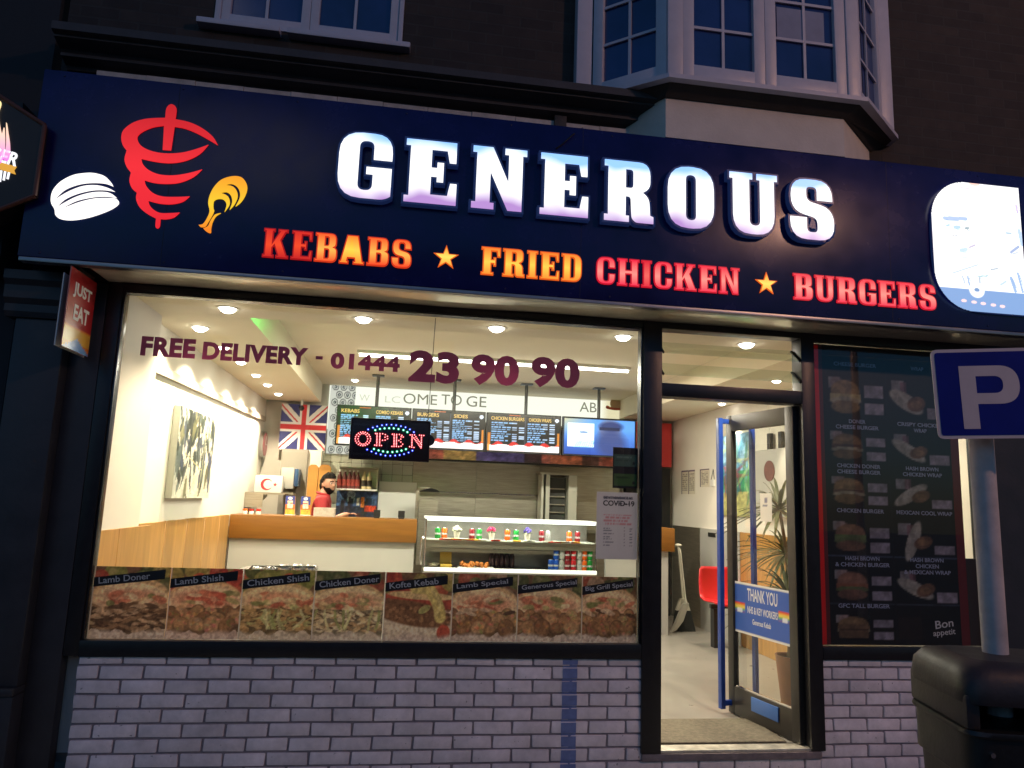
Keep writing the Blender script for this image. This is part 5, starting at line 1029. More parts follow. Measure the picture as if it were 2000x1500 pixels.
# ------------------------------------------------------------------ menu screens
SY = 4.20
def menu(k):
    a = Art(110, 60, (12, 10, 14))
    r = random.Random(k)
    blue, yel = (150, 200, 250), (255, 196, 90)
    if k < 3:
        cols = ((.05, .42), (.52, .90)) if k == 0 else ((.06, .50), (.55, .92))
        if k > 0: a.rect(.515, .525, .2, .93, (60, 66, 84))
        for ci, (u0, u1) in enumerate(cols):
            n = 12 if not (k == 2) else 9
            v = .76
            for i in range(n):
                h = .026; a.textrow(u0, u0+(u1-u0)*r.uniform(.4, .68), v, h, blue, k*50+i+ci*20, .85)
                if r.random() < .8: a.rect(u1-.07, u1, v-h/2, v+h/2, (200, 220, 250), .9)
                if k > 0 and r.random() < .7: a.rect(u1-.16, u1-.10, v-h/2, v+h/2, (190, 215, 250), .8)
                v -= .048 if n == 12 else .058
        a.mask(a.v < .22-.05*np.sin(a.u*30), (200, 36, 34)); a.mask(a.v < .15+.05*np.abs(np.sin(a.u*13+k)), (255, 240, 238))
        a.ell(.95, .88, .026, .05, (235, 240, 255)); a.mask((np.abs(a.u-.02-.03*a.v) < .02) & (a.v < .5), (240, 140, 40), .8); a.mask((np.abs(a.u-.975) < .016) & (a.v < .55) & (a.v > .2), (250, 150, 50), .8)
        a.rect(.3, .45, .965, .985, (250, 110, 40), .8)
    else:
        a = Art(110, 60, (90, 150, 225)); a.mask(np.clip(1-a.v*1.4, 0, 1), (36, 70, 160)); a.mask(np.clip((.45-a.u)*2, 0, 1)*np.clip(a.v*2-1, 0, 1), (240, 200, 110), .8)
        a.rect(.06, .42, .22, .86, (244, 250, 255)); a.ell(.28, .62, .06, .03, (120, 150, 190))
        for i in range(9): a.line([(.16+i*.03, .22), (.2+i*.028, .36+.02*(i % 3))], .006, (120, 200, 225))
        a.ell(.64, .70, .15, .30, (104, 112, 150), soft=.5); a.ell(.66, .34, .20, .36, (52, 66, 120), .9, soft=.6); a.ell(.66, .80, .16, .13, (30, 44, 96), .8, soft=.5); a.rect(.50, .78, .70, .77, (26, 32, 62), .8)  # dark head and shoulders paint a reflection into the screen picture
    a.rect(0, 1, 0, .018, (8, 8, 8)).rect(0, 1, .982, 1, (8, 8, 8)).rect(0, .01, 0, 1, (8, 8, 8)).rect(.99, 1, 0, 1, (8, 8, 8))
    return a
SCX = ((656, 802), (804, 948), (950, 1096), (1099, 1243))
HEAD = emis('screen_heading', lin('#ffcf70'), 1.1)
heads = ((('KEBABS', .06, .30), ('COMBO KEBABS', .52, .88)), (('BURGERS', .07, .36), ('SIDES', .56, .75)), (('CHICKEN BURGERS', .06, .50), ('CHICKEN WRAPS', .56, .86)), ())
labs = ('menu screen with kebab lists beside the patterned panel', 'menu screen listing burgers and sides above the display case', 'menu screen listing chicken burgers beside the blue picture screen', 'bright blue screen with a painted reflection of a face and a white card')
for k, (xa, xb) in enumerate(SCX):
    x0, x1 = W(xa, 830, SY)[0], W(xb, 850, SY)[0]; z0, z1 = 1.955, 2.425
    t = thing('menu_screen', labs[k], 'screen', ((x0+x1)/2, SY, z0)); 
    box('casing', x0, x1-0.004, SY, SY+0.05, z0, z1, BLACKPL, t)
    sheet('display', menu(k), (x0+0.008, SY-0.004, z0+0.010), XA, ZA, x1-x0-0.02, z1-z0-0.02, SCREEN, t)
    for s_, u0, u1 in heads[k]: text('heading', s_, (x0+u0*(x1-x0), SY-0.0045, z1-0.088), XA, ZA, (u1-u0)*(x1-x0), 0.042, HEAD, t, 0.02, 0.001)
    pxl = (737, 888, 1028, 1170)[k]; pp = W(pxl, 770, SY+0.03)
    obj('ceiling_pole', MB().cyl((pp[0], SY+0.03, z1-0.02), (pp[0], SY+0.03, CZ), 0.02, n=10), mat('grey_pole', (0.10, 0.11, 0.12), 0.45), t); obj('ceiling_plate', MB().rbox(pp[0]-0.07, pp[0]+0.07, SY-0.02, SY+0.08, CZ-0.02, CZ-0.001, 0.004), MATS['grey_pole'], t)
# ------------------------------------------------------------------ union flag
fy_ = 5.10; f0, f1 = W(547, 835, fy_), W(637, 838, fy_); fz1, fz0 = W(590, 790, fy_)[2], W(590, 879, fy_)[2]
a = Art(110, 100, (30, 34, 100)); a.asp = 1.0
fw = [(0, 0), (1, 1)], [(0, 1), (1, 0)]
for pth in fw: a.line(pth, .085, (235, 232, 232))
sv = a.u-a.v; a.mask((np.abs(a.u-a.v) < .05) & (((a.u < .5) & (a.u < a.v+0.0)) | ((a.u >= .5) & (a.u > a.v))), (196, 40, 52)); a.mask((np.abs(a.u+a.v-1) < .05) & (((a.u < .5) & (a.u+a.v < 1)) | ((a.u >= .5) & (a.u+a.v > 1))), (196, 40, 52))
a.rect(.40, .60, 0, 1, (235, 232, 232)).rect(0, 1, .40, .60, (235, 232, 232)).rect(.45, .55, 0, 1, (200, 40, 52)).rect(0, 1, .45, .55, (200, 40, 52))
fl = tag(sheet('union_flag', a, (f0[0], fy_, fz0), XA, ZA, f1[0]-f0[0], fz1-fz0, PRINT, th=0.01), 'red white and blue crossed flag panel hung below the ceiling bulkhead', 'flag')
sc = thing('security_camera', 'small black dome camera in front of the flag', 'camera', (0.30, 4.95, BZ-0.08)); p = W(589, 797, 4.95)
obj('dome', MB().sphere((p[0], 4.95, p[2]), 0.035), BLACKPL, sc); obj('mount', MB().cyl((p[0], 4.95, p[2]+0.01), (p[0], 4.95, BZ), 0.014, n=8), WHITEPL, sc)
# ------------------------------------------------------------------ left wall pieces
a = Art(60, 96, (214, 208, 190)); rr = random.Random(9)
a.mask(np.clip(.35-a.u+.1*np.sin(a.v*9), 0, 1), (130, 145, 150), .8)
for k in range(90):
    u, v = rr.random(), rr.random()*.95; L = rr.uniform(.15, .42); th = rr.choice((1, -1))*rr.uniform(.9, 1.9) if rr.random() < .3 else math.pi/2+rr.uniform(-.5, .5)
    c = rr.choice(((54, 66, 58), (44, 54, 48), (70, 80, 84), (92, 104, 102), (64, 72, 98), (36, 44, 38), (112, 112, 82)))
    a.leaf(u, v, u+L*math.cos(th), v+L*math.sin(th)*1.1, rr.uniform(.015, .055), c, .85)
a.line([(.2, .5), (.45, .42), (.7, .33)], .012, (180, 172, 130)); a.line([(.66, .02), (.7, .36), (.76, .9)], .012, (150, 150, 120)); a.grain(.18, 12, 4)
cy0, cy1 = WX(352, 800, LX0+0.05)[1], WX(420, 835, LX0+0.05)[1]; cz0, cz1 = 1.325, 2.03
tag(sheet('leaf_canvas', a, (LX0+0.055, cy0, cz0), (0, 1, 0), ZA, cy1-cy0, cz1-cz0, PRINT, th=0.05), 'tall canvas print of grey green leaves on the white wall', 'picture')
p = WX(514, 868, LX0+0.03); ck = thing('wall_clock', 'round steel wall clock with dark red face on the white wall', 'clock', (LX0, p[1], p[2]))
def xdisc(c, r, x0, x1, n=28): return MB().cyl((x0, c[1], c[2]), (x1, c[1], c[2]), r, n=n)
obj('case', xdisc(p, 0.165, LX0, LX0+0.055), CHROME, ck); obj('face', xdisc(p, 0.145, LX0+0.056, LX0+0.058), mat('clock_face', (0.30, 0.06, 0.08), 0.3), ck)
obj('hand', MB().box(LX0+0.0585, LX0+0.061, p[1]-0.005, p[1]+0.005, p[2], p[2]+0.11), WHITEPL, ck); obj('hand', MB().box(LX0+0.0615, LX0+0.063, p[1]-0.005, p[1]+0.08, p[2]-0.005, p[2]+0.005), WHITEPL, ck)
# grey column, steel wall shelf, towel dispenser, crescent plate, cardboard stacks
q0, q1 = W(549, 900, 4.95), W(600, 900, 4.95)
struct('grey_column', MB().box(q0[0], q1[0], 4.96, 5.19, FZ, 1.93), mat('grey_column_paint', (0.30, 0.28, 0.24), 0.7))
struct('white_pier', MB().box(q1[0]+0.001, W(627, 900, 5.0)[0], 5.0, 5.19, FZ, 1.93), PAINT_W)
p = W(520, 962, 4.6); ss = thing('steel_wall_shelf', 'steel wall shelf with brackets under the crescent plate', 'shelf', (0.1, 4.6, p[2]))
s0_, s1_ = W(482, 962, 4.6)[0], W(560, 970, 4.6)[0]
box('top', LX0+0.001, s1_, 4.42, 4.8, p[2]-0.02, p[2], STEEL, ss); box('apron', LX0+0.001, s0_+0.22, 4.41, 4.419, p[2]-0.17, p[2]-0.003, STEEL, ss)
obj('bracket', MB().prism([(4.45, p[2]-0.022), (4.78, p[2]-0.022), (4.78, p[2]-0.05), (4.50, p[2]-0.09)], 'x', s1_-0.28, s1_-0.25), STEEL, ss)
pp = W(527, 942, 4.55); t = thing('crescent_box', 'white box with red crescent and star on the steel shelf', 'box', (pp[0], 4.6, p[2]))
box('box', pp[0]-0.17, pp[0]+0.14, 4.56, 4.66, p[2]+0.001, p[2]+0.20, WHITEPL, t, r=0.006)
RED = mat('signal_red', (0.52, 0.03, 0.04), 0.5)
cre = [(0.068*math.cos(a_), 0.068*math.sin(a_)) for a_ in np.linspace(.5, 2*math.pi-.5, 26)]+[(0.016+0.052*math.cos(a_), 0.052*math.sin(a_)) for a_ in np.linspace(2*math.pi-.72, .72, 22)]
obj('crescent', shift(outline_mesh([cre], .002), pp[0]-0.035, 4.5595, p[2]+0.095), RED, t)
obj('star', shift(outline_mesh([[((0.026 if k % 2 == 0 else 0.011)*math.cos(math.pi/2+k*math.pi/5), (0.026 if k % 2 == 0 else 0.011)*math.sin(math.pi/2+k*math.pi/5)) for k in range(10)]], .002), pp[0]+0.06, 4.5595, p[2]+0.095), RED, t)
d0 = W(566, 935, 4.75); td = thing('towel_dispenser', 'grey wall dispenser with dark blue front beside the crescent box', 'dispenser', (d0[0], 4.8, 1.4))
box('body', d0[0]-0.10, d0[0]+0.05, 4.72, 4.955, d0[2]-0.12, d0[2]+0.13, mat('grey_plastic', (0.45, 0.44, 0.40), 0.35), td, r=0.012); box('blue_cover', d0[0]+0.0505, d0[0]+0.10, 4.73, 4.95, d0[2]-0.09, d0[2]+0.12, mat('blue_cover', (0.03, 0.07, 0.16), 0.25), td, r=0.012); box('tray', d0[0]-0.10, d0[0]+0.06, 4.70, 4.90, d0[2]-0.19, d0[2]-0.165, STEEL, td)
KRAFT = mat('kraft_card', lin('#b5803a'), 0.7, noise=0.15, nscale=10)
for k, (xa, xb) in enumerate(((601, 621), (622, 645))):
    c0, c1 = W(xa, 930, 4.72)[0], W(xb, 930, 4.72)[0]; z0_, z1_ = 1.12, W(xa, 907, 4.72)[2]
    t = thing('box_stack', ('upright stack of flat kraft boxes next to the grey column', 'upright stack of flat kraft boxes behind the man')[k], 'boxes', ((c0+c1)/2, 4.8, z0_))
    for i in range(5): obj('flat_box', MB().prism([(c0, z0_), (c1, z0_), (c1, z1_-0.03-0.004*i), (c1-0.03, z1_-0.003*i), (c0+0.03, z1_-0.003*i), (c0, z1_-0.03)], 'y', 4.72+i*0.022, 4.74+i*0.022), KRAFT, t)
struct('back_bench', MB().box(0.15, 1.75, 4.66, 5.15, 1.06, 1.11), STEEL)
# ------------------------------------------------------------------ LED open sign
OY = 0.24
def op(x, y): return W(680+x/11.11, 800+y/11.11, OY)
tl, tr, bl, br = op(60, 160), op(1800, 250), op(10, 1070), op(1750, 1145)
ox0, ox1, oz0, oz1 = (tl[0]+bl[0])/2, (tr[0]+br[0])/2, (bl[2]+br[2])/2, (tl[2]+tr[2])/2
os_ = thing('open_sign', 'black hanging LED sign spelling open in red with blue and green arcs', 'led sign', ((ox0+ox1)/2, OY, oz0))
box('case', ox0, ox1, OY, OY+0.025, oz0, oz1, mat('led_case', (0.010, 0.006, 0.012), 0.35), os_, r=0.004)
fb = MB(); 
for v in ((ox0+.002, ox1-.002, oz0+.002, oz0+.012), (ox0+.002, ox1-.002, oz1-.012, oz1-.002), (ox0+.002, ox0+.012, oz0+.0125, oz1-.0125), (ox1-.012, ox1-.002, oz0+.0125, oz1-.0125)): fb.box(v[0], v[1], OY-0.004, OY-0.0005, v[2], v[3])
obj('bezel', fb, mat('led_bezel', (0.02, 0.006, 0.01), 0.3), os_)
rc = W(842, 860, OY); obj('switch_box', MB().cyl((ox1-0.005, OY+0.008, rc[2]), (ox1-0.005, OY+0.02, rc[2]), 0.035, n=20), BLACKPL, os_)
obj('cord', MB().tube([(ox1-0.02, OY+0.012, oz1-0.005), (ox1-0.015, OY+0.012, oz1+0.2), (ox1-0.005, OY+0.02, BZ)], 0.0022, 6), BLACKPL, os_)
def el(cx, cy_, rx, ry, n, ph=0): return [(cx+rx*math.cos(2*math.pi*k/n+ph), cy_+ry*math.sin(2*math.pi*k/n+ph)) for k in range(n)]
def ln(x0, y0, x1, y1, n): return [(x0+(x1-x0)*k/(n-1), y0+(y1-y0)*k/(n-1)) for k in range(n)]
LED = {'red': el(320, 635, 165, 148, 20)+el(320, 635, 105, 118, 14)+ln(628, 520, 620, 780, 9)+ln(690, 520, 680, 780, 9)+[(595, 520), (578, 772), (722, 780), (748, 524), (806, 542), (852, 580), (855, 632), (802, 662), (746, 666), (800, 600)]+ln(1000, 535, 995, 800, 9)+ln(1052, 540, 1045, 800, 9)+[(960, 535), (950, 800), (1112, 540), (1165, 560), (1150, 590), (1195, 595), (1100, 670), (1142, 640), (1142, 705), (1095, 802), (1150, 792), (1182, 752)]+ln(1388, 550, 1380, 815, 9)+[(1345, 550), (1440, 550), (1335, 805), (1428, 822), (1550, 555), (1640, 562)]+ln(1425, 615, 1580, 830, 8)+ln(1468, 590, 1588, 765, 6)+ln(1592, 560, 1585, 800, 7),
 'blue': [(435,430),(537,390),(630,365),(735,340),(832,330),(940,330),(1040,340),(1145,360),(1245,385),(1340,430),(1425,490),(412,868),(507,910),(605,950),(707,975),(808,998),(915,1003),(1020,998),(1118,985),(1213,965),(1310,932),(1393,890)],
 'green': [(590,445),(690,420),(790,408),(890,405),(990,408),(1092,422),(1200,445),(1285,490),(560,855),(660,885),(757,908),(855,922),(960,922),(1060,910),(1157,890),(1253,860)]}
LC = {'red': ((1.0, 0.01, 0.04), (1.0, 0.45, 0.45), 0.0068, 0.0028), 'blue': ((0.005, 0.02, 1.0), (0.5, 0.65, 1.0), 0.0085, 0.0030), 'green': ((0.0, 0.65, 0.30), (0.55, 1.0, 0.95), 0.0088, 0.0040)}
for nm, pts in LED.items():
    halo, dot = MB(), MB(); hc_, dc_, hr, dr = LC[nm]
    for i, (x, y_) in enumerate(pts):
        q = op(x, y_); halo.cyl((q[0], OY-0.0012, q[2]), (q[0], OY-0.0002-0.00003*(i % 12), q[2]), hr if nm != 'red' else hr*.95, n=12); dot.sphere((q[0], OY-0.003, q[2]), dr, 8, 5)
        halo.v = [(v[0], v[1]-(0.00004*(i % 17) if k >= len(halo.v)-48 else 0), v[2]) for k, v in enumerate(halo.v)]
    ho = obj(nm+'_glow_disc', halo, emis('led_halo_'+nm, hc_, 0.85), os_); ho['kind'] = 'stuff'; do = obj(nm+'_leds', dot, emis('led_dot_'+nm, dc_, 3.5), os_); do['kind'] = 'stuff'  # flat glowing discs round the dots imitate each LED's halo
# ------------------------------------------------------------------ papers on the glass
PY = 0.0275
a = Art(44, 64, (206, 203, 210)); a.textrow(.16, .85, .92, .028, (90, 90, 110), 1); a.textrow(.45, .85, .83, .014, (60, 60, 70), 2)
for i in range(4): a.textrow(.17+.04*(i % 2), .86-.05*(i % 3), .66-.045*i, .022, (200, 130, 140), 10+i, .8)
for i in range(7): a.textrow(.16, .16+.12+.05*(i % 3+1), .46-.042*i, .016, (120, 120, 135), 20+i); a.rect(.66, .70, .455-.042*i, .47-.042*i, (110, 110, 125)); a.textrow(.80, .88, .46-.042*i, .016, (120, 120, 135), 30+i)
x0, x1 = W(1165, 1020, PY)[0], 3.108; z0, z1 = 1.068, 1.472
t = thing('paper_notice', 'white paper health notice with opening hours taped inside the window', 'notice', ((x0+x1)/2, PY, z0))
sheet('sheet', a, (x0, PY+0.0012, z0), XA, ZA, x1-x0, z1-z0, WPRINT, t, th=0.001); text('lettering', 'COVID-19', (x0+0.04, PY+0.0009, z1-0.085), XA, ZA, 0.20, 0.034, mat('ink_black', (0.02, 0.02, 0.03), 0.6), t, 0.03, 0.0004)
text('lettering', 'GENEROUS KEBAB', (x0+0.04, PY+0.0009, z1-0.043), XA, ZA, 0.19, 0.018, mat('ink_grey', (0.12, 0.12, 0.14), 0.6), t, 0.01, 0.0004)
a = Art(30, 44, (14, 14, 16)); a.rect(.06, .94, .54, .84, (70, 104, 84)).rect(.06, .94, .06, .36, (70, 108, 50)); a.textrow(.15, .75, .76, .03, (110, 140, 120), 4).textrow(.12, .7, .68, .03, (50, 76, 60), 5).textrow(.12, .7, .26, .03, (50, 80, 36), 6); a.ell(.83, .62, .06, .04, (24, 34, 30)); a.ell(.83, .14, .06, .04, (24, 34, 22))
t = tag(sheet('rating_sticker', a, (W(1197, 915, PY)[0], PY+0.0012, 1.498), XA, ZA, 3.108-W(1197, 915, PY)[0], 0.252, PRINT, th=0.001), 'black and green rating sticker above the paper health notice', 'sticker')
# door banner
bx0_, bx1_, bz0_, bz1_ = 0.0765, dl-0.066, 0.555, 0.90
a = Art(60, 36, (52, 90, 176)); a.rect(0, 1, .965, 1, (220, 220, 214)).rect(0, 1, 0, .03, (220, 220, 214))
for u0 in (.0, .80):
    for i, c in enumerate(((214, 66, 50), (230, 140, 60), (222, 200, 90), (110, 176, 96), (90, 120, 190), (110, 80, 150))): a.rect(u0, u0+.19, .60-.035*(i+1), .60-.035*i, c)
    a.rect(u0+.05, u0+.14, .40, .48, (210, 216, 226))
t = tag(None or thing('door_banner', 'blue thank you banner with rainbow patches stuck across the door glass', 'banner', (H0.x, H0.y, -0.012), rz), None, None)
sheet('film', a, (bx1_, 0.0052, bz0_), (-1, 0, 0), ZA, bx1_-bx0_, bz1_-bz0_, PRINT, t, th=0.001, local=True)
BW = mat('banner_white', (0.66, 0.67, 0.7), 0.5); L_ = bx1_-bx0_
for s_, u0, u1, v0, h_ in (('THANK YOU', .24, .78, .66, .085), ('NHS & KEY WORKERS', .24, .78, .42, .048), ('Generous Kebab', .33, .66, .22, .036)):
    text('lettering', s_, (bx1_-u0*L_, 0.0055, bz0_+v0*(bz1_-bz0_)), (-1, 0, 0), ZA, (u1-u0)*L_, h_, BW, t, 0.015, 0.0005, local=True)
a = Art(12, 16, (225, 222, 212)); a.ell(.5, .75, .12, .1, (130, 130, 150)); a.textrow(.25, .75, .55, .05, (120, 120, 140), 3)
nt_ = tag(thing('door_notice', 'small white notice stuck on the door glass above the banner', 'notice', (H0.x, H0.y, -0.012), rz), None, None)
sheet('sheet', a, (dl*0.50, 0.0052, 1.33), (-1, 0, 0), ZA, 0.12, 0.19, PRINT, nt_, th=0.001, local=True)
# ================================================================== FOOD POSTERS ALONG THE WINDOW
def food(k):
    a = Art(96, 92, (196, 190, 192)); r = random.Random(40+k)
    kind = ('doner', 'shish', 'cshish', 'cdoner', 'kofte', 'special', 'special', 'special')[k]
    a.mask(a.v > .5, (110, 74, 54))
    for i in range(16):
        c = r.choice(((186, 44, 36), (170, 34, 30), (120, 140, 52), (150, 150, 60), (64, 88, 40), (200, 70, 44)) if k not in (3, 5, 6, 7) else ((60, 84, 44), (80, 104, 52), (170, 60, 44), (150, 130, 110)))
        u, v = r.random(), r.uniform(.6, 1.0); q = r.uniform(.10, .17); a.ell(u, v, q, q, c, .95, soft=.12); a.ell(u-.04, v+.04, q*.35, q*.3, (240, 200, 180), .25, soft=.8)
    if kind == 'kofte':
        a.rect(0, 1, .45, .6, (180, 50, 40)); a.ell(.2, .6, .35, .1, (196, 56, 44)); a.ell(.55, .66, .5, .06, (216, 196, 140), rot=-.05)
        a.mask((a.v < .28-.10*(a.u-.5)), (212, 214, 206)); a.ell(.42, .40, .62, .18, (120, 76, 48), rot=-.16)
        for i in range(110):
            u = r.uniform(-.1, 1.0); v = .42-.17*(u-.4)+r.uniform(-.13, .13); a.ell(u, v, r.uniform(.02, .05), r.uniform(.015, .035), r.choice(((150, 100, 64), (96, 58, 38), (170, 120, 80), (128, 82, 52))), .8, rot=r.uniform(-.6, .2))
        for i in range(16):
            t = i/15; u = .45+.42*t; v = .78-.02*t if t < .5 else .77-.85*(t-.5); a.ell(u if t < .5 else .66+.18*math.sin((t-.5)*3.1), v, .085, .085, (206, 202, 110), 1, soft=.3); 
        for i in range(12):
            t = i/11; a.ell(.70+.13*math.sin(t*2.6), .74-.36*t, .02, .04, (226, 224, 150), .5)
        a.ell(.60, .46, .10, .05, (170, 180, 100), rot=.5); a.ell(.9, .12, .10, .12, (206, 60, 44))
    else:
        a.ell(.5, .50, .56, .34 if k else .38, (206, 178, 128), soft=.06); a.ell(.5, .47, .54, .31, (232, 214, 178), soft=.08)
        a.ell(.5, .55, .42, .13, (206, 104, 78), .6, soft=.5)
        for i in range(16): a.ell(r.uniform(.1, .95), .55+r.uniform(-.07, .10), r.uniform(.05, .12), r.uniform(.02, .045), r.choice(((214, 104, 76), (200, 74, 56), (226, 204, 166), (110, 136, 66), (230, 216, 184), (160, 174, 104), (216, 188, 140))), .85, rot=r.uniform(-.4, .4), soft=.3)
        pal = {'doner': ((150, 112, 78), (176, 140, 104), (110, 74, 48), (198, 170, 140), (84, 54, 36)), 'shish': ((176, 136, 88), (160, 116, 72), (190, 152, 106), (140, 98, 60)), 'cshish': ((192, 152, 92), (204, 170, 112), (170, 124, 70), (176, 190, 120)), 'cdoner': ((220, 206, 170), (204, 182, 136), (186, 150, 104), (230, 222, 196)), 'special': ((180, 134, 86), (166, 116, 72), (196, 154, 106), (148, 100, 62))}[kind]
        a.mask((a.v < .44) & (a.v > .10+.04*np.sin(a.u*21+k)), [c*.55 for c in pal[0]])
        if kind in ('shish', 'special'):
            for row, (v0, q) in enumerate(((.38, .10), (.30, .11), (.20, .13))):
                for i in range(6 if q < .12 else 5): 
                    u = (i+.5*(row % 2)+r.uniform(-.1, .1))*.21; c = r.choice(pal); e_, ro_ = r.uniform(.65, 1.2), r.uniform(-.7, .7); a.ell(u, v0+r.uniform(-.02, .02), q, q*e_, [x*.6 for x in c], soft=.1, rot=ro_); a.ell(u-.008, v0+.012, q*.9, q*e_*.85, c, soft=.3, rot=ro_)
                    for _ in range(7): a.ell(u+r.uniform(-.7, .7)*q, v0+r.uniform(-.6, .7)*q*e_, q*r.uniform(.12, .35), q*r.uniform(.08, .22), [min(255, x*r.choice((.72, .85, 1.15, 1.25))) for x in c], .7, soft=.7, rot=r.uniform(-1, 1))
            if k in (5, 7):
                for i in range(6): a.ell(r.uniform(.15, .9), r.uniform(.40, .48), .10, .03, r.choice(((214, 198, 176), (70, 44, 34), (196, 172, 146))), .9, rot=r.uniform(-.3, .3))
        else:
            for i in range(95): a.ell(r.uniform(0, 1), r.uniform(.13, .47), r.uniform(.04, .14 if kind == 'doner' else .08), r.uniform(.015, .04), r.choice(pal), .9, rot=r.uniform(-.5, .5), soft=.2)
            for i in range(22): a.ell(r.uniform(0, 1), r.uniform(.15, .45), r.uniform(.02, .07), .012, (60, 36, 26), .7, rot=r.uniform(-.5, .5))
        if kind in ('cshish', 'cdoner'):
            for i in range(8): u = r.uniform(.05, .95); a.line([(u, .42), (u+r.uniform(-.06, .06), .30), (u+r.uniform(-.1, .1), .16)], .018, r.choice(((176, 196, 130), (206, 218, 170), (140, 170, 90))), .8)
    a.mask(np.clip((.12+.03*np.sin(a.u*9+k)-a.v)*14, 0, 1), (206, 204, 210))
    g = a.c.mean(2, keepdims=True); a.c = a.c*.68+g*.32*np.array([1.08, 1.0, .90]); a.c = np.clip((a.c*.82+np.array([206, 190, 164])*.18)*1.12, 0, 255)
    a.grain(.25, 30, k); a.rect(0, .012, 0, 1, (220, 216, 216)); return a
NAMES = ('Lamb Doner', 'Lamb Shish', 'Chicken Shish', 'Chicken Doner', 'Kofte Kebab', 'Lamb Special', 'Generous Special', 'Big Grill Special')
FLAB = ('lamb doner poster with dark sliced meat in pitta', 'lamb shish poster with cubes of meat under tomato', 'chicken shish poster with strips of green lettuce', 'chicken doner poster with pale shredded chicken', 'kofte poster with yellow chilli over minced meat', 'lamb special poster with sliced and cubed meat beside the kofte poster', 'house special poster of meat cubes between the lamb and big grill posters', 'big grill special poster beside the door frame')
FX = (0.0185, 0.417, 0.803, 1.2, 1.596, 1.986, 2.373, 2.765, 3.110)
BLK = mat('caption_black', (0.012, 0.011, 0.013), 0.5); CAPW = mat('caption_white', (0.62, 0.60, 0.60), 0.5)
for k in range(8):
    x0, x1, z0, z1 = FX[k], FX[k+1]-0.002, 0.5805, 0.963
    t = thing('food_poster', FLAB[k], 'poster', ((x0+x1)/2, PY, z0), group='food posters along the window')
    sheet('print', food(k), (x0, PY+0.0012, z0), XA, ZA, x1-x0, z1-z0, WPRINT, t, th=0.001)
    w_ = x1-x0; tz_ = 0.10
    cs = [(x0+.002, z0+.272), (x0+w_*.93, z0+.320), (x0+w_*.93, z0+.372), (x0+.002, z0+.322)]
    obj('caption_band', shift(outline_mesh([cs], .0004), 0, PY+0.001, 0), BLK, t)
    n = NAMES[k]; tw_ = w_*min(.86, .062*len(n)+.05); text('caption', n, (x0+w_*.07, PY+0.0004, z0+.288), (1, 0, .118), (-.118, 0, 1), tw_, .034, CAPW, t, .012, .0003)
# ================================================================== BURGER MENU POSTER
px0, px1, pz0, pz1 = 4.372, 5.285, 0.578, 2.43
a = Art(100, 200, (15, 15, 19)); A_ = (px1-px0)/(pz1-pz0); a.asp = A_
def vz(y): return (W(1665, y, PY)[2]-pz0)/(pz1-pz0)
rows = [vz(y) for y in (700, 818, 905, 992, 1085, 1180, 1262)]; rows[0] = .985; rows[-1] = .01
a.rect(0, 1, rows[4]-.002, rows[4]+.002, (70, 80, 120)).rect(0, 1, rows[5]-.002, rows[5]+.002, (60, 66, 90)); a.rect(.495, .5, 0, 1, (26, 26, 34))
for i in range(6):
    t_, b_ = rows[i], rows[i+1]; h = t_-b_; c = b_+h*.36
    bun, mid_ = ((196, 146, 76), (172, 120, 60), (186, 132, 66), (176, 112, 70), (180, 110, 76), (170, 122, 66))[i], ((226, 196, 110), (120, 70, 44), (130, 80, 54), (110, 140, 60), (190, 96, 54), (160, 110, 60))[i]
    a.rect(.05, .13, c+h*.16, c+h*.34, (200, 190, 190), .8); a.ell(.11, c+h*.25, .05, h*.1, (190, 140, 130), .7)
    a.ell(.175, c+h*.10, .115, h*.20, bun); a.rect(.06, .29, c-h*.06, c+h*.06, mid_); a.ell(.175, c-h*.06, .125, h*.07, (110, 130, 60) if i in (3, 4) else (200, 180, 130)); a.ell(.175, c-h*.16, .115, h*.11, [x*.86 for x in bun]); a.ell(.15, c+h*.18, .05, h*.05, [min(255, x*1.25) for x in bun], .5, soft=.8)
    if i == 5: a.rect(.07, .28, c-h*.25, c+h*.1, (150, 104, 60)); a.rect(.07, .28, c-h*.06, c-h*.02, (100, 64, 40))
    for dy in (.12, -.18): a.rect(.325, .475, c+h*(dy-.10), c+h*(dy+.10), (176, 160, 178))
    if i < 5:
        u = .64; a.rect(.55, .64, c+h*.12, c+h*.34, (190, 180, 186), .8); a.rect(.62, .66, c+h*.12, c+h*.32, (170, 90, 110), .7)
        a.ell(.66, c-h*.02, .15, h*.14, (196, 186, 164), rot=(-.5, -.5, .5, 1.2, -.4)[i]); a.ell(.74, c-h*.05, .075, h*.13, (150, 96, 60), rot=.3); a.ell(.74, c-h*.05, .045, h*.07, (190, 130, 70), .8)
        a.rect(.83, .985, c-h*.30, c-h*.10, (176, 160, 178))
a.rect(.52, .70, .02, .09, (46, 28, 24)); g = a.c.mean(2, keepdims=True); a.c = (a.c*.65+g*.35)*.78; a.grain(.3, 26, 8)
bp_ = thing('burger_menu_poster', 'black burger and wrap menu poster with red side strips in the narrow window', 'poster', ((px0+px1)/2, PY, pz0))
sheet('print', a, (px0, PY+0.0012, pz0), XA, ZA, px1-px0, pz1-pz0, PRINT, bp_, th=0.001)
RST = trans_mat('red_board', (0.50, 0.05, 0.05), (0.75, 0.06, 0.05), 0.5); RST2 = mat('dark_red_board', (0.12, 0.012, 0.014), 0.5, noise=0.1)
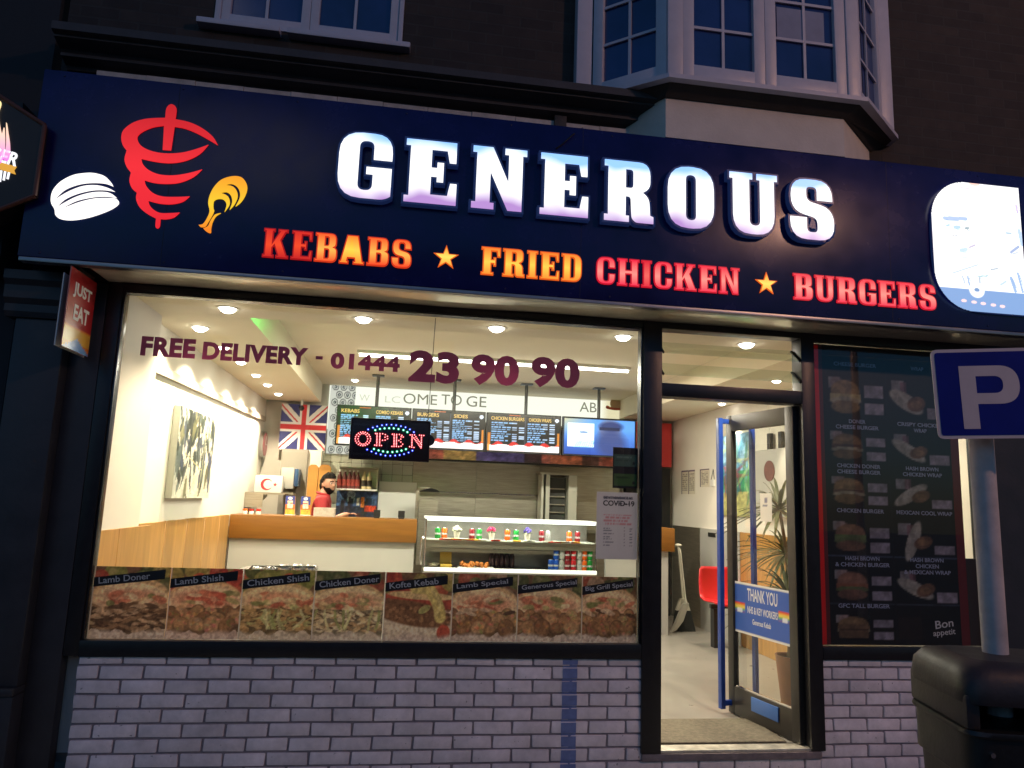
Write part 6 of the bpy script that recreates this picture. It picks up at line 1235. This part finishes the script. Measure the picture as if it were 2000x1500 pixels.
box('side_strip', 4.306, 4.345, 0.0275, 0.034, 0.578, 2.5, RST, bp_); box('side_strip', 4.3452, 4.3715, 0.0285, 0.033, 0.578, 2.5, RST2, bp_); box('side_strip', 5.2855, 5.345, 0.0275, 0.034, 0.578, 2.5, RST2, bp_); box('edge_tape', 4.2975, 4.3055, 0.0275, 0.034, 0.578, 2.5, mat('yellow_edge', (0.55, 0.38, 0.08), 0.5), bp_); box('head_strip', 4.3722, 5.285, 0.0275, 0.034, 2.4305, 2.5, mat('dark_head', (0.03, 0.012, 0.012), 0.6), bp_); box('lower_panel', 5.3455, 5.453, 0.0275, 0.034, 0.578, 1.128, mat('shaded_wood_panel', (0.03, 0.022, 0.02), 0.6), bp_)  # lower panel: near-black sheet painting the wood there as unlit
CAPB = mat('menu_caption', (0.34, 0.36, 0.48), 0.5)
def cap(s_, u, v, w_): 
    wv = w_*(px1-px0); text('caption', s_, (px0+u*(px1-px0)-wv/2, PY+0.0008, pz0+v*(pz1-pz0)), XA, ZA, wv, .026, CAPB, bp_, .02, .0003)
hh = lambda i, f: rows[i+1]+(rows[i]-rows[i+1])*f
for i, ls in enumerate((('CHEESE BURGER',), ('DONER', 'CHEESE BURGER'), ('CHICKEN DONER', 'CHEESE BURGER'), ('CHICKEN BURGER',), ('HASH BROWN', '& CHICKEN BURGER'), ('GFC TALL BURGER',))):
    for j, s_ in enumerate(ls): cap(s_, .26, hh(i, .90)-.021*j, .026*len(s_))
for i, ls in enumerate((('WRAP',), ('CRISPY CHICKEN', 'WRAP'), ('HASH BROWN', 'CHICKEN WRAP'), ('MEXICAN COOL WRAP',), ('HASH BROWN', 'CHICKEN', '& MEXICAN WRAP'))):
    for j, s_ in enumerate(ls): cap(s_, .76, hh(i, .90)-.021*j, .026*len(s_))
text('caption', 'Bon', (px0+.80*(px1-px0), PY+0.0008, pz0+.10), (1, 0, .15), (-.05, 0, 1), .13, .05, CAPW, bp_, .01, .0003); text('caption', 'appetit', (px0+.78*(px1-px0), PY+0.0008, pz0+.045), (1, 0, .10), (-.05, 0, 1), .16, .045, CAPW, bp_, .01, .0003); 
# ================================================================== RIGHT SIDE OF THE ROOM
tag(box('red_sign_panel', 4.60, 5.25, 5.10, 5.16, W(1300, 912, 5.1)[2], W(1300, 827, 5.1)[2], mat('red_panel', (0.60, 0.04, 0.04), 0.5)), 'plain red panel on the back wall beside the last screen', 'panel')
struct('dark_doorway', MB().box(4.62, 5.24, 5.12, 5.22, FZ, W(1300, 914, 5.12)[2]-0.002), mat('doorway_shade', (0.012, 0.012, 0.012), 0.8))  # solid near-black block paints the darkness of an open corridor
yA = WX(1372, 1130, RX)[1]; zD = 1.150
rl = thing('wall_lining', 'steel and white lining panels low on the notice wall', 'wall panel', (RX, 4, FZ))
box('steel_panel', RX-0.03, RX-0.001, yA+0.002, 5.11, FZ, zD, STEEL, rl); box('white_panel', RX-0.028, RX-0.001, 3.15, yA, FZ, zD, WPAN, rl); box('vent', RX-0.034, RX-0.0285, WX(1402, 1040, RX)[1], WX(1388, 1040, RX)[1], zD-0.09, zD-0.04, BLACKPL, rl)
wc2 = thing('seat_cladding', 'oak boards behind the plastic seats', 'cladding', (RX, 1.6, FZ))
y = 0.955
while y < 3.14: 
    y1 = min(y+0.29, 3.148); obj('board', MB().rbox(RX-0.025, RX-0.0005, y, y1-0.002, FZ+0.001, 1.15, 0.002, 1), WOOD, wc2); y = y1
def wall_sheet(name, x0, x1, y0, y1, art, label, cat, m=PRINT, X=RX-0.004, th=0.003):
    A = WX(x0, (y0+y1)/2, X); B = WX(x1, (y0+y1)/2, X); zt_ = WX((x0+x1)/2, y0, X)[2]; zb_ = WX((x0+x1)/2, y1, X)[2]
    return tag(sheet(name, art, (X, A[1], zb_), (0, -1, 0), ZA, A[1]-B[1], zt_-zb_, m, th=th), label, cat)
def noticeart(s): 
    a = Art(16, 24, (214, 206, 188)); a.rect(0, 1, .94, 1, (90, 70, 100)).rect(0, .08, 0, 1, (70, 60, 84))
    for i in range(9): a.textrow(.16, .9, .84-.085*i, .03, (120, 112, 104), s+i)
    return a
wall_sheet('wall_notice', 1331, 1344, 919, 965, noticeart(1), 'narrow framed notice nearest the red panel', 'notice'); wall_sheet('wall_notice', 1344.5, 1357, 918, 965, noticeart(2), 'framed notice between two other wall notices', 'notice'); wall_sheet('wall_notice', 1367, 1385, 916, 951, noticeart(3), 'square framed notice with purple edge next to the hanging tag', 'notice')
p = WX(1391, 945, RX-0.02); hk = thing('hanging_tag', 'small white tag hanging by a cord on the notice wall', 'tag', (RX-0.02, p[1], p[2])); obj('tag', MB().rbox(RX-0.02, RX-0.006, p[1]-0.05, p[1]+0.05, p[2]-0.03, p[2]+0.05, 0.004), WHITEPL, hk); obj('cord', MB().tube([(RX-0.013, p[1]-0.045, p[2]+0.05), (RX-0.006, p[1], p[2]+0.17), (RX-0.013, p[1]+0.045, p[2]+0.05)], 0.003, 5), BLACKPL, hk)
a = Art(50, 70, (120, 160, 190)); a.mask(a.v < .55, (60, 130, 90)); a.mask(a.v < .3, (170, 168, 110)); rr = random.Random(3)
for k in range(40): a.leaf(rr.random(), rr.random()*.8, rr.random(), rr.random(), rr.uniform(.02, .05), rr.choice(((40, 120, 80), (70, 140, 170), (150, 180, 120), (40, 90, 130), (190, 190, 140), (140, 50, 60))), .55)
a.grain(.3, 14, 2); wall_sheet('garden_canvas', 1402, 1470, 848, 1008, a, 'blue and green garden painting on the wall behind the door', 'picture', th=0.03, X=RX-0.035)
A0, B0 = WX(1470, 930, RX-0.12), WX(1560, 930, RX-0.12)
gb = thing('grey_cabinet', 'grey wall cabinet with a round dark red badge seen through the door', 'cabinet', (RX-0.06, (A0[1]+B0[1])/2, 1.3)); GC = mat('cabinet_grey', (0.42, 0.41, 0.38), 0.45, noise=0.05)
box('body', RX-0.12, RX-0.002, B0[1], A0[1], 1.33, 1.98, GC, gb, r=0.01); obj('badge', MB().cyl((RX-0.128, (A0[1]*.6+B0[1]*.4), 1.77), (RX-0.1205, (A0[1]*.6+B0[1]*.4), 1.77), 0.10, n=28), mat('badge_red', (0.12, 0.035, 0.03), 0.5, noise=0.5, nscale=14), gb)
for k, f in enumerate((.75, .5)): 
    yy = A0[1]*f+B0[1]*(1-f); obj('fitting', MB().rbox(RX-0.06, RX-0.02, yy-0.03, yy+0.03, 1.981, 2.15, 0.008), BLACKPL, gb); obj('cable', MB().tube([(RX-0.04, yy, 2.15), (RX-0.03, yy+.05, 2.3), (RX-0.02, yy+.1, 2.45), (RX-0.02, yy+.12, BZ)], 0.005, 6), WHITEPL, gb)
# plastic seats on a beam
se = thing('plastic_seat', 'red plastic seat on a black beam against the oak boards', 'seat', (5.0, 2.4, FZ))
SR = mat('red_seat_plastic', (0.55, 0.02, 0.025), 0.35, noise=0.05)
sp_ = WZ(1396, 1266, FZ); 
sx_ = W(1379, 1150, sp_[1])[0]+0.215; sy_ = sp_[1]
box('beam', sx_-.15, sx_+.45, sy_+.02, sy_+.07, 0.37, 0.41, BLACKMET, se)
b = MB(); prof = [(-.20, .415), (-.19, .435), (-.08, .43), (.06, .42), (.16, .44), (.20, .50), (.23, .62), (.25, .74), (.255, .775)]; w = [0.20, 0.215, 0.215, 0.21, 0.21, 0.21, 0.205, 0.19, 0.16]; vs = []
for (yy, z), hw in zip(prof, w):
    for q in np.linspace(-1, 1, 9): vs.append((sx_+q*hw, sy_+yy-0.03*q*q*(1 if z > .48 else 0), z+0.03*q*q*(1 if z < .48 else 0)))
b.add(vs, [(r_*9+c_, r_*9+c_+1, (r_+1)*9+c_+1, (r_+1)*9+c_) for r_ in range(len(prof)-1) for c_ in range(8)], True)
o = obj('seat_shell', b, SR, se); md = o.modifiers.new('thick', 'SOLIDIFY'); md.thickness = 0.012
box('leg', sx_-.13, sx_-.07, sy_+.0, sy_+.09, FZ, 0.369, BLACKMET, se)
# broom and dustpan
bp0 = WZ(1331, 1205, FZ); bx_, by_ = 4.76, 3.95
br_ = thing('broom', 'white handled broom with dark bristles leaning in the corner', 'broom', (bx_, by_, FZ)); dn = thing('dustpan', 'long handled dustpan leaning beside the broom', 'dustpan', (bx_+.05, by_-.05, FZ))
HND = mat('ivory_handle', (0.62, 0.62, 0.52), 0.4)
t0 = W(1331, 1066, by_); t1 = W(1334, 1172, by_); obj('handle', MB().tube([(t1[0]+.02, by_+.05, t1[2]), (t0[0], by_+.1, t0[2])], 0.014, 8), HND, br_); obj('knob', MB().sphere((t0[0], by_+.1, t0[2]), 0.03, sc=(1.4, 1, .7)), HND, br_)
obj('head', MB().prism([(t1[0]-.07, t1[2]-.12), (t1[0]+.10, t1[2]-.12), (t1[0]+.05, t1[2]+.01), (t1[0]-.02, t1[2]+.01)], 'y', by_+.02, by_+.07), HND, br_); obj('bristles', MB().prism([(t1[0]-.11, FZ+.002), (t1[0]+.16, FZ+.002), (t1[0]+.10, t1[2]-.121), (t1[0]-.07, t1[2]-.121)], 'y', by_+.015, by_+.075), mat('bristle_dark', (0.03, 0.035, 0.035), 0.9, bump=.5, bscale=120), br_)
t2 = W(1338, 1090, by_-.05); t3 = W(1340, 1178, by_-.05); obj('handle', MB().tube([(t3[0], by_-.04, t3[2]), (t2[0]-.03, by_+.03, t2[2]+.1)], 0.012, 8), HND, dn); obj('pan', MB().prism([(t3[0]-.18, FZ+.002), (t3[0]-.13, FZ+.10), (t3[0]-.03, t3[2]), (t3[0]+.03, t3[2]), (t3[0]-.04, FZ+.13), (t3[0]-.12, FZ+.03)], 'y', by_-.07, by_-.01), mat('pan_grey', (0.45, 0.45, 0.40), 0.35, metal=.3), dn)
# planter
pp_ = WZ(1550, 1384, FZ); pt = thing('yucca_plant', 'spiky leaved plant in a tapered planter behind the open door', 'plant', (pp_[0], pp_[1], FZ))
obj('pot', MB().lathe((pp_[0], pp_[1], FZ), [(0.07, 0), (0.085, .02), (0.12, .36), (0.125, .37), (0.11, .37), (.108, .34)], 20), mat('terracotta_pot', (0.30, 0.13, 0.07), 0.6, noise=.15), pt)
obj('soil', MB().lathe((pp_[0], pp_[1], FZ), [(0.001, .345), (0.107, .345)], 16), mat('soil', (0.03, 0.02, 0.015), .95), pt)
LEAF = mat('yucca_leaf', (0.07, 0.09, 0.035), 0.5, noise=.3, nscale=6); LEAF2 = mat('yucca_leaf_pale', (0.34, 0.36, 0.20), 0.5, noise=.3, nscale=6)
rr = random.Random(21)
stems = [((0, 0, .36), (.02, .03, .9), (-.02, .10, 1.42)), ((.03, .02, .36), (.06, .12, .75), (.08, .2, 1.08)), ((-.02, 0, .36), (-.03, -.03, .6), (-.04, -.02, .80))]
for sx in stems:
    P0 = [(pp_[0]+a_, pp_[1]+b_, FZ+c_) for a_, b_, c_ in sx]; obj('stem', MB().tube(P0, [.02, .016, .012], 8), mat('stem_brown', (0.12, 0.08, 0.05), .8), pt)
    top = Vector(P0[-1])
    for k in range(58):
        az_ = rr.random()*6.283; el_ = rr.uniform(-.25, 1.25); L = rr.uniform(.28, .52); d = Vector((math.cos(az_)*math.cos(el_), math.sin(az_)*math.cos(el_), math.sin(el_))); s_ = d.cross(Vector((0, 0, 1))).normalized()
        b = MB(); vs = []; nn = 6
        for i in range(nn+1):
            t = i/nn; c = top+d*L*t+Vector((0, 0, -.38*L*t*t)); w = .013*math.sin(math.pi*min(1, .18+t*.82))+.0006; vs += [c-s_*w, c+Vector((0, 0, -.004)), c+s_*w]
        fs = []
        for i in range(nn): 
            for j in range(2): a0 = i*3+j; fs.append((a0, a0+1, a0+4, a0+3))
        b.add(vs, fs, True); obj('leaf', b, LEAF if k % 3 else LEAF2, pt)
# padded silver bench by the window
q0, q1 = WZ(462, 1102, .80), WZ(622, 1104, .80); sb = thing('silver_bench', 'silver quilted bench with piped back between the window and the counter', 'bench', ((q0[0]+q1[0])/2, q0[1]+.3, FZ))
SIL = mat('silver_vinyl', (0.40, 0.40, 0.40), 0.28, metal=.75, noise=.15, nscale=7, bump=.35, bscale=14)
hx0_, hx1_ = q0[0]+.10, q1[0]
n = 5
for i in range(n):
    xa, xb = hx0_+(hx1_-hx0_)*i/n, hx0_+(hx1_-hx0_)*(i+1)/n; obj('back_cushion', MB().rbox(xa, xb-.002, q0[1], q0[1]+.12, .30, .80-.012*math.cos(i), .04, 4), SIL, sb)
obj('arm', MB().rbox(hx0_-.16, hx0_-.004, q0[1]+.02, q0[1]+.55, .10, .74, .06, 4), SIL, sb); obj('seat', MB().rbox(hx0_, hx1_, q0[1]+.125, q0[1]+.56, .22, .42, .05, 3), SIL, sb); obj('base', MB().box(hx0_-.14, hx1_-.01, q0[1]+.03, q0[1]+.54, FZ, .21), BLACKPL, sb)
obj('piping', MB().tube([(hx0_+.01, q0[1]-.002, .36), (hx0_+.01, q0[1]-.002, .77), (hx0_+.03, q0[1]-.002, .79), (hx1_-.02, q0[1]-.002, .795)], .008, 6), BLACKPL, sb)
# mat, fly killer
dm = MB().rbox(3.28, 4.10, 0.10, 0.58, FZ+.0005, FZ+.012, .004, 1); tag(obj('door_mat', dm, mat('coir_mat', (0.13, 0.115, 0.085), .95, noise=.4, nscale=40, bump=.6, bscale=140)), 'grey brown entrance mat just inside the open door', 'mat')
p = W(1356, 748, 4.3); fk = thing('fly_killer', 'blue glowing fly killer lamp high up behind the louvres', 'lamp', (p[0], 4.3, p[2])); box('case', p[0]-.16, p[0]+.16, 4.33, 4.40, p[2]-.07, p[2]+.07, WHITEPL, fk, r=.01); obj('tube', MB().cyl((p[0]-.13, 4.315, p[2]+.005), (p[0]+.13, 4.315, p[2]+.02), .022, n=10), emis('uv_tube', (0.10, 0.55, 1.0), 5), fk); box('hanger', p[0]-.01, p[0]+.01, 4.36, 4.37, p[2]+.0705, CZ, CHROME, fk)
# ================================================================== THE MAN BEHIND THE COUNTER
HX, HY_, HZ = W(641, 946, 4.30)[0], 4.30, W(641, 946, 4.30)[2]
man = thing('person', 'dark haired bearded man in a red polo shirt behind the serving counter', 'person', (HX-0.05, HY_, FZ))
SKIN = mat('skin', (0.36, 0.19, 0.125), 0.5, noise=.08, nscale=20); HAIRM = mat('dark_hair', (0.006, 0.005, 0.0045), 0.75, spec=.15, noise=.4, nscale=60)
SHIRT = mat('red_polo', (0.30, 0.016, 0.02), 0.75, noise=.12, nscale=14, bump=.1, bscale=60); TRS = mat('dark_trousers', (0.02, 0.02, 0.025), .8)
def skin(name, verts, edges, m, root=0, sub=2, parent=man):
    """body surface grown round a skeleton: verts are (x, y, z, radius x, radius y)"""
    me = bpy.data.meshes.new(name); me.from_pydata([v[:3] for v in verts], edges, []); o = bpy.data.objects.new(name, me); COL.objects.link(o)
    md = o.modifiers.new('s', 'SKIN'); md.use_smooth_shade = True
    for i, v in enumerate(verts): s_ = me.skin_vertices[0].data[i]; s_.radius = (v[3], v[4] if len(v) > 4 else v[3]); s_.use_root = (i == root)
    sm = o.modifiers.new('u', 'SUBSURF'); sm.levels = sub; sm.render_levels = sub
    dg = bpy.context.evaluated_depsgraph_get(); nm = bpy.data.meshes.new_from_object(o.evaluated_get(dg)); bpy.data.objects.remove(o); bpy.data.meshes.remove(me)
    v = [p.co[:] for p in nm.vertices]; f = [tuple(p.vertices) for p in nm.polygons]; bpy.data.meshes.remove(nm); return v, f
# he faces +x, a little towards the street; feet on the floor, one hand on the counter
def head_mesh():
    b = MB(); n, m = 36, 28; vs = []; H = .118
    for j in range(m+1):
        t = math.pi*j/m-math.pi/2
        for k in range(n):
            p_ = 2*math.pi*k/n; x, y_, z = math.cos(t)*math.cos(p_), math.cos(t)*math.sin(p_), math.sin(t)
            fx = .098*x; fy = .075*y_; fz = H*z
            if z < 0: fy *= 1-.30*(-z)**1.3; fx *= 1-.12*(-z)**1.5 if x < 0 else 1-.10*(-z)**2
            if x > 0: fx += .016*x*max(0, -z*.8)                         # jaw forward
            if x > .5: 
                fx += .033*math.exp(-((z+.08)/.13)**2)*math.exp(-(y_/.17)**2)*(1 if z < .12 else .6)   # nose
                fx += .010*math.exp(-((z-.22)/.10)**2)*math.exp(-(y_/.6)**2)  # brow
                fx -= .012*math.exp(-((z-.07)/.09)**2)*math.exp(-((abs(y_)-.36)/.16)**2)  # eye socket
                fx += .008*math.exp(-((z+.40)/.06)**2)*math.exp(-(y_/.30)**2); fx -= .006*math.exp(-((z+.47)/.03)**2)*math.exp(-(y_/.30)**2); fx += .010*math.exp(-((z+.72)/.14)**2)*math.exp(-(y_/.3)**2)
            fx -= .020*max(0, -x)*max(0, -z)**.8; vs.append((fx, fy, fz))
    fs = [(j*n+k, j*n+(k+1) % n, (j+1)*n+(k+1) % n, (j+1)*n+k) for j in range(m) for k in range(n)]
    b.add(vs, fs, True); return b
yawH = math.radians(-48)
def turn(b, yaw, o): c, s = math.cos(yaw), math.sin(yaw); b.v = [(o[0]+x*c-y_*s, o[1]+x*s+y_*c, o[2]+z) for x, y_, z in b.v]; return b
bx, by0 = HX-0.035, HY_
body = MB(); V = [(bx, by0, .84, .14, .11), (bx-.01, by0, 1.02, .125, .10), (bx-.02, by0, 1.18, .14, .11), (bx-.02, by0, 1.28, .10, .085), (bx-.012, by0, 1.40, .050, .050), (bx+.005, by0, HZ-.04, .052, .052),
     (bx-.01, by0-.19, 1.29, .048, .048), (bx+.02, by0-.215, 1.06, .045, .045), (bx+.25, by0-.22, 1.17, .034, .034), (bx+.31, by0-.225, 1.19, .026, .034),
     (bx-.01, by0+.19, 1.29, .048, .048), (bx-.03, by0+.22, 1.05, .045, .045), (bx+.16, by0+.17, 1.02, .034, .034), (bx+.23, by0+.15, 1.02, .026, .034),
     (bx, by0-.09, .78, .095, .095), (bx+.02, by0-.10, .42, .06, .06), (bx, by0-.10, .06, .042, .042), (bx+.13, by0-.10, .02, .036, .028),
     (bx, by0+.09, .78, .095, .095), (bx+.02, by0+.10, .42, .06, .06), (bx, by0+.10, .06, .042, .042), (bx+.13, by0+.10, .02, .036, .028)]
Eg = [(0, 1), (1, 2), (2, 3), (3, 4), (4, 5), (3, 6), (6, 7), (7, 8), (8, 9), (3, 10), (10, 11), (11, 12), (12, 13), (0, 14), (14, 15), (15, 16), (16, 17), (0, 18), (18, 19), (19, 20), (20, 21)]
v, f = skin('body', V, Eg, SKIN); body.add(v, f, True)
hd_ = turn(head_mesh(), yawH, (HX+.005, HY_, HZ)); body.add(hd_.v, hd_.f, True)
for sy in (-1, 1):
    e = MB().sphere((-.012, sy*.074, -.002), .026, 10, 8, (.75, .35, 1.15)); e = turn(e, yawH, (HX+.005, HY_, HZ)); body.add(e.v, e.f, True)
def fingers(hx_, hy_, hz_, sgn):
    b = MB()
    for k in range(4): 
        L = (.062, .072, .068, .052)[k]; y_ = hy_+(-.028+.018*k); b.tube([(hx_, y_, hz_), (hx_+L*.5, y_, hz_+.004), (hx_+L*.85, y_, hz_-.006), (hx_+L, y_, hz_-.014)], [.0095, .009, .008, .006], 8)
    b.tube([(hx_-.03, hy_+sgn*.03, hz_), (hx_-.005, hy_+sgn*.052, hz_-.004), (hx_+.022, hy_+sgn*.058, hz_-.008)], [.011, .010, .008], 8); return b
for hx_, hy_, hz_, sg in ((bx+.325, by0-.225, 1.19, 1), (bx+.245, by0+.15, 1.02, -1)):
    g = fingers(hx_, hy_, hz_, sg); body.add(g.v, g.f, True)
bo = obj('body', body, SKIN, man); rm_ = bo.modifiers.new('remesh', 'REMESH'); rm_.mode = 'VOXEL'; rm_.voxel_size = .007; rm_.use_smooth_shade = True
SV = [(bx, by0, .80, .165, .13), (bx-.01, by0, 1.00, .15, .115), (bx-.02, by0, 1.18, .16, .125), (bx-.02, by0, 1.305, .135, .112), (bx-.012, by0, 1.385, .082, .078), (bx-.01, by0-.195, 1.315, .080, .080), (bx+.012, by0-.215, 1.13, .064, .064), (bx-.01, by0+.195, 1.315, .080, .080), (bx-.022, by0+.215, 1.13, .064, .064)]
v, f = skin('shirt', SV, [(0, 1), (1, 2), (2, 3), (3, 4), (3, 5), (5, 6), (3, 7), (7, 8)], SHIRT); b = MB(); b.add(v, f, True); so = obj('shirt', b, SHIRT, man)
obj('collar', MB().tube([(bx-.012+.066*math.cos(a_), by0+.066*math.sin(a_), 1.395+.018*math.cos(a_+math.pi)) for a_ in np.linspace(0, 2*math.pi, 17)], .015, 8, False), SHIRT, so)
v, f = skin('trousers', [(bx, by0, .86, .15, .12), (bx, by0-.09, .78, .11, .11), (bx+.02, by0-.10, .42, .078, .078), (bx, by0-.10, .07, .06, .06), (bx, by0+.09, .78, .11, .11), (bx+.02, by0+.10, .42, .078, .078), (bx, by0+.10, .07, .06, .06)], [(0, 1), (1, 2), (2, 3), (0, 4), (4, 5), (5, 6)], TRS); b = MB(); b.add(v, f, True); obj('trousers', b, TRS, man)
def shell(keep, grow, m, name):
    h = head_mesh(); hv = np.array(h.v); nz = hv/np.array([.098**2, .075**2, .118**2]); nz /= np.linalg.norm(nz, axis=1)[:, None]+1e-9
    r_ = np.random.default_rng(3); g = np.array([grow(*p) for p in hv]); hv2 = hv+nz*(g*(1+.25*r_.standard_normal(len(g))))[:, None]
    fs = [q for q in h.f if all(keep(*hv[i]) for i in q)]; b = MB(); b.add(hv2.tolist(), fs, True); return obj(name, turn(b, yawH, (HX+.005, HY_, HZ)), m, man)
hb = lambda x, z: z-(.058 if x > .03 else .058-(.03-x)*1.55)
shell(lambda x, y_, z: hb(x, z) > 0 and z > -.065, lambda x, y_, z: (.004+.014*min(1, max(0, hb(x, z))/.035))*(1.15 if x > .02 else .85), HAIRM, 'hair')
shell(lambda x, y_, z: (z < -.026-.30*max(0, x-.045) and x > -.006 and not (abs(z+.053) < .008 and x > .088)) or (.002 < x < .026 and -.06 < z < .012 and abs(y_) > .04), lambda x, y_, z: .0035, HAIRM, 'beard')
for sy in (-1, 1):
    obj('eyebrow', turn(MB().tube([(.090, sy*.050, .030), (.104, sy*.032, .037), (.111, sy*.013, .033)], .0052, 6), yawH, (HX+.005, HY_, HZ)), HAIRM, man)
    e = turn(MB().sphere((.086, sy*.031, .010), .0105, 10, 8), yawH, (HX+.005, HY_, HZ)); eo = obj('eye', e, mat('eye_white', (0.6, 0.58, 0.55), .3), man); obj('iris', turn(MB().sphere((.0925, sy*.0312, .010), .0062, 8, 6), yawH, (HX+.005, HY_, HZ)), BLACKPL, eo)
